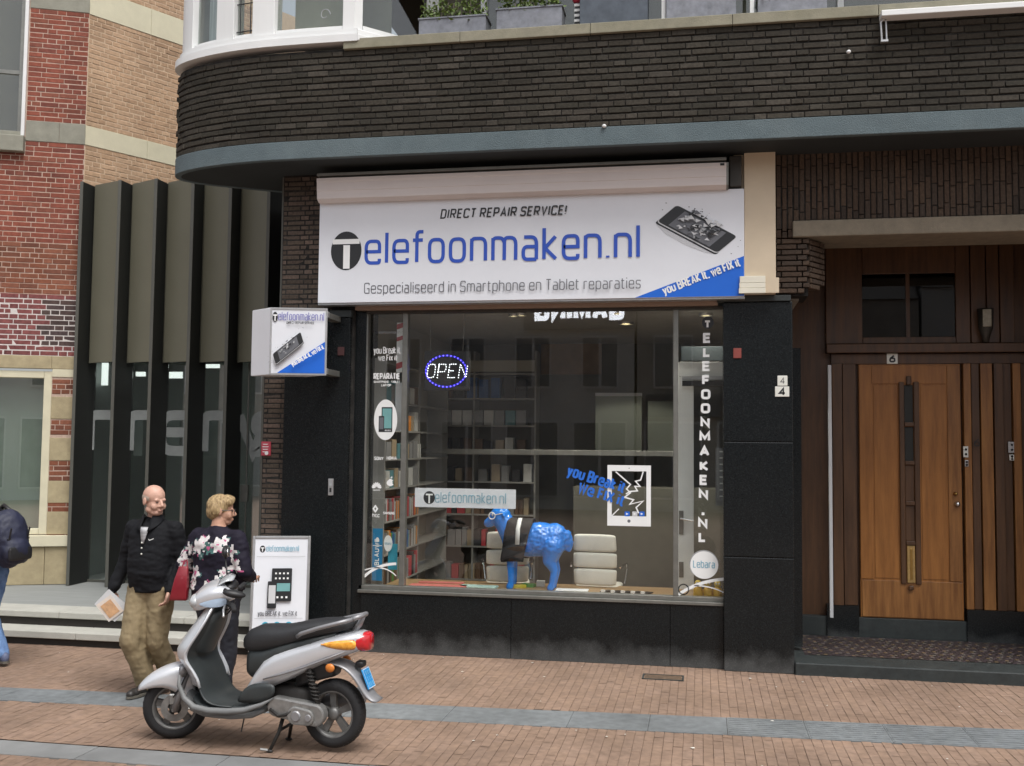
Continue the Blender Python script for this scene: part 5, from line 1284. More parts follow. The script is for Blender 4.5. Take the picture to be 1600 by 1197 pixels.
# ---- glazing of the shop towards the entrance recess: white frame, boxes behind it
SW = thing('side_window', 'narrow white framed shop window in the entrance recess', 'window', (.93, 1.0, .12), world_parts=True)
xw = P(1296, 700, 1.33).x
MB().box(xw - .016, xw + .02, 1.27, 1.318, .35, P(1296, 571, 1.33).z).build('frame_post', M['print_light'], SW, bevel=.004)
MB().box(.90, .93, .71, 1.27, P(1290, 641, 1.0).z, P(1290, 634, 1.0).z).build('frame_bar', M['doorw'], SW)
MB().box(.91, .916, .71, 1.27, .35, 3.2).build('pane', M['glass'], SW)
MB().box(.88, .94, .70, 1.3, .1, .34).build('apron', M['granite'], SW)
for (a, c, mt) in ((.36, .62, 'white'), (.63, .92, 'grey'), (1.6, 1.9, 'grey'), (1.95, 2.25, 'tan')):
    t_ = thing('stacked_box', {'white': 'white carton low behind the recess window', 'grey': 'grey carton behind the recess window' if a < 1 else 'grey upper carton behind the recess window', 'tan': 'tan carton high behind the recess window'}[mt], 'box', (.76, 1.05, a)); MB().bbox(-.12, .12, -.16, .16, 0, c - a, .003).build('carton', boxm[mt], t_)
# ---- things on the deck
zd = .642
def flat(px, py, w, d, h, mt, label, cat, nm, rz=0.0, part='sheet'):
    p = G(px, py, zd); t_ = thing(nm, label, cat, (p.x, max(p.y, .24 + d / 2 * abs(math.cos(rz))), zd), rz); MB().bbox(-w / 2, w / 2, -d / 2, d / 2, 0, h, min(.002, h / 3)).build(part, mt, t_); return t_
M['coral'] = pmat('coral_card', (.55, .16, .14), .6); M['mint'] = pmat('mint_card', (.42, .60, .55), .6)
flat(685, 917, .62, .16, .02, M['coral'], 'long coral red card lying on the left of the deck', 'card', 'flat_card'); flat(690, 911, .5, .1, .012, M['coral'], 'thin coral strip behind the long coral card', 'card', 'flat_card', .05)
flat(748, 918, .40, .15, .02, M['mint'], 'mint green card lying beside the coral card', 'card', 'flat_card', -.04)
flat(812, 918, .14, .08, .03, boxm['yellow'], 'small yellow box by the front legs of the blue sheep', 'box', 'small_box', .2); flat(826, 917, .14, .09, .035, boxm['green'], 'small green box under the blue sheep', 'box', 'small_box', -.2)
flat(845, 916, .09, .08, .06, boxm['white'], 'small pale box between the legs of the blue sheep', 'box', 'small_box', .1)
flat(894, 923, .34, .16, .012, M['print_white'], 'white magazine lying right of the blue sheep', 'magazine', 'magazine', .04)
for i in range(5):
    t_ = flat(948 + i * 15.5, 925 + i * .7, .075, .15, .014, M['black'], ('%s black phone lying in a row on the deck' % ('leftmost', 'second', 'middle', 'fourth', 'rightmost')[i]), 'phone', 'display_phone', -.5); t_['group'] = 'phones laid out on the deck'
    MB().box(-.018, .022, -.085, -.06, .001, .03).build('price_tag', M['print_white'], t_)
# yellow figures behind the right pane
for i, px in enumerate((1091, 1106, 1121)):
    p = G(px, 932, zd); t_ = thing('yellow_figure', ('%s small yellow figure below the round white sticker' % ('leftmost', 'middle', 'rightmost')[i]), 'toy', (p.x, .30, zd), group='yellow figures behind the right pane')
    b = MB(); b.smooth = True; b.lathe([(0, .035), (.02, .05), (.09, .048), (.12, .03), (.125, .001)], (0, 0, 0), 'z', 16, closed=False); b.build('figure_body', boxm['orange'] if False else pmat('toy_yellow', (.62, .36, .02), .45), t_)
    b = MB(); b.smooth = True; b.ell((0, 0, .15), (.036, .036, .036)); b.build('figure_head', pmat('toy_yellow_light', (.66, .48, .06), .45), t_)
    b = MB(); b.smooth = True; [b.ell((s * .014, -.032, .158), (.009, .008, .011), 8, 6) for s in (-1, 1)]; b.build('figure_eyes', M['print_white'], t_)
# ---- two white swivel chairs
M['cream_leather'] = pmat('cream_leather', (.74, .72, .64), .5, var=.06, bump=.15, bscale=40)
def office_chair(loc, rz, label):
    T = thing('swivel_chair', label, 'chair', loc, rz, group='white swivel chairs behind the window')
    # backrest: three padded cushions, back side towards the window
    for i, (z0, z1) in enumerate(((.50, .685), (.69, .86), (.865, 1.06))):
        b = MB(); b.smooth = True; rings_ = []
        for k, (f, e) in enumerate(((0, .004), (.12, .0), (.5, -.008), (.88, .0), (1, .004))):
            z = z0 + (z1 - z0) * f; wv = .245 - .012 * abs((z - .78) / .28) ** 2; yc = -.26 - .05 * ((z - .5) / .56) ** 1.5
            c = .02; rings_.append([(x, yc + y, z) for (x, y) in ((-wv, .0), (-wv + c, -.028 + e), (0, -.036 + e), (wv - c, -.028 + e), (wv, .0), (wv - c, .03), (0, .036), (-wv + c, .03))])
        b.rings(rings_); b.build('back_cushion', M['cream_leather'], T, sub=1)
    b = MB(); b.smooth = True; b.bbox(-.25, .25, -.24, .24, .43, .51, .03); b.build('seat', M['cream_leather'], T, sub=1)
    for s in (-1, 1):
        b = MB(); b.tube([(s * .27, -.24, .70), (s * .29, -.1, .72), (s * .29, .12, .71), (s * .28, .2, .64), (s * .26, .16, .48)], .011, 8); b.build('armrest', M['chrome'], T)
    b = MB(); b.cyl((0, 0, .1), (0, 0, .43), .03, n=14); b.build('column', M['chrome'], T)
    for k in range(5):
        a = k * 2 * math.pi / 5 + .3; b = MB(); b.tube([(0, 0, .12), (.15 * math.cos(a), .15 * math.sin(a), .10), (.3 * math.cos(a), .3 * math.sin(a), .07)], [.024, .02, .014], 8); l_ = b.build('base_leg', M['chrome'], T)
        b = MB(); b.cyl((.3 * math.cos(a) - .015, .3 * math.sin(a), .03), (.3 * math.cos(a) + .015, .3 * math.sin(a), .03), .03, n=12); c_ = b.build('caster', M['black'], l_)
p = P(933, 880, .9); office_chair((p.x, 1.15, .155), R(-4), 'white padded swivel chair right of the blue sheep')
p = P(786, 880, .9); office_chair((p.x, 1.19, .155), R(10), 'white padded swivel chair behind the head of the blue sheep')
# ================================================================== on the glass
GY = WY - .0055
def onglass(name, label, cat, px, py): 
    p = P(px, py, GY); t_ = thing(name, label, cat, (p.x, GY, p.z)); return t_, p
def loc(p, px, py): q = P(px, py, GY); return (q.x - p.x, q.z - p.z)
def gtext(t_, p, txt, x0, x1, yb, yc, t, mat, nm='lettering', track=.2, rot=0.0, slant=0.0):
    a, c, e = loc(p, x0, yb), loc(p, x1, yb), loc(p, x0, yc); cap = e[1] - a[1]; pr = Print((0, 0, 0))
    pr.text(txt, a[0], a[1], cap, t, mat, xs=(c[0] - a[0]) / (text_w(txt, t, track) * cap), track=track, rot=rot, slant=slant); return pr.build(nm, t_)
# vertical name on the right pane
T, p = onglass('window_lettering', 'white vertical capital lettering down the narrow right pane', 'lettering', 1103, 690)
rows = [(505, 'T'), (528, 'E'), (550, 'L'), (572, 'E'), (594, 'F'), (616, 'O'), (638, 'O'), (660, 'N'), (682, 'M'), (705, 'A'), (728, 'K'), (750, 'E'), (772, 'N'), (797, '.'), (817, 'N'), (839, 'L')]
pr = Print((0, 0, 0))
a = loc(p, 1106, 504); pr.disc(a[0], a[1], .058, .062, M['print_black'], 24)
for i, (y, ch) in enumerate(rows):
    xm = 1105.5 - (y - 505) * .024; a = loc(p, xm, y + 8)
    if ch == '.': pr.poly([(a[0] - .014, a[1] - .0), (a[0] + .014, a[1] - .0), (a[0] + .014, a[1] + .028), (a[0] - .014, a[1] + .028)], M['print_white']); continue
    pr.text(ch, a[0], a[1], .102 if i else .08, .25, M['print_white'], center=True)
pr.build('letters', T)
T, p = onglass('round_sticker', 'round white sticker with pale blue brand word on the right pane', 'sticker', 1100, 882)
pr = Print((0, -.0004, 0)); pr.disc(0, 0, .142, .142, M['print_mid'], 40); pr.disc(.002, -.006, .136, .136, M['print_white'], 40); pr.build('disc', T)
pr = Print((0, -.0016, 0)); W = text_w('Lebara', .12) * .075; pr.text('Lebara', 0, -.035, .075, .12, M['print_paleblue'], center=True, xs=.21 / W); pr.build('lettering', T)
def arcstrip(t_, p, pts, w, mat, nm='stripe'):
    pr = Print((0, 0, 0)); q = [loc(p, *k) for k in pts]; n = len(q)
    # quadratic through three points
    cs = [((1 - t) ** 2 * q[0][0] + 2 * t * (1 - t) * q[1][0] + t * t * q[2][0], (1 - t) ** 2 * q[0][1] + 2 * t * (1 - t) * q[1][1] + t * t * q[2][1]) for t in np.linspace(0, 1, 16)]
    pr.stroke(cs, w, mat); return pr.build(nm, t_)
T, p = onglass('stripe_sticker', 'white curved stripe sticker at the foot of the right pane', 'sticker', 1095, 920)
arcstrip(T, p, ((1060, 929), (1090, 908), (1131, 905)), .03, M['print_white']); arcstrip(T, p, ((1085, 915), (1110, 915), (1131, 926)), .012, M['print_white']); pr = Print((0, 0, 0)); a = loc(p, 1068, 921); pr.stroke([(a[0] + .05 * math.cos(t), a[1] + .05 * math.sin(t)) for t in np.linspace(0, 6.28, 20)], .012, M['print_black'], True); pr.build('ring', T)
T, p = onglass('stripe_sticker', 'white curved stripe sticker at the foot of the left pane', 'sticker', 595, 890)
arcstrip(T, p, ((569, 901), (590, 881), (619, 881)), .028, M['print_white']); arcstrip(T, p, ((569, 891), (600, 880), (619, 900)), .012, M['print_white'])
# left pane
T, p = onglass('window_lettering', 'white slogan lettering in two lines high on the narrow left pane', 'lettering', 605, 555)
gtext(T, p, 'you Break it,', 584, 627, 553, 542, .15, M['print_white'], 'upper_line'); gtext(T, p, 'we Fix it', 591, 621, 564, 554, .15, M['print_white'], 'lower_line')
T, p = onglass('window_lettering', 'white repair lettering above the oval phone sticker on the left pane', 'lettering', 605, 590)
gtext(T, p, 'REPARATIE', 584, 625, 593, 583, .2, M['print_white'], 'upper_line'); gtext(T, p, 'SMARTPHONE - TABLET', 584, 625, 598.5, 595, .2, M['print_white'], 'middle_line'); gtext(T, p, 'LAPTOP', 596, 611, 604, 600, .2, M['print_white'], 'lower_line')
T, p = onglass('logo_sticker', 'tiny black logo with pale word at the top of the left pane', 'sticker', 588, 520)
pr = Print((0, 0, 0)); pr.disc(0, 0, .017, .022, M['print_black'], 16); pr.text('elefoonmaken.nl', .03, -.012, .03, .1, M['print_mid'], xs=.8); pr.build('logo', T)
T, p = onglass('oval_sticker', 'oval white sticker with a dark phone and tablet on the left pane', 'sticker', 602.5, 656)
pr = Print((0, 0, 0)); pr.disc(0, 0, .128, .215, M['print_white'], 40); pr.build('oval', T)
pr = Print((0, -.0006, 0)); pr.rrect(-.045, -.13, .075, .135, .008, M['print_black']); pr.poly([(-.035, -.09), (.065, -.09), (.065, .12), (-.035, .12)], M['print_teal']); pr.rrect(-.075, -.13, -.015, .04, .006, M['print_black']); pr.poly([(-.068, -.1), (-.022, -.1), (-.022, .025), (-.068, .025)], M['print_grey'])
for i in range(4): pr.poly([(-.005 + i * .017, -.12), (.006 + i * .017, -.12), (.006 + i * .017, -.105), (-.005 + i * .017, -.105)], M['print_light'])
pr.build('device_picture', T)
T, p = onglass('brand_sticker', 'row of brand names and white emblems low on the left pane', 'sticker', 602, 750)
gtext(T, p, 'SONY', 585, 599, 719, 713.5, .18, M['print_white'], 'brand_name'); gtext(T, p, 'NOKIA', 604, 620, 718, 713, .2, M['print_white'], 'brand_name'); gtext(T, p, 'htc', 582, 593, 808, 802, .16, M['print_white'], 'brand_name'); gtext(T, p, 'SAMSUNG', 599, 616, 803.5, 799.5, .2, M['print_white'], 'brand_name'); gtext(T, p, 'HUAWEI', 583, 594, 767, 764.5, .2, M['print_white'], 'brand_name')
pr = Print((0, 0, 0)); a = loc(p, 588.5, 763)
for k in range(8):
    an = R(15 + k * 150 / 7); L = .07 - .012 * abs(k - 3.5) / 3.5; dx, dy = math.cos(an), math.sin(an); pr.poly([(a[0] + dx * .012, a[1] + dy * .012), (a[0] + dx * L * .7 - dy * .013, a[1] + dy * L * .7 + dx * .013), (a[0] + dx * L, a[1] + dy * L), (a[0] + dx * L * .7 + dy * .013, a[1] + dy * L * .7 - dx * .013)], M['print_white'])
pr.build('petal_emblem', T)
pr = Print((0, 0, 0)); a = loc(p, 610, 754)
ap = [(math.cos(t) * (.036 + .004 * math.cos(2 * t)), math.sin(t) * .038 - .004 * math.cos(t) ** 2) for t in np.linspace(0, 6.283, 30)[:-1]]
ap = [(x if not (x > .026 and -.012 < y < .018) else x - .016, y) for (x, y) in ap]; pr.poly([(a[0] + x, a[1] + y) for (x, y) in ap], M['print_white']); pr.poly([(a[0] + .002, a[1] + .042), (a[0] + .02, a[1] + .048), (a[0] + .018, a[1] + .066), (a[0] + .003, a[1] + .056)], M['print_white'])
pr.build('fruit_emblem', T)
pr = Print((0, 0, 0)); a = loc(p, 586.5, 795); pr.stroke([(a[0] - .022, a[1]), (a[0], a[1] + .03), (a[0] + .022, a[1]), (a[0], a[1] - .03)], .016, M['print_white'], True); pr.build('flower_emblem', T)
# blue leaflets and red white strip behind the left pane
def behind(nm, label, cat, x0, x1, y0, y1, Y, mt, part='sheet', d=.004):
    a, c = P(x0, y1, Y), P(x1, y0, Y); t_ = thing(nm, label, cat, ((a.x + c.x) / 2, Y, a.z)); MB().box(-(c.x - a.x) / 2, (c.x - a.x) / 2, 0, d, 0, c.z - a.z).build(part, mt, t_); return t_, a, c
M['bluel'] = pmat('leaflet_blue', (.02, .20, .40), .5, var=.05); M['cyan'] = pmat('leaflet_cyan', (.05, .35, .48), .5, var=.1)
t_, a, c = behind('blue_banner', 'tall blue banner with white writing low behind the left pane', 'banner', 581, 598, 826, 907, .22, M['bluel'])
pr = Print((0, -.001, 0)); pr.text('BLAUWE', .02, .16, .05, .2, M['print_white'], rot=math.pi / 2, xs=.9); pr.disc(-.0, .43, .018, .026, M['print_white'], 16); pr.poly([(-.05, .365), (.05, .365), (.05, .372), (-.05, .372)], M['print_white']); pr.build('print', t_)
behind('cyan_leaflet', 'cyan leaflet beside the tall blue banner behind the left pane', 'leaflet', 606, 621, 850, 890, .24, M['cyan'])
t_, a, c = behind('oval_card', 'white oval card above the cyan leaflet behind the left pane', 'card', 606, 607, 848, 849, .21, M['print_white']); t_.children[0].name = 'card_tab'
pr = Print((.0, -.002, .0)); pr.disc(0, 0, .047, .085, M['print_white'], 30); pr.text('lebara', 0, -.015, .03, .12, M['print_paleblue'], center=True, xs=.55); pr.build('card_face', t_)
t_, a, c = behind('barrier_tape', 'strip of red and white tape hanging at the top of the left pane', 'tape', 619, 630, 504, 582, .26, M['print_white'])
h_ = c.z - a.z; pr = Print((0, -.001, 0)); w_ = (c.x - a.x) / 2
for f0, f1 in ((.06, .22), (.62, .74), (.86, 1.0)): pr.poly([(-w_, h_ * f0), (w_, h_ * (f0 + .04)), (w_, h_ * f1), (-w_, h_ * (f1 - .04))], pmat('tape_red', (.45, .08, .09), .6))
pr.build('red_bands', t_)
behind('white_strip', 'plain white strip behind the oval phone sticker on the left pane', 'strip', 617, 628, 598, 674, .27, M['print_light'])
# main pane: name banner, slogan, tablet picture, OPEN sign
t_, a, c = behind('name_banner', 'white banner with black logo and pale blue shop name behind the main pane', 'banner', 648, 806, 765, 792, .17, M['signw'])
w_, h_ = (c.x - a.x), c.z - a.z; pr = Print((-w_ / 2, -.001, 0)); pr.disc(w_ * .145, h_ * .5, .062, .068, M['print_black'], 30); pr.poly([(w_ * .11, h_ * .62), (w_ * .18, h_ * .62), (w_ * .18, h_ * .70), (w_ * .11, h_ * .70)], M['print_white']); pr.poly([(w_ * .137, h_ * .2), (w_ * .153, h_ * .2), (w_ * .153, h_ * .63), (w_ * .137, h_ * .63)], M['print_white'])
t = 'elefoonmaken.nl'; pr.text(t, w_ * .205, h_ * .25, h_ * .56, .08, M['print_paleblue'], xs=w_ * .70 / (text_w(t, .08, .24) * h_ * .56), track=.24); pr.build('print', t_)
T, p = onglass('window_slogan', 'blue slogan lettering slanting down across the tablet picture', 'lettering', 930, 760)
def slog(txt, x0, y0, x1, y1, cap, nm):
    a, c = loc(p, x0, y0), loc(p, x1, y1); an = math.atan2(c[1] - a[1], c[0] - a[0]); L = math.hypot(c[0] - a[0], c[1] - a[1]); pr = Print((0, -.004, 0)); pr.text(txt, a[0], a[1], cap, .19, M['sticker_blue'], rot=an, xs=L / (text_w(txt, .19, .2) * cap)); pr.build(nm, T)
slog('you Break it', 885, 743, 974, 771, .12, 'upper_line'); slog('We FIX it', 902, 770, 973, 792, .12, 'lower_line')
T, p = onglass('tablet_sticker', 'large white tablet picture with a cracked screen stuck on the main pane', 'sticker', 983, 774)
x0, x1, zt_, zb_ = loc(p, 949, 774)[0], loc(p, 1017, 774)[0], loc(p, 983, 727)[1], loc(p, 983, 822)[1]
pr = Print((0, 0, 0)); th = .045
pr.poly(_fil([(x0, zb_), (x0 + th, zb_), (x0 + th, zt_), (x0, zt_)], .0, True), M['print_white']); pr.poly([(x1 - th, zb_), (x1, zb_), (x1, zt_), (x1 - th, zt_)], M['print_white']); pr.poly([(x0 + th, zt_ - .06), (x1 - th, zt_ - .06), (x1 - th, zt_), (x0 + th, zt_)], M['print_white']); pr.poly([(x0 + th, zb_), (x1 - th, zb_), (x1 - th, zb_ + .10), (x0 + th, zb_ + .10)], M['print_white'])
pr.disc((x0 + x1) / 2, zb_ + .05, .016, .016, M['print_grey'], 16); pr.disc((x0 + x1) / 2, zt_ - .03, .005, .005, M['print_grey'], 8); pr.build('tablet_frame', T)
pr = Print((0, -.002, 0)); K = lambda L_: [loc(p, *k) for k in L_]
pr.stroke(K([(962, 737), (985, 757), (979, 764), (985, 770), (976, 777), (990, 781), (984, 788), (1005, 783), (994, 793), (998, 802)]), .014, M['print_white'], cap=False)
pr.stroke(K([(1005, 737), (1001, 750), (993, 752), (1000, 760), (992, 760), (996, 767), (984, 768), (978, 772)]), .013, M['print_white']); pr.stroke(K([(955, 807), (967, 795)]), .01, M['print_white']); pr.build('cracks', T)
pr = Print((0, -.002, 0))
for px, mt in ((980, 'signb'), (992, 'print_light'), (1003, 'signb')):
    a = loc(p, px, 803); pr.rrect(a[0] - .026, a[1] - .024, a[0] + .026, a[1] + .024, .006, M[mt]); pr.poly([(a[0] - .012, a[1] - .012), (a[0] + .014, a[1]), (a[0] - .012, a[1] + .012)], M['print_white'])
pr.build('icons', T)
# OPEN sign of little lamps
q = P(697, 580, .45); OS = thing('open_sign', 'black box sign with OPEN in white lights inside a blue light ring', 'sign', (q.x, .45, q.z))
MB().box(-.245, .26, .0, .04, -.21, .22).build('panel', M['black'], OS, bevel=.006)
M['ledw'] = emat('white_led', (.9, .95, 1.0), 3.5); M['ledb'] = emat('blue_led', (.08, .06, 1.0), 6.0)
def dots(pts, r, mt, nm):
    b = MB(); b.smooth = True
    for (x, z) in pts: b.ell((x, -.003, z), (r, r * .7, r), 6, 4)
    o_ = b.build(nm, mt, OS); o_['kind'] = 'stuff'
rng = [(math.cos(t) * .225, math.sin(t) * .17) for t in np.linspace(0, 2 * math.pi, 34)[:-1]]
dots(rng, .006, M['ledb'], 'blue_lights')
pr = Print((0, -.001, 0)); pr.stroke([(math.cos(t) * .225, math.sin(t) * .17) for t in np.linspace(0, 2 * math.pi, 40)[:-1]], .022, emat('blue_glow', (.02, .015, .30), .35), True); pr.build('blue_ring', OS)
pts = []; x = -.215
for ch in 'OPEN':
    wd, st = GLY[ch]
    for (ps, r_, cl) in st:
        f = _fil(ps, r_, cl); f = f + [f[0]] if cl else f; acc = 0
        for i in range(len(f) - 1):
            seg = (f[i + 1] - f[i]).length; 
            while acc <= seg:
                k = f[i] + (f[i + 1] - f[i]) * (acc / seg if seg else 0); pts.append((x + k.x * .125 + (k.y * .02), -.07 + k.y * .145)); acc += .19
            acc -= seg
    x += .118
dots(pts, .0048, M['ledw'], 'white_lights')
b = MB(); [b.cyl((s * .18, .02, .22), (s * .2, .02, .75), .003, n=6) for s in (-1, 1)]; b.build('wires', M['alu'], OS)
# ================================================================== organic shapes: joined volumes skinned into one surface
from mathutils import noise as mnoise
def skin_mesh(mb, voxel, smooth=6, fac=.5):
    me = bpy.data.meshes.new('tmp'); me.from_pydata(mb.v, [], mb.f); me.update()
    o = bpy.data.objects.new('tmp', me); COL.objects.link(o)
    r = o.modifiers.new('r', 'REMESH'); r.mode = 'VOXEL'; r.voxel_size = voxel; r.use_smooth_shade = True
    s = o.modifiers.new('s', 'SMOOTH'); s.factor = fac; s.iterations = smooth
    dg = bpy.context.evaluated_depsgraph_get(); ev = o.evaluated_get(dg)
    out = bpy.data.meshes.new_from_object(ev, depsgraph=dg)
    bpy.data.objects.remove(o); bpy.data.meshes.remove(me)
    return out
def chain(mb, pts, rad, n=12, flat=None):
    """tapered limb through joints, with balls at the joints; flat=(sx, sy) squashes nothing, kept simple"""
    for i in range(len(pts) - 1): mb.tube([pts[i], pts[i + 1]], [rad[i], rad[i + 1]], n)
    for p, r in zip(pts, rad): mb.ell(p, (r, r, r), n, 8)
def ellbox(mb, secs, n=20):
    """stack of elliptical sections (cx, cy, z, rx, ry) lofted into a trunk"""
    mb.rings([[(cx + rx * math.copysign(abs(math.cos(2 * math.pi * i / n)) ** .85, math.cos(2 * math.pi * i / n)), cy + ry * math.copysign(abs(math.sin(2 * math.pi * i / n)) ** .85, math.sin(2 * math.pi * i / n)), z) for i in range(n)] for (cx, cy, z, rx, ry) in secs])
def finish(me, name, mats, parent, fn=None, colour=None):
    """link a skinned mesh; fn(co, no) -> offset along the normal; colour(co) -> material index"""
    if fn is not None:
        me.update()
        nv = [v.normal.copy() for v in me.vertices]
        for v, nn in zip(me.vertices, nv): v.co = v.co + nn * fn(v.co, nn)
    me.materials.clear()
    for m_ in (mats if isinstance(mats, (list, tuple)) else [mats]): me.materials.append(m_)
    if colour is not None: me.polygons.foreach_set('material_index', [colour(p.center) for p in me.polygons])
    me.polygons.foreach_set('use_smooth', [True] * len(me.polygons)); me.update()
    o = bpy.data.objects.new(name, me); COL.objects.link(o); o.parent = parent; return o
def fbm(p, s, o=3): return mnoise.fractal(Vector(p) * s, 1.0, 2.0, o)
def join_into(me, mb):
    import bmesh
    bm = bmesh.new(); bm.from_mesh(me); t_ = bpy.data.meshes.new('t'); t_.from_pydata(mb.v, [], mb.f); bm.from_mesh(t_); bmesh.ops.recalc_face_normals(bm, faces=bm.faces); bm.to_mesh(me); bm.free(); bpy.data.meshes.remove(t_)

# ------------------------------------------------------------------ the blue sheep in the window
q0 = P(826, 915, .62)
SH = thing('sheep_statue', 'glossy bright blue sheep statue with a black cape in the shop window', 'statue', (q0.x, .62, .642), R(0))
b = MB(); k = 1.0
for (c, r) in (((.12, 0, .52), (.25, .165, .185)), ((-.10, 0, .51), (.20, .15, .175)), ((.28, 0, .53), (.14, .15, .17)), ((.02, 0, .48), (.28, .15, .15))): b.ell(c, r, 18, 12)
chain(b, [(-.18, 0, .56), (-.29, 0, .72)], [.135, .105], 14)                       # neck
b.ell((-.315, 0, .765), (.115, .09, .098), 18, 12); chain(b, [(-.34, 0, .75), (-.43, 0, .69), (-.45, 0, .68)], [.08, .056, .05], 12)   # head and muzzle
for s in (-1, 1): chain(b, [(-.27, s * .07, .79), (-.245, s * .145, .765)], [.024, .014], 8)
chain(b, [(.40, 0, .57), (.435, 0, .49), (.43, 0, .42)], [.06, .045, .03], 10)     # tail
for s in (-1, 1):
    chain(b, [(-.17, s * .085, .42), (-.18, s * .085, .26), (-.175, s * .085, .06), (-.19, s * .085, .02)], [.072, .045, .034, .042], 12)
    chain(b, [(.27, s * .09, .46), (.235, s * .09, .31), (.29, s * .09, .20), (.265, s * .09, .06), (.25, s * .09, .02)], [.12, .075, .042, .034, .042], 12)
me = skin_mesh(b, .011, 5)
M['sheepblue'] = pmat('sheep_blue', (.012, .21, .74), .22, var=.12, scale=8, spec=.6, coat=.5)
def wool(co, no):
    x, y, z = co
    w = max(0, min(1, (z - .34) / .08)) * max(0, min(1, (x + .30) / .08 if z < .66 else .35))
    return w * (.011 * (mnoise.noise(Vector((x, y, z)) * 34) + .6 * mnoise.noise(Vector((x, y, z)) * 62)))
o = finish(me, 'body', M['sheepblue'], SH, wool)
b = MB(); b.smooth = True; [b.ell((-.385, s * .064, .775), (.016, .012, .016), 8, 6) for s in (-1, 1)]; b.build('eyes', M['print_white'], SH)
b = MB(); [b.tube([(-.39, s * .07 + .016 * math.cos(t) * 0, .735 + .03 * math.sin(t)) if False else (-.392 + .034 * math.cos(t), s * .085, .765 + .036 * math.sin(t)) for t in np.linspace(0, 6.28, 16)], .0055, 6) for s in (-1, 1)]; b.cyl((-.425, -.085, .775), (-.425, .085, .775), .005, n=6); [b.cyl((-.36, s * .085, .775), (-.27, s * .098, .795), .005, n=6) for s in (-1, 1)]
b.build('glasses', M['print_white'], SH)
# cape draped over shoulders
rings_ = []
for i in range(15):
    t = math.pi * (-.12 + 1.24 * i / 14); s_, c_ = math.sin(t), math.cos(t)
    hang = max(0, -s_) 
    y = c_ * .185; z = .54 + s_ * .195
    if i < 3 or i > 11: z = .54 - .0 - (abs(i - 7) - 4) * .085; y = math.copysign(.178 + .012 * (i % 2), c_)
    f = 0.0
    dn = .10 * max(0, (abs(i - 7) - 3) / 4)
    rings_.append([(-.235 - dn * .6, y * .74, z - .02 + .06 * (s_ > .5)), (-.17 - dn * .4, y * .93, z + .012), (-.09 - dn * .2 + f, y, z + .012), (.0 - dn * .1 + f, y * 1.03, z + .01), (.055 - dn + f, y * 1.02, z + .012)])
b = MB(); b.smooth = True; b.rings(rings_, cap=False, closed=False)
M['capeblack'] = pmat('cape_cloth', (.012, .012, .014), .75, var=.2, scale=30)
o = b.build('cape', M['capeblack'], SH, sub=1); sm = o.modifiers.new('thick', 'SOLIDIFY'); sm.thickness = .008
st = rings_[4]; b = MB(); b.smooth = True
ys = [rings_[i] for i in range(4, 10)] if rings_[4][2][1] < 0 else [rings_[i] for i in range(9, 4, -1)]
b.rings([[(r_[2][0] - .02, r_[2][1] * 1.03, r_[2][2] + .008), (r_[2][0] + .025, r_[2][1] * 1.03, r_[2][2] + .008)] for r_ in (rings_[8:13])], cap=False, closed=False); o = b.build('cape_label', M['print_white'], SH); sm = o.modifiers.new('thick', 'SOLIDIFY'); sm.thickness = .006

# ------------------------------------------------------------------ people
M['skin'] = pmat('skin', (.52, .31, .23), .5, var=.10, scale=18, spec=.4, col2=(.58, .35, .27))
M['skin2'] = pmat('skin_tanned', (.48, .27, .185), .5, var=.10, scale=18, spec=.4)
M['jacket'] = pmat('black_jacket', (.009, .0095, .0115), .8, var=.25, scale=6, bump=.2, bscale=35, spec=.2)
M['khaki'] = pmat('khaki_cotton', (.25, .195, .11), .85, var=.12, scale=9, bump=.4, bscale=18)
M['shoe'] = pmat('shoe_leather', (.025, .022, .02), .45, var=.3, scale=15)
M['sole'] = pmat('shoe_sole', (.12, .11, .09), .8)
M['greyhair'] = pmat('grey_stubble', (.34, .27, .22), .8, var=.2, scale=60)
M['blond'] = pmat('blond_hair', (.26, .165, .07), .6, var=.35, scale=30, col2=(.40, .29, .15), bump=.8, bscale=70, stretch=(2.2, 2.2, .6))
M['nvy'] = pmat('navy_trousers', (.012, .013, .02), .7, var=.2, scale=10, bump=.3, bscale=20)
M['jeans'] = pmat('blue_jeans', (.09, .17, .36), .85, var=.22, scale=7, bump=.3, bscale=25, col2=(.16, .27, .48))
M['eye'] = pmat('eye_dark', (.03, .02, .018), .3)
M['lip'] = pmat('lip', (.34, .15, .12), .5)

def head_mesh(mb, fat=1.0, jaw=1.0):
    """head looking towards -y, chin at z=0, crown at z=.235"""
    mb.ell((0, .018, .150), (.076 * fat, .096, .087), 20, 14)                 # skull
    mb.ell((0, -.012, .085), (.062 * fat, .072, .075), 18, 12)                # face
    mb.ell((0, -.032, .028), (.045 * fat * jaw, .045, .030), 16, 10)          # chin
    mb.ell((0, .0, .045), (.060 * fat * jaw, .062, .040), 16, 10)             # jaw
    for s in (-1, 1):
        mb.ell((s * .036 * fat, -.054, .076), (.029, .024, .03), 12, 8)      # cheek
        mb.ell((s * .030, -.069, .130), (.026, .012, .011), 12, 8)            # brow
        mb.ell((s * .031, -.058, .110), (.022, .0155, .016), 12, 8)           # eye fill
        mb.ell((s * .079 * fat, .018, .108), (.010, .020, .033), 12, 8)       # ear
        mb.ell((s * .014, -.086, .080), (.011, .013, .010), 10, 7)            # nostril
    chain(mb, [(0, -.078, .122), (0, -.098, .088)], [.0105, .0145], 10)       # nose
    mb.ell((0, -.080, .052), (.024, .012, .006), 12, 6); mb.ell((0, -.078, .042), (.021, .012, .006), 12, 6)
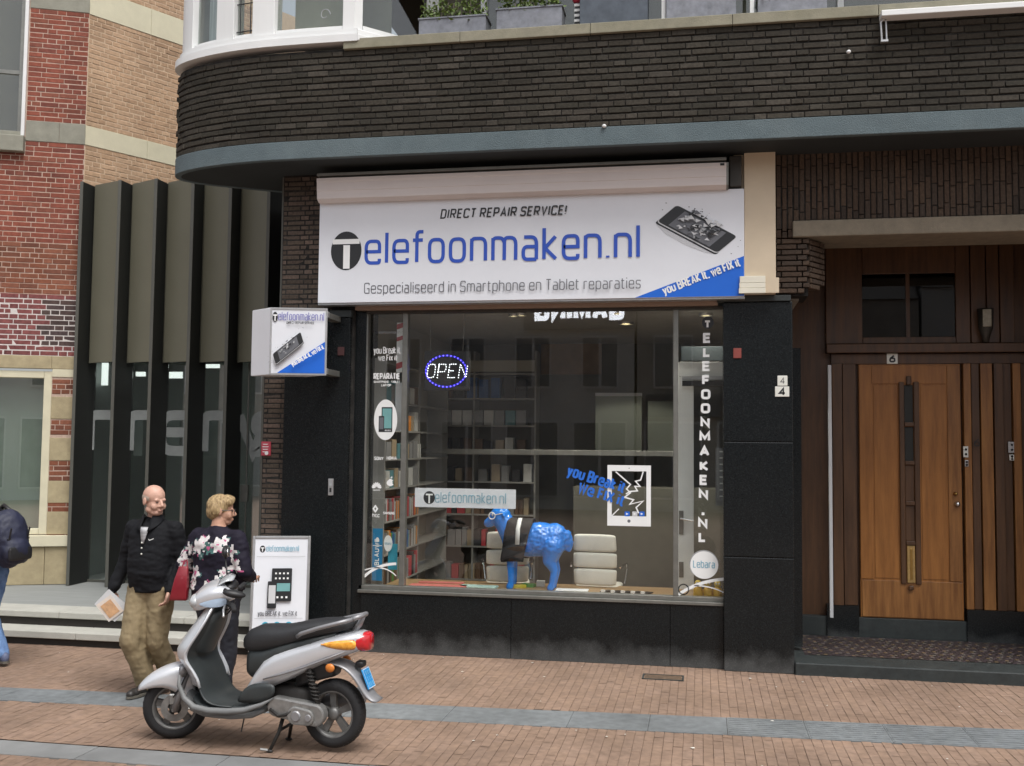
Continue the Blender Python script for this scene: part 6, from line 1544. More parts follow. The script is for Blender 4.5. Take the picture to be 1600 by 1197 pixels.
def xform_mb(mb, Mx):
    mb.v = [tuple(Mx @ Vector(p)) for p in mb.v]
def make_head(Mx, fat=1.0, jaw=1.0):
    mb = MB(); head_mesh(mb, fat, jaw); me = skin_mesh(mb, .0055, 3, .5); me.transform(Mx); return me
def hand(mb, wrist, dirv, palm_n, curl=.5, scale=1.0, thumb_side=1):
    """palm and five fingers; dirv along the hand, palm_n out of the palm"""
    d = Vector(dirv).normalized(); n = (Vector(palm_n) - d * d.dot(Vector(palm_n))).normalized(); s = d.cross(n) * thumb_side; w = Vector(wrist); S = scale
    for i in range(5):
        t = (i - 2) / 2; mb.tube([w + s * t * .018 * S, w + d * .085 * S + s * t * .034 * S], [.017 * S, .0135 * S], 8); mb.ell(w + d * .085 * S + s * t * .034 * S, (.0135 * S,) * 3, 8, 6)
    for i, L in enumerate((.066, .076, .071, .056)):
        base = w + d * .085 * S + s * (.031 - i * .0205) * S; a = curl; p = base; dd = d.copy(); pts = [p]
        for sgm in (.45, .32, .23):
            dd = (dd * math.cos(a) + n * math.sin(a)).normalized(); p = p + dd * L * sgm * S; pts.append(p)
        chain(mb, pts, [.0095 * S, .0088 * S, .008 * S, .0068 * S], 8)
    p0 = w + d * .025 * S + s * .03 * S; chain(mb, [p0, p0 + (s * .75 + d * .6 + n * .3).normalized() * .036 * S, p0 + (s * .75 + d * .6 + n * .3).normalized() * .036 * S + (d * .9 + n * .5 + s * .1).normalized() * .032 * S], [.0135 * S, .0105 * S, .008 * S], 8)
def shoe(mb_u, mb_s, ankle, fdir, L=.29):
    f = Vector((fdir[0], fdir[1], 0)).normalized(); a = Vector(ankle); 
    p0 = Vector((a.x, a.y, .0))
    z0 = a.z - .085
    pts = [p0 - f * .06, p0 + f * .06, p0 + f * (L - .14), p0 + f * (L - .09)]
    for (p, r, h) in zip(pts, (.042, .044, .046, .038), (.055, .055, .04, .034)): mb_u.ell((p.x, p.y, z0 + h * .9), (r, r, h), 12, 8)
    mb_u.tube([(pts[0].x, pts[0].y, z0 + .05), (pts[3].x, pts[3].y, z0 + .035)], [.04, .034], 12); mb_u.tube([(p0.x, p0.y, z0 + .05), (a.x, a.y, a.z + .03)], [.05, .045], 12)
    side = Vector((-f.y, f.x, 0)); 
    outl = [p0 - f * .1 + side * .0, p0 - f * .085 - side * .035, p0 + f * .05 - side * .04, p0 + f * (L - .13) - side * .049, p0 + f * (L - .06) - side * .02, p0 + f * (L - .05), p0 + f * (L - .06) + side * .025, p0 + f * (L - .13) + side * .049, p0 + f * .05 + side * .04, p0 - f * .085 + side * .035]
    mb_s.prism([(p.x, p.y) for p in outl], z0 - .0, z0 + .02)
def person(name, label, loc, rz, hips, legs, shoulders, arms, head_M, cfg):
    """hips z; legs: two lists hip,knee,ankle with foot directions; arms: two lists shoulder,elbow,wrist"""
    T = thing(name, label, 'person', loc, rz); sk = cfg['skin']
    # --- one continuous body
    b = MB(); 
    for (cx, cy, z, rx, ry) in cfg['trunk']: pass
    ellbox(b, [(cx, cy, z, rx * .9, ry * .9) for (cx, cy, z, rx, ry) in cfg['trunk']])
    for a in arms: chain(b, a['p'], [.05, .042, .026], 12)
    for l in legs: chain(b, l['p'], [.085, .055, .036], 14)
    chain(b, [cfg['neck0'], cfg['neck1']], [.062 * cfg.get('fat', 1), .054 * cfg.get('fat', 1)], 14)
    me = skin_mesh(b, .012, 4)
    hm = make_head(head_M, cfg.get('fat', 1), cfg.get('jaw', 1))
    import bmesh
    bm = bmesh.new(); bm.from_mesh(me); bm.from_mesh(hm)
    hb = MB()
    for a in arms:
        if a.get('hand', True): hand(hb, a['p'][-1], a.get('hd', Vector(a['p'][2]) - Vector(a['p'][1])), a.get('hn', (0, 1, 0)), a.get('curl', .45), .95, a.get('ts', 1))
    for l in legs:
        an = Vector(l['p'][2]); f = Vector((l['f'][0], l['f'][1], 0)).normalized(); hb.ell(an + f * .06 - Vector((0, 0, .05)), (.035, .035, .03), 10, 6)
    t_ = bpy.data.meshes.new('t'); t_.from_pydata(hb.v, [], hb.f); bm.from_mesh(t_); bmesh.ops.recalc_face_normals(bm, faces=bm.faces); bm.to_mesh(me); bm.free(); bpy.data.meshes.remove(t_)
    body = finish(me, 'body', sk, T)
    # eyes and mouth sit in the face
    eb = MB(); eb.smooth = True
    for s in (-1, 1): eb.ell((s * .031, -.0725, .113), (.011, .008, .004), 10, 6)
    eb.xf(head_M); o = eb.build('eyes', M['eye'], T)
    eb = MB(); eb.smooth = True; eb.ell((0, -.0875, .047), (.017, .006, .0022), 10, 6); eb.xf(head_M); eb.build('mouth', M['lip'], T)
    # --- trousers
    b = MB(); tr = [t_ for t_ in cfg['trunk'] if t_[2] <= cfg['belt'] + .001]
    ellbox(b, [(cx, cy, z, rx * 1.03, ry * 1.04) for (cx, cy, z, rx, ry) in tr])
    for l in legs:
        p = [Vector(x) for x in l['p']]; p[2] = p[2] + (p[1] - p[2]).normalized() * .0
        chain(b, [p[0], p[0].lerp(p[1], .5), p[1], p[1].lerp(p[2], .55), p[2] + Vector((0, 0, .0))], [.110 * cfg['leg'], .098 * cfg['leg'], .082 * cfg['leg'], .078 * cfg['leg'], .076 * cfg['leg']], 14)
    me = skin_mesh(b, .012, 3)
    def wr(co, no):
        return .009 * fbm((co.x * 2.2 + co.z * .6, co.y * 2.2, co.z * .9), 7) + .004 * fbm((co.x, co.y, co.z * 1.8), 18)
    finish(me, 'trousers', cfg['trouser'], T, wr)
    # --- shoes
    for l in legs:
        u, s_ = MB(), MB(); shoe(u, s_, l['p'][2], l['f']); o = finish(skin_mesh(u, .008, 3), 'shoe', cfg.get('shoe', M['shoe']), T); s_.build('sole', M['sole'], o)
    # --- jacket or blouse
    b = MB(); tr = [t_ for t_ in cfg['trunk'] if t_[2] >= cfg['hem'] - .001]; g = cfg['bulk']
    ellbox(b, [(cx, cy, z, rx * g if z < cfg['neckline'] else rx * 1.04, ry * g if z < cfg['neckline'] else ry * 1.04) for (cx, cy, z, rx, ry) in tr])
    for a in arms:
        p = [Vector(x) for x in a['p']]; e = p[1].lerp(p[2], a.get('cuff', .93)); k = cfg.get('sleeve', 1)
        chain(b, [p[0], p[0].lerp(p[1], .5), p[1], e], [.082 * k, .072 * k, .066 * k, .050 * k], 14)
        chain(b, [p[0], (p[0] * .4 + Vector((0, p[0].y, p[0].z + .02)) * .6)], [.078 * k, .07 * k], 12)
    me = skin_mesh(b, .011, 3)
    def wr2(co, no): return .007 * fbm((co.x * .8 + co.z * .5, co.y, co.z * 1.9), 9) + .0035 * fbm((co.x, co.y, co.z * 2), 20)
    finish(me, 'jacket' if cfg.get('jname') is None else cfg['jname'], cfg['top'], T, wr2, cfg.get('topcol'))
    return T
def HM(pos, yaw=0, tilt=0, roll=0, s=1.0): return Matrix.Translation(pos) @ Matrix.Rotation(yaw, 4, 'Z') @ Matrix.Rotation(tilt, 4, 'X') @ Matrix.Rotation(roll, 4, 'Y') @ Matrix.Scale(s, 4)

# the man: walks towards the street, looks over to his left
g = G(232, 1086)
trunk_m = [(0, 0, .80, .10, .09), (0, 0, .88, .165, .125), (0, -.005, .96, .175, .135), (0, -.015, 1.05, .178, .142), (0, -.015, 1.16, .180, .138), (0, -.005, 1.28, .190, .128), (0, .0, 1.38, .190, .115), (0, .005, 1.44, .16, .095), (0, .01, 1.49, .10, .075), (0, .01, 1.52, .066, .062)]
legs_m = [dict(p=[(-.095, 0, .90), (-.10, -.13, .48), (-.03, .02, .095)], f=(-.12, -1)), dict(p=[(.095, 0, .90), (.075, -.02, .47), (.07, .22, .13)], f=(.1, -1))]
arms_m = [dict(p=[(-.195, .01, 1.41), (-.285, .03, 1.13), (-.345, -.06, .885)], hd=(-.1, -.12, -.9), hn=(.8, -.3, 0), curl=.6, ts=-1), dict(p=[(.195, .01, 1.41), (.265, .05, 1.13), (.235, -.10, .90)], hd=(-.1, -.25, -.9), hn=(-.8, -.3, 0), curl=.55, ts=1)]
MH = HM((.018, -.035, 1.535), R(70), R(6), 0, 1.08)
MAN = person('person', 'person in a black jacket and khaki trousers holding a leaflet, looking right', (g.x, g.y, 0), R(-4), .9, legs_m, 1.41, arms_m, MH,
       dict(skin=M['skin'], trunk=trunk_m, neck0=(0, .015, 1.47), neck1=(.012, -.005, 1.60), belt=1.05, leg=1.12, trouser=M['khaki'], hem=.88, bulk=1.13, neckline=1.46, top=M['jacket'], fat=1.06, jaw=1.12))
# cropped grey hair round the bald crown
hb = MB(); hb.ell((0, .022, .135), (.085, .096, .062), 20, 12); me = skin_mesh(hb, .006, 2); me.transform(MH)
inv = MH.inverted()
import bmesh
bm = bmesh.new(); bm.from_mesh(me)
bmesh.ops.delete(bm, geom=[f for f in bm.faces if (lambda c: c.y < -.022 or c.z > .178 or (c.z < .118 and c.y < .035))(inv @ f.calc_center_median())], context='FACES'); bm.to_mesh(me); bm.free()
finish(me, 'hair', M['greyhair'], MAN)
# striped shirt at the open collar, collar flaps, zip and emblem
M['shirt'] = pmat('grey_white_shirt', (.42, .42, .43), .8, var=.6, scale=10, stretch=(.1, .1, 5))
b = MB(); b.smooth = True; b.rings([[(-.035, -.135, 1.44), (.035, -.135, 1.44)], [(-.03, -.148, 1.40), (.035, -.148, 1.40)], [(-.005, -.165, 1.30), (.012, -.165, 1.30)]], cap=False, closed=False); o = b.build('shirt', M['shirt'], MAN); sm = o.modifiers.new('t', 'SOLIDIFY'); sm.thickness = .012
for s in (-1, 1):
    b = MB(); b.smooth = True; b.rings([[(s * .03, -.085, 1.54), (s * .075, -.06, 1.545), (s * .09, .02, 1.54)], [(s * .045, -.12, 1.47), (s * .10, -.10, 1.475), (s * .12, .0, 1.49)], [(s * .03, -.155, 1.40), (s * .06, -.15, 1.41), (s * .10, -.12, 1.45)]], cap=False, closed=False); o = b.build('collar', M['jacket'], MAN, sub=1); sm = o.modifiers.new('t', 'SOLIDIFY'); sm.thickness = .012
b = MB(); [b.ell((.004, -.172, z), (.008, .006, .008), 8, 6) for z in (1.265, 1.31, 1.215)]; b.build('buttons', M['enamel'], MAN)
pr = Print((.085, -.168, 1.335)); pr.stroke([(-.02, .008), (-.012, -.004), (.03, .012)], .006, M['print_white']); pr.build('jacket_emblem', MAN)
# leaflet in his right hand
w = Vector(arms_m[0]['p'][2]); LF = thing('leaflet', 'pale leaflet and plastic sleeve in the hand of the person in khaki', 'leaflet', (g.x + w.x - .02, g.y + w.y - .05, w.z - .10), R(20))
M['leafl'] = pmat('leaflet_paper', (.62, .60, .58), .5, var=.1, scale=14, col2=(.66, .55, .45)); M['leafo'] = pmat('leaflet_print', (.55, .33, .18), .5, var=.3, scale=18)
b = MB(); b.xf(Matrix()); b.box(-.075, .075, -.002, .002, -.15, .03); b.xf(Matrix.Rotation(R(-38), 4, 'Y')); b.build('paper', M['leafl'], LF)
b = MB(); b.box(-.05, .05, -.006, -.003, -.13, .0); b.xf(Matrix.Rotation(R(-38), 4, 'Y')); b.build('picture', M['leafo'], LF)
b = MB(); b.box(-.07, .10, .006, .009, -.17, .06); b.xf(Matrix.Rotation(R(-48), 4, 'Y')); b.build('sleeve', M['print_light'], LF)

# the woman: back to the street, facing right, floral blouse
gw = G(335, 1101)
trunk_w = [(0, 0, 0.74, 0.117, 0.101), (0, 0.0, 0.82, 0.199, 0.146), (0, 0.0, 0.9, 0.208, 0.155), (0, -0.0, 0.98, 0.197, 0.14), (0, -0.005, 1.08, 0.193, 0.132), (0, -0.0, 1.18, 0.205, 0.134), (0, 0.005, 1.27, 0.208, 0.121), (0, 0.01, 1.33, 0.17, 0.099), (0, 0.012, 1.375, 0.09, 0.076), (0, 0.01, 1.4, 0.058, 0.062)]
legs_w = [dict(p=[(-.09, 0, .84), (-.085, -.03, .45), (-.08, .02, .085)], f=(-.1, -1)), dict(p=[(.09, 0, .84), (.085, -.05, .45), (.085, -.02, .085)], f=(.1, -1))]
arms_w = [dict(p=[(-.20, .01, 1.30), (-.29, .02, 1.06), (-.20, -.18, .98)], cuff=.75, hd=(.5, -.8, 0), hn=(0, 0, -1), curl=.5), dict(p=[(.20, .01, 1.30), (.33, .03, 1.08), (.25, -.16, .98)], cuff=.75, hd=(-.3, -.7, -.1), hn=(0, 0, -1), curl=.7)]
WH = HM((0, -.02, 1.405), R(-48), R(4), 0, 1.02)
M['blouse'] = pmat('dark_blouse', (.014, .012, .022), .75, var=.3, scale=9, bump=.2, bscale=30, spec=.2)
fl_c = [pmat('petal_white', (.66, .63, .62), .7, var=.15, scale=40), pmat('petal_pink', (.48, .10, .22), .7, var=.3, scale=40), pmat('leaf_teal', (.05, .13, .12), .7)]
rf = random.Random(14)
# flower clusters on the blouse, in its own coordinates (back is +y)
flowers = [(-.10, .12, 1.26, .045), (-.02, .13, 1.235, .04), (.03, .125, 1.27, .05), (.09, .11, 1.245, .05), (.13, .09, 1.20, .035), (-.14, .09, 1.29, .035), (.05, .13, 1.17, .025), (-.13, .10, .96, .06), (-.05, .13, .93, .05), (.12, .12, 1.03, .05), (.15, .08, .98, .035), (.27, .10, 1.10, .06), (.25, .08, 1.01, .055), (.22, .05, 1.22, .045), (-.24, .06, 1.10, .05), (-.2, .07, 1.22, .04), (.20, -.10, 1.15, .05), (-.15, .1, 1.05, .03), (.30, .05, 1.17, .04), (.13, .12, .93, .04)]
def blouse_col(c):
    best = 0
    for i, (x, y, z, r_) in enumerate(flowers):
        d = (Vector((c.x, c.y, c.z)) - Vector((x, y, z))); an = math.atan2(d.z, d.x); L = d.length
        pet = 1.12 * r_ * (1 + .28 * math.cos(5 * an + i))
        if L < pet * .22: return 2
        if L < pet: return 3 if i in (1, 6) and L > pet * .4 else (2 if L < pet * .38 and i % 2 else 1)
        if L < pet * 1.3 and math.cos(3 * an + i) > .72: best = 3 if i % 2 else 2
    return best
WOM = person('person', 'person with short blond hair in a dark floral blouse, seen from behind', (gw.x, gw.y, 0), R(164), .84, legs_w, 1.3, arms_w, WH,
       dict(skin=M['skin2'], trunk=trunk_w, neck0=(0, .015, 1.35), neck1=(0, .0, 1.46), belt=.98, leg=1.0, trouser=M['nvy'], hem=.90, bulk=1.10, neckline=1.34, top=[M['blouse']] + [fl_c[0], fl_c[1], fl_c[2]], topcol=blouse_col, jname='blouse', sleeve=.95))
hb = MB(); hb.ell((0, .028, .150), (.090, .104, .094), 22, 14); hb.ell((0, .055, .10), (.082, .075, .075), 20, 12); hb.ell((0, -.03, .20), (.072, .065, .042), 18, 10); hb.ell((.05, -.045, .185), (.035, .04, .035), 14, 8); hb.ell((-.05, -.045, .185), (.035, .04, .035), 14, 8); [hb.ell((s * .078, .045, .12), (.018, .05, .05), 14, 8) for s in (-1, 1)]
me = skin_mesh(hb, .006, 2); me.transform(WH @ Matrix.Translation((0, .0, .008)) @ Matrix.Scale(.95, 4))
inv_w = WH.inverted()
def strands(co, no):
    p = inv_w @ co; return .006 * mnoise.noise(Vector((p.x * 60, p.y * 60, p.z * 14))) + .003 * mnoise.noise(Vector((p.x * 130, p.y * 130, p.z * 25)))
finish(me, 'hair', M['blond'], WOM, strands)
b = MB()
for s in (-1, 1): b.tube([(s * .032 + .024 * math.cos(t), -.094, .112 + .018 * math.sin(t)) for t in np.linspace(0, 6.28, 18)], .0028, 6); b.tube([(s * .056, -.092, .118), (s * .078, -.05, .12), (s * .082, .012, .118)], .0028, 6)
b.cyl((-.01, -.096, .115), (.01, -.096, .115), .0025, n=6); b.xf(WH); b.build('glasses', M['print_black'], WOM)
WOM.scale = (1.05, 1.05, 1.05)
# red handbag under her arm
M['redbag'] = pmat('red_leather', (.21, .009, .018), .35, var=.15, scale=8, coat=.3, rvar=.1)
q = P(281, 905, gw.y - .12); BG = thing('red_handbag', 'red leather handbag hanging from the arm of the person in floral blouse', 'handbag', (q.x, gw.y - .12, q.z - .17), R(12))
b = MB(); b.smooth = True; b.rings([[(-.085, -.05, 0), (.085, -.05, 0), (.085, .05, 0), (-.085, .05, 0)], [(-.082, -.055, .03), (.085, -.055, .03), (.085, .055, .03), (-.082, .055, .03)], [(-.045, -.04, .2), (.085, -.04, .2), (.085, .04, .2), (-.045, .04, .2)], [(-.01, -.015, .32), (.08, -.015, .32), (.08, .015, .32), (-.01, .015, .32)]]); b.build('bag_body', M['redbag'], BG, bevel=.008)
b = MB(); b.tube([(.02, 0, .31), (.03, .02, .36), (.05, .04, .375), (.065, .02, .36), (.07, 0, .31)], .007, 8); b.build('bag_strap', M['redbag'], BG); BG.scale = (.82, .9, .86)

# the passer-by cut by the left edge, with a backpack
gb = G(-24, 1042)
trunk_b = trunk_m
legs_b = [dict(p=[(-.095, 0, .90), (-.10, -.10, .48), (-.09, .10, .12)], f=(0, -1)), dict(p=[(.095, 0, .90), (.10, .03, .48), (.10, .10, .10)], f=(.1, -1))]
arms_b = [dict(p=[(-.195, .01, 1.41), (-.25, .05, 1.13), (-.22, -.12, .95)], hn=(1, 0, 0)), dict(p=[(.195, .01, 1.41), (.25, .05, 1.13), (.22, -.12, .95)], hn=(-1, 0, 0))]
BP = person('person', 'person in blue jeans with a backpack, cut off by the left edge', (gb.x, gb.y, 0), R(-105), .9, legs_b, 1.41, arms_b, HM((0, -.05, 1.52), 0, R(12)),
       dict(skin=M['skin'], trunk=trunk_b, neck0=(0, .015, 1.47), neck1=(0, -.02, 1.58), belt=1.05, leg=1.0, trouser=M['jeans'], hem=.96, bulk=1.1, neckline=1.46, top=M['jacket'], shoe=pmat('pale_trainer', (.10, .12, .2), .6)))
hb = MB(); hb.ell((0, .026, .155), (.086, .1, .088), 20, 12); hb.ell((0, .06, .11), (.075, .06, .06), 16, 10); me = skin_mesh(hb, .007, 2); me.transform(HM((0, -.05, 1.52), 0, R(12))); finish(me, 'hair', M['print_black'], BP)
M['packblue'] = pmat('navy_nylon', (.014, .017, .04), .6, var=.3, scale=8, bump=.5, bscale=16)
BK = thing('backpack', 'bulky navy backpack on the passer-by at the left edge', 'backpack', (gb.x, gb.y, 1.0), R(-105))
b = MB(); b.ell((0, .27, .22), (.19, .15, .27), 20, 14); b.ell((0, .24, .36), (.16, .12, .15), 18, 12); b.ell((0, .38, .12), (.15, .08, .13), 16, 10); b.ell((.17, .25, .10), (.06, .08, .12), 12, 8); b.ell((-.17, .25, .10), (.06, .08, .12), 12, 8)
me = skin_mesh(b, .014, 4); finish(me, 'pack', M['packblue'], BK, lambda co, no: .010 * fbm(co, 8) + .004 * fbm(co, 22))
for s in (-1, 1):
    b = MB(); b.smooth = True; b.tube([(s * .10, .16, .47), (s * .12, .03, .53), (s * .13, -.11, .44), (s * .15, -.12, .25), (s * .18, .03, .08), (s * .16, .16, .03)], .022, 8); b.build('shoulder_strap', M['black'], BK)
b = MB(); b.cyl((-.12, .395, .235), (.12, .395, .235), .006, n=6); [b.cyl((s * .1, .36, .1), (s * .1, .42, .34), .008, n=6) for s in (-1, 1)]; b.build('webbing', M['black'], BK)

b = MB(); b.bbox(-.13, .13, .40, .455, .03, .17, .02); b.build('front_pocket', M['black'], BK, sub=1)
# ================================================================== the parked scooter
M['silver'] = pmat('silver_paint', (.62, .635, .66), .28, metal=.35, var=.04, scale=3, coat=.6, dirt=.12, dscale=5, dcol=(.48, .48, .48))
M['silverd'] = pmat('dull_silver', (.30, .30, .31), .45, metal=.5, var=.1, scale=6, dirt=.2)
M['greyplas'] = pmat('grey_plastic', (.17, .175, .175), .55, var=.1, scale=8, dirt=.3, dcol=(.11, .11, .10))
M['blackplas'] = pmat('faded_black_plastic', (.030, .036, .037), .5, var=.2, scale=6, dirt=.35, dscale=4, dcol=(.075, .08, .078), rvar=.12)
M['seatvinyl'] = pmat('seat_vinyl', (.022, .023, .025), .55, var=.15, scale=6, bump=.2, bscale=120)
M['alloy'] = pmat('dirty_alloy', (.34, .34, .33), .5, metal=.7, var=.2, scale=14, dirt=.4, dscale=9, dcol=(.10, .09, .08))
M['rimalloy'] = pmat('sooty_rim', (.19, .19, .185), .5, metal=.6, var=.25, scale=14, dirt=.5, dscale=8, dcol=(.05, .045, .04))
M['ironblk'] = pmat('greasy_iron', (.022, .02, .018), .6, var=.3, scale=20)
M['amber'] = pmat('amber_lens', (.75, .25, .02), .15, var=.2, scale=30, coat=.8, col2=(.9, .45, .06))
M['redlens'] = pmat('red_lens', (.50, .012, .02), .15, var=.15, scale=20, coat=.8)
M['clearlens'] = pmat('clear_lens', (.42, .44, .45), .1, var=.25, scale=18, coat=1.0)
M['plateblue'] = pmat('plate_blue', (.02, .30, .68), .45, var=.05)
sF, sR_ = G(274, 1153), G(527, 1174)
ax = Vector((sR_.x - sF.x, sR_.y - sF.y, 0)); SRZ = math.atan2(ax.y, ax.x); WB = 1.29
SC = thing('motor_scooter', 'silver motor scooter with black seat parked on its centre stand', 'scooter', (sF.x, sF.y, 0), SRZ); SC.scale = (.965, 1, 1.015)
def sect(n, rz, ry, pw=.75):
    out = []
    for i in range(n):
        t = 2 * math.pi * i / n; c, s = math.cos(t), math.sin(t); out.append((ry * math.copysign(abs(c) ** pw, c), rz * math.copysign(abs(s) ** pw, s)))
    return out
def loft_x(st, n=24, pw=.75):
    b = MB(); b.smooth = True
    b.rings([[(x, y, (zt + zb) / 2 + z) for (y, z) in sect(n, (zt - zb) / 2, w, pw)] for (x, zb, zt, w) in st]); return b
# steering group turns towards the kerb side
STEER = R(24); a0, a1 = Vector((.03, 0, .235)), Vector((.26, 0, .98)); axd = (a1 - a0).normalized()
SM = Matrix.Translation(a0) @ Matrix.Rotation(STEER, 4, axd) @ Matrix.Translation(-a0)
def wheel(c, nm, front):
    W = MB(); W.smooth = True; r = .236
    prof = [(-.05, .162), (-.060, .185), (-.056, .212), (-.034, .231), (0, r), (.034, .231), (.056, .212), (.060, .185), (.05, .162), (.035, .155), (-.035, .155)]
    W.lathe(prof, c, 'y', 56)
    t_ = W
    root = bpy.data.objects.new(nm, None)
    b = MB(); b.smooth = True; b.lathe([(-.048, .163), (-.05, .150), (-.030, .143), (.030, .143), (.05, .150), (.048, .163)], c, 'y', 48)
    hub = MB(); hub.smooth = True; hub.lathe([(-.045, .001), (-.045, .03), (-.03, .045), (.03, .045), (.045, .03), (.045, .001)], c, 'y', 24, closed=False)
    sp = MB()
    for k in range(5):
        a = k * 2 * math.pi / 5 + .4; d = Vector((math.cos(a), 0, math.sin(a))); e = Vector((-math.sin(a), 0, math.cos(a)))
        p0, p1 = Vector(c) + d * .035, Vector(c) + d * .147
        for yy in (-.016,):
            q = [p0 - e * .020, p0 + e * .020, p1 + e * .026, p1 - e * .026]
            sp.add([x + Vector((0, -.018, 0)) for x in q] + [x + Vector((0, .018, 0)) for x in q], [(0, 1, 2, 3), (7, 6, 5, 4), (0, 4, 5, 1), (1, 5, 6, 2), (2, 6, 7, 3), (3, 7, 4, 0)])
    parts = [(t_, 'tyre', M['rubber']), (b, 'rim', M['rimalloy']), (hub, 'hub', M['rimalloy']), (sp, 'spokes', M['rimalloy'])]
    # tread grooves
    tr = MB()
    for k in range(36):
        a = k * 2 * math.pi / 36
        for s in (-1, 1):
            d0 = Vector((math.cos(a), 0, math.sin(a))); d1 = Vector((math.cos(a + .09), 0, math.sin(a + .09)))
            tr.tube([Vector(c) + d0 * .2365 + Vector((0, s * .008, 0)), Vector(c) + d1 * .2235 + Vector((0, s * .05, 0))], .0022, 4)
    parts.append((tr, 'tread', M['black']))
    if front:
        dk = MB(); dk.lathe([(-.048, .05), (-.048, .10), (-.052, .10), (-.052, .05)], c, 'y', 36); parts.append((dk, 'brake_disc', M['alloy']))
    if front:
        for p in parts: p[0].xf(SM)
    w = parts[0][0].build(nm, parts[0][2], SC)
    for (mb, n_, m_) in parts[1:]: mb.build(n_, m_, w)
    return w
wheel((0, 0, .236), 'front_wheel', True); ZR = .262
wheel((WB, 0, ZR), 'rear_wheel', False)
def P_(mb, nm, mt, steer=False, par=SC, **k):
    if steer: mb.xf(SM)
    return mb.build(nm, mt, par, **k)
# fork and brake caliper
for s in (-1, 1):
    b = MB(); b.smooth = True; b.tube([(.005, s * .085, .225), (.05, s * .085, .37), (.12, s * .07, .56)], [.024, .026, .022], 12); P_(b, 'fork_leg', M['silverd'], True)
b = MB(); b.bbox(-.035, .03, -.088, -.05, .27, .35, .008); P_(b, 'brake_caliper', M['alloy'], True)
b = MB(); b.cyl((0, -.105, .236), (0, .105, .236), .013, n=12); P_(b, 'axle', M['alloy'], True)
# front fender
b = MB(); b.smooth = True; rr_ = []
for i, (x, zt, w, dz) in enumerate(((-.265, .395, .035, .03), (-.235, .435, .07, .05), (-.17, .487, .088, .085), (-.08, .53, .094, .12), (.0, .552, .096, .17), (.07, .555, .092, .235), (.12, .53, .082, .235), (.155, .49, .07, .19))):
    rr_.append([(x + .00, -w, zt - dz), (x, -w, zt - dz * .45), (x, -w * .8, zt - .022), (x, -w * .4, zt - .003), (x, 0, zt), (x, w * .4, zt - .003), (x, w * .8, zt - .022), (x, w, zt - dz * .45), (x, w, zt - dz)])
b.rings(rr_, cap=False, closed=False); o = P_(b, 'front_fender', M['silver'], True, sub=1); sm = o.modifiers.new('t', 'SOLIDIFY'); sm.thickness = .006
# leg shield: silver shell in front, black panel inside
def shield(st, n=13, sweep=.12, inset=0.0):
    b = MB(); b.smooth = True
    b.rings([[(x + inset + sweep * (abs(2 * i / (n - 1) - 1)) ** 2.2 * (w / .22), w * (2 * i / (n - 1) - 1), z) for i in range(n)] for (z, x, w) in st], cap=False, closed=False); return b
stS = [(.985, .285, .085), (.95, .245, .13), (.88, .19, .18), (.80, .125, .215), (.72, .06, .235), (.66, .02, .24), (.60, .025, .235), (.54, .085, .222), (.48, .13, .215), (.42, .155, .21)]
SWP = .17
b = shield(stS, sweep=SWP); o = P_(b, 'leg_shield', M['silver'], sub=1); sm = o.modifiers.new('t', 'SOLIDIFY'); sm.thickness = .014; sm.offset = -1
b = MB(); b.smooth = True; n_ = 13; rg_ = []          # closes the shell from edge to edge, then runs down to the floor
for (z, x, w) in stS:
    xe = x + SWP * w / .22 - .004; xc = xe + .03 * (1 - abs(z - .75) / .3)
    rg_.append([(xc + (xe - xc) * abs(2 * i / (n_ - 1) - 1) ** 2.5, .985 * w * (2 * i / (n_ - 1) - 1), z) for i in range(n_)])
for (z, xc, w) in ((.37, .335, .212), (.325, .375, .208), (.305, .45, .20), (.302, .56, .19)): rg_.append([(xc, w * (2 * i / (n_ - 1) - 1), z) for i in range(n_)])
b.rings(rg_, cap=False, closed=False); o = P_(b, 'inner_panel', M['blackplas'], sub=1); sm = o.modifiers.new('t', 'SOLIDIFY'); sm.thickness = .010
b = MB(); b.smooth = True; b.rings([[(x, -w, z) , (x + .05, -w * .75, z), (x + .06, 0, z), (x + .05, w * .75, z), (x, w, z)] for (z, x, w) in ((.93, .345, .06), (.91, .335, .12), (.78, .27, .15), (.66, .225, .145), (.63, .22, .10))], cap=False, closed=False); P_(b, 'glove_box', M['blackplas'], sub=1)
# edge trim where silver meets black (both sides)
for s in (-1, 1):
    b = MB(); b.smooth = True; b.tube([(x + SWP * w / .22, s * w, z) for (z, x, w) in stS], .010, 8); P_(b, 'shield_trim', M['silver'])
b = MB(); b.smooth = True
b.rings([[(x, -w, z) , (x, -w, z + .06), (x + .02, w * 0 - w * .4, z + .07), (x + .02, w * .4, z + .07), (x, w, z + .06), (x, w, z)] for (x, z, w) in ((.10, .49, .14), (.12, .48, .15), (.14, .47, .15))]); P_(b, 'fender_bridge', M['silverd'])
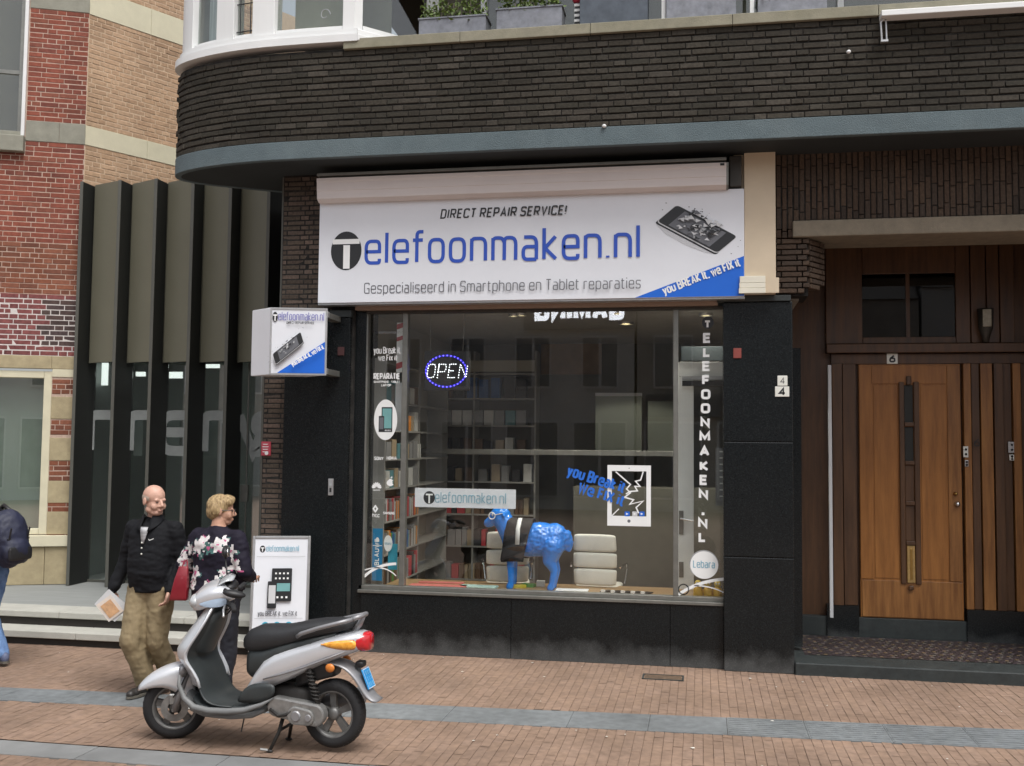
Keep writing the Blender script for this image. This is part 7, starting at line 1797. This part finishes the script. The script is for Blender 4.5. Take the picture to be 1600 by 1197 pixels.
# floor board, belly and side rails
b = loft_x([(.24, .255, .36, .17), (.30, .25, .315, .19), (.40, .245, .30, .195), (.55, .245, .30, .19), (.66, .25, .315, .175), (.72, .27, .36, .16)], pw=.5); P_(b, 'floor_board', M['blackplas'])
b = loft_x([(.16, .30, .37, .13), (.22, .235, .30, .175), (.34, .205, .262, .188), (.55, .20, .262, .185), (.70, .215, .275, .17), (.80, .26, .30, .15)], pw=.55); P_(b, 'belly_pan', M['greyplas'])
for s in (-1, 1):
    b = MB(); b.smooth = True; b.tube([(.145, s * .205, .50), (.15, s * .215, .43), (.20, s * .222, .345), (.28, s * .224, .29), (.40, s * .222, .272), (.55, s * .215, .275), (.68, s * .205, .29), (.80, s * .185, .33), (.88, s * .17, .375)], [.010, .016, .02, .023, .023, .023, .02, .015, .006], 10); P_(b, 'side_rail', M['greyplas'])
    b = MB(); b.smooth = True; b.rings([[(x, s * w, zb), (x, s * (w + .012), (zb + zt) / 2), (x, s * w, zt)] for (x, zb, zt, w) in ((.60, .33, .36, .16), (.66, .33, .44, .178), (.74, .34, .475, .185), (.84, .355, .48, .187), (.90, .40, .47, .182))], cap=False, closed=False); o = P_(b, 'foot_panel', M['blackplas'], sub=1); sm = o.modifiers.new('t', 'SOLIDIFY'); sm.thickness = .012
# rear body and under-seat tub
b = loft_x([(.60, .335, .375, .10), (.655, .34, .455, .14), (.72, .375, .555, .158), (.79, .41, .645, .166), (.87, .445, .69, .172), (.98, .49, .725, .176), (1.12, .555, .765, .172), (1.25, .615, .80, .158), (1.38, .665, .828, .134), (1.48, .70, .838, .108), (1.53, .735, .83, .08)], 28, .62); P_(b, 'rear_body', M['silver'])
b = loft_x([(.625, .50, .67, .095), (.66, .48, .69, .12), (.76, .5, .70, .14), (.9, .62, .74, .145), (1.15, .7, .80, .135), (1.32, .76, .835, .10)], 24, .6); P_(b, 'seat_tub', M['blackplas'])
for s in (-1, 1):     # feature line of the side cover
    b = MB(); b.smooth = True; b.tube([(.80, s * .172, .50), (.95, s * .183, .545), (1.12, s * .178, .60), (1.28, s * .160, .66), (1.42, s * .128, .715)], [.004, .007, .007, .006, .003], 8); P_(b, 'side_line', M['silverd'])
b = loft_x([(.575, .70, .735, .045), (.59, .675, .775, .085), (.63, .655, .815, .115), (.70, .655, .845, .138), (.80, .672, .85, .152), (.90, .70, .852, .155), (.98, .725, .868, .150), (1.06, .75, .888, .145), (1.18, .785, .908, .135), (1.30, .815, .918, .118), (1.39, .84, .914, .09), (1.43, .86, .90, .05)], 28, .7); P_(b, 'seat', M['seatvinyl'])
# grab rail
b = MB(); b.smooth = True
for s in (-1, 1): b.tube([(1.05, s * .155, .80), (1.09, s * .168, .825), (1.22, s * .172, .868), (1.36, s * .155, .905), (1.46, s * .11, .93)], [.014, .015, .015, .015, .015], 10)
b.tube([(1.46, .11, .93), (1.50, .05, .945), (1.505, 0, .947), (1.50, -.05, .945), (1.46, -.11, .93)], .017, 10); b.tube([(1.50, 0, .945), (1.47, 0, .88), (1.42, 0, .82)], [.02, .022, .02], 10)
P_(b, 'grab_rail', M['silverd'])
# tail light with amber ends, rear indicators
b = loft_x([(1.40, .73, .80, .115), (1.47, .715, .825, .112), (1.53, .70, .835, .088), (1.565, .71, .825, .05)], 24, .7); tl = P_(b, 'tail_light', M['redlens'])
for s in (-1, 1):
    b = MB(); b.smooth = True; b.rings([[(x, s * (w + .0), z0), (x, s * (w + .012), (z0 + z1) / 2), (x, s * w, z1)] for (x, z0, z1, w) in ((1.24, .755, .758, .157), (1.29, .735, .775, .150), (1.36, .725, .785, .139), (1.43, .722, .79, .125), (1.49, .722, .79, .107))], cap=False, closed=False); o = P_(b, 'amber_lens', M['amber'], par=tl, sub=1); sm = o.modifiers.new('t', 'SOLIDIFY'); sm.thickness = .01
    b = MB(); b.smooth = True; b.ell((1.31, s * .15, .60), (.036, .016, .030), 14, 8); P_(b, 'rear_indicator', pmat('amber_reflector', (.55, .18, .03), .3), par=tl)
# rear mudguard and licence plate
b = MB(); b.smooth = True
b.rings([[(x - .02, -w, z - .01), (x, -w * .7, z), (x + .01, 0, z + .006), (x, w * .7, z), (x - .02, w, z - .01)] for (x, z, w) in ((1.22, .625, .10), (1.33, .635, .105), (1.43, .60, .10), (1.50, .53, .095), (1.545, .46, .09), (1.59, .40, .085), (1.645, .375, .078))], cap=False, closed=False); o = P_(b, 'rear_mudguard', M['silverd'], sub=1); sm = o.modifiers.new('t', 'SOLIDIFY'); sm.thickness = .008
PM = Matrix.Translation((1.545, -.0, .515)) @ Matrix.Rotation(R(-24), 4, 'Y')
LP = MB().bbox(-.006, .006, -.062, .062, -.072, .072, .003).xf(PM).build('licence_plate', M['plateblue'], SC)
pr = Print((.0066, -.062, -.072), (0, 1, 0), (0, 0, 1)); pr.stroke([(.005, .005), (.119, .005), (.119, .139), (.005, .139)], .004, M['print_white'], True)
M['paleplate'] = pmat('plate_marks', (.20, .52, .80), .45)
for r_ in range(3):
    for c_ in range(3): pr.rrect(.022 + c_ * .03 + .004 * (r_ % 2), .018 + r_ * .04, .04 + c_ * .03, .044 + r_ * .04, .004, M['paleplate']); pr.rrect(.028 + c_ * .03, .025 + r_ * .04, .034 + c_ * .03, .037 + r_ * .04, .002, M['plateblue'])
 
o = pr.build('plate_characters', LP); o.data.transform(PM)
b = MB(); b.smooth = True; b.bbox(1.455, 1.515, -.04, .04, .588, .63, .008); P_(b, 'plate_lamp', M['black'])
# engine, exhaust side cover, shock absorber, swing arm
b = MB(); b.smooth = True
b.rings([[(x, -.155 + dy, zc + rz * math.sin(t)) if False else (x + 0 * t, y0, zc + rz * math.sin(t)) for t in np.linspace(0, 2 * math.pi, 20)[:-1] for y0 in (0,)] for (x, zc, rz) in ((.9, .3, .05),)], cap=False) if False else None
def slug(x0, x1, z0, z1, r0, r1, y0, y1, n=22):
    """rounded casing: two circles joined by tangents, pulled out in y"""
    pts = []; a = math.atan2(z1 - z0, x1 - x0)
    for i in range(n + 1): t = a + math.pi / 2 + math.pi * i / n; pts.append((x0 + r0 * math.cos(t), z0 + r0 * math.sin(t)))
    for i in range(n + 1): t = a - math.pi / 2 + math.pi * i / n; pts.append((x1 + r1 * math.cos(t), z1 + r1 * math.sin(t)))
    return MB().xprism(pts, y0, y1)
b = slug(.90, 1.20, .315, .275, .068, .075, -.165, -.08); P_(b, 'engine_case', M['alloy'], bevel=.012)
b = slug(1.06, 1.15, .27, .262, .062, .055, -.185, -.166); P_(b, 'clutch_cover', M['alloy'], bevel=.010)
for (x, z, r) in ((1.07, .268, .038), (1.165, .262, .025)):
    b = MB(); b.lathe([(-.186, r), (-.196, r * .8), (-.196, .001)], (x, 0, z), 'y', 20, closed=False); P_(b, 'cover_boss', M['silverd'])
for k in range(9):
    t = k * .7; b = MB(); b.cyl((.92 + .036 * k, -.170, .315 - .0045 * k + (.052 if k % 2 else -.05)), (.92 + .036 * k, -.165, .315 - .0045 * k + (.052 if k % 2 else -.05)), .007, n=8); P_(b, 'case_bolt', M['alloy'])
b = loft_x([(.78, .27, .40, .07), (.88, .23, .44, .10), (1.02, .22, .45, .10), (1.15, .25, .42, .08)], pw=.5); P_(b, 'engine_block', M['ironblk'])
b = MB(); b.smooth = True; b.tube([(.86, -.17, .30), (.93, -.18, .262), (.99, -.178, .272), (1.03, -.176, .30)], .011, 8); P_(b, 'kick_lever', M['ironblk'])
b = MB(); b.smooth = True; b.tube([(1.13, -.12, .60), (1.22, -.12, .31)], .018, 10); P_(b, 'shock_absorber', M['ironblk'])
b = MB(); b.smooth = True; pts = [(1.135 + .07 * t / 30, -.12, .585 - .2 * t / 30) for t in range(31)]
b.tube([(1.135 + .066 * t / 60 + .03 * math.cos(t * .85), -.12 + .03 * math.sin(t * .85), .575 - .20 * t / 60) for t in range(61)], .0055, 6); P_(b, 'shock_spring', M['ironblk'])
b = MB(); b.smooth = True; b.tube([(1.0, .12, .27), (1.15, .15, .30), (1.45, .15, .36)], [.03, .055, .06], 14); P_(b, 'exhaust', M['silverd'])
b = loft_x([(1.02, .43, .58, .09), (1.12, .47, .62, .10), (1.3, .52, .62, .085)], pw=.5); P_(b, 'inner_fender', M['black'])
# centre stand
b = MB(); b.smooth = True
for s in (-1, 1): b.tube([(.92, s * .07, .24), (.90, s * .10, .13), (.86, s * .15, .02)], [.016, .014, .013], 8); b.ell((.855, s * .155, .012), (.03, .016, .012), 10, 6)
b.cyl((.905, -.11, .14), (.905, .11, .14), .011, n=8); P_(b, 'centre_stand', M['ironblk'])
b = MB(); b.tube([(.845, -.165, .02), (.80, -.19, .03)], .01, 8); P_(b, 'stand_pedal', M['alloy'])
b = MB(); b.cyl((.63, -.12, .21), (.615, -.13, .12), .006, n=6); P_(b, 'drain_pipe', M['ironblk'])
# handlebar cowl
b = loft_x([(.13, .965, 1.01, .05), (.15, .935, 1.045, .095), (.20, .94, 1.09, .135), (.27, .965, 1.125, .16), (.35, .985, 1.135, .165), (.41, 1.0, 1.115, .15), (.45, 1.015, 1.085, .12)], 26, .68); cw = P_(b, 'handlebar_cowl', M['silver'], True)
b = MB(); b.smooth = True; b.ell((.165, -.035, 1.005), (.05, .085, .052), 18, 12); P_(b, 'headlight', M['clearlens'], True)
b = MB(); b.smooth = True; b.rings([[(x, -w, z), (x + .006, -w * .5, z + .012), (x + .008, 0, z + .016), (x + .006, w * .5, z + .012), (x, w, z)] for (x, z, w) in ((.30, 1.105, .115), (.36, 1.15, .12), (.41, 1.165, .11), (.44, 1.15, .09))], cap=False, closed=False); o = P_(b, 'instrument_visor', M['clearlens'], True, sub=1); sm = o.modifiers.new('t', 'SOLIDIFY'); sm.thickness = .006
b = MB(); b.smooth = True; b.ell((.41, 0, 1.10), (.06, .11, .04), 18, 10); P_(b, 'instrument_panel', M['black'], True)
for s in (-1, 1):
    b = MB(); b.smooth = True; b.rings([[(x, s * (w - .002), z0), (x, s * w, (z0 + z1) / 2), (x, s * (w - .004), z1)] for (x, z0, z1, w) in ((.20, 1.0, 1.01, .140), (.25, .985, 1.03, .160), (.31, .985, 1.045, .170), (.36, .99, 1.05, .172), (.40, 1.0, 1.045, .165))], cap=False, closed=False); P_(b, 'front_indicator', pmat('pale_blue_lens', (.40, .52, .66), .2, coat=.8), True, sub=1)
    b = MB(); b.smooth = True; b.tube([(.40, s * .13, 1.01), (.425, s * .20, 1.015), (.445, s * .24, 1.015)], .014, 10); P_(b, 'handlebar', M['ironblk'], True)
    b = MB(); b.smooth = True; b.tube([(.44, s * .225, 1.015), (.455, s * .25, 1.015), (.475, s * .355, 1.012), (.477, s * .365, 1.012)], [.018, .019, .019, .014], 12); P_(b, 'grip', M['rubber'], True)
    b = MB(); b.smooth = True; b.tube([(.39, s * .19, 1.0), (.385, s * .24, .985), (.40, s * .36, .975)], [.009, .008, .007], 8); b.ell((.40, s * .362, .975), (.01, .01, .01), 8, 6); P_(b, 'brake_lever', M['alul'], True)
# cables
for (y0, y1, zz) in ((-.16, -.05, 1.0), (.14, .05, .99), (-.12, -.02, 1.02)):
    b = MB(); b.smooth = True; b.tube([(.40, y0, zz), (.43, y0 * .8, zz - .04), (.40, y1, zz - .09), (.34, y1, zz - .12)], .0045, 6); P_(b, 'cable', M['black'], True)
b = MB(); b.smooth = True; b.tube([(.10, -.10, .50), (.06, -.12, .42), (.0, -.10, .33)], .005, 6); P_(b, 'brake_hose', M['black'], True)
# mirrors
b = MB(); b.smooth = True; b.tube([(.37, .15, 1.10), (.36, .19, 1.17), (.345, .25, 1.25)], .0065, 8); st_ = P_(b, 'mirror_stem', M['black'], True)
b = MB(); b.smooth = True; b.ell((.345, .28, 1.285), (.03, .075, .045), 16, 10); P_(b, 'mirror', M['black'], True); b = MB(); b.smooth = True; b.ell((.364, .28, 1.285), (.014, .066, .038), 16, 10); P_(b, 'mirror_glass', M['chrome'], True)
b = MB(); b.smooth = True; b.tube([(.37, -.14, 1.09), (.39, -.18, 1.12), (.41, -.2, 1.115)], .0065, 8); P_(b, 'mirror_stem', M['black'], True)
b = MB(); b.smooth = True; b.ell((.46, -.215, 1.09), (.085, .04, .028), 16, 10, Matrix.Rotation(R(12), 3, 'Y')); P_(b, 'mirror', M['black'], True)

# ================================================================== pavement sign between steps and shop
q = G(434, 1040); AY = -.42
p = P(436, 930, AY); AR = R(17)
AS = thing('pavement_sign', 'white pavement poster stand with aluminium frame beside the black pillar', 'sign', (p.x, AY, 0), AR)
aw, ah = .265, 1.19; lean = R(7)
LM = Matrix.Rotation(-lean, 4, 'X')
def A_(mb, nm, mt, par=None, **k): mb.xf(LM); return mb.build(nm, mt, AS, **k)
A_(MB().box(-aw, aw, .004, .016, .06, ah), 'poster_board', M['signw'])
b = MB(); f = .028
for (x0, x1, z0, z1) in ((-aw - f, -aw, .02, ah + f), (aw, aw + f, .02, ah + f), (-aw, aw, ah, ah + f), (-aw, aw, .03, .06)): b.bbox(x0 + .0005, x1 - .0005, -.006, .022, z0, z1, .005)
A_(b, 'frame', M['alul'])
b = MB(); b.box(-aw, aw, .0, .012, .06, ah); b.xf(Matrix.Translation((0, .30, 0)) @ Matrix.Rotation(R(14), 4, 'X')); A_(b, 'rear_panel', M['alu'])
pr = Print((-aw, .0035, 0)); W2 = 2 * aw
pr.disc(W2 * .14, ah - .105, .028, .036, M['print_black'], 20); pr.poly([(W2 * .14 - .018, ah - .105 + .006), (W2 * .14 + .018, ah - .105 + .006), (W2 * .14 + .018, ah - .105 + .016), (W2 * .14 - .018, ah - .105 + .016)], M['print_white']); pr.poly([(W2 * .14 - .005, ah - .13), (W2 * .14 + .005, ah - .13), (W2 * .14 + .005, ah - .1), (W2 * .14 - .005, ah - .1)], M['print_white'])
t = 'elefoonmaken.nl'; pr.text(t, W2 * .21, ah - .13, .062, .1, M['print_paleblue'], xs=W2 * .62 / (text_w(t, .1, .24) * .062), track=.24)
pr.stroke([(.02, ah - .18), (W2 - .02, ah - .18)], .003, M['print_mid']); pr.stroke([(.02, ah - .80), (W2 - .03, ah - .80)], .003, M['print_mid'])
t = 'you BREAK it, we FIX it'; pr.text(t, W2 * .1, ah - .775, .05, .13, M['print_grey'], xs=W2 * .74 / (text_w(t, .13) * .05))
pr.rrect(W2 * .34, ah - .63, W2 * .72, ah - .30, .01, M['print_black']); pr.poly([(W2 * .37, ah - .53), (W2 * .69, ah - .53), (W2 * .69, ah - .45), (W2 * .37, ah - .45)], M['print_teal'])
for r_ in range(2):
    for c_ in range(4): pr.rrect(W2 * (.40 + c_ * .075), ah - .36 - r_ * .05, W2 * (.40 + c_ * .075) + .018, ah - .342 - r_ * .05, .003, M['print_white'])
for c_ in range(3): pr.rrect(W2 * (.44 + c_ * .085), ah - .60, W2 * (.44 + c_ * .085) + .02, ah - .58, .003, M['print_white'])
pr.rrect(W2 * .27, ah - .70, W2 * .44, ah - .43, .012, M['print_black']); pr.poly([(W2 * .29, ah - .65), (W2 * .42, ah - .65), (W2 * .42, ah - .47), (W2 * .29, ah - .47)], M['print_light'])
for k in range(3):
    cxx = W2 * (.25 + k * .22); pr.disc(cxx, ah - .87, .036, .038, M['cyan'], 20); pr.poly([(cxx - .012, ah - .885), (cxx + .018, ah - .87), (cxx - .012, ah - .85)], M['print_white'])
pr.b.xf(LM); pr.build('poster_print', AS)
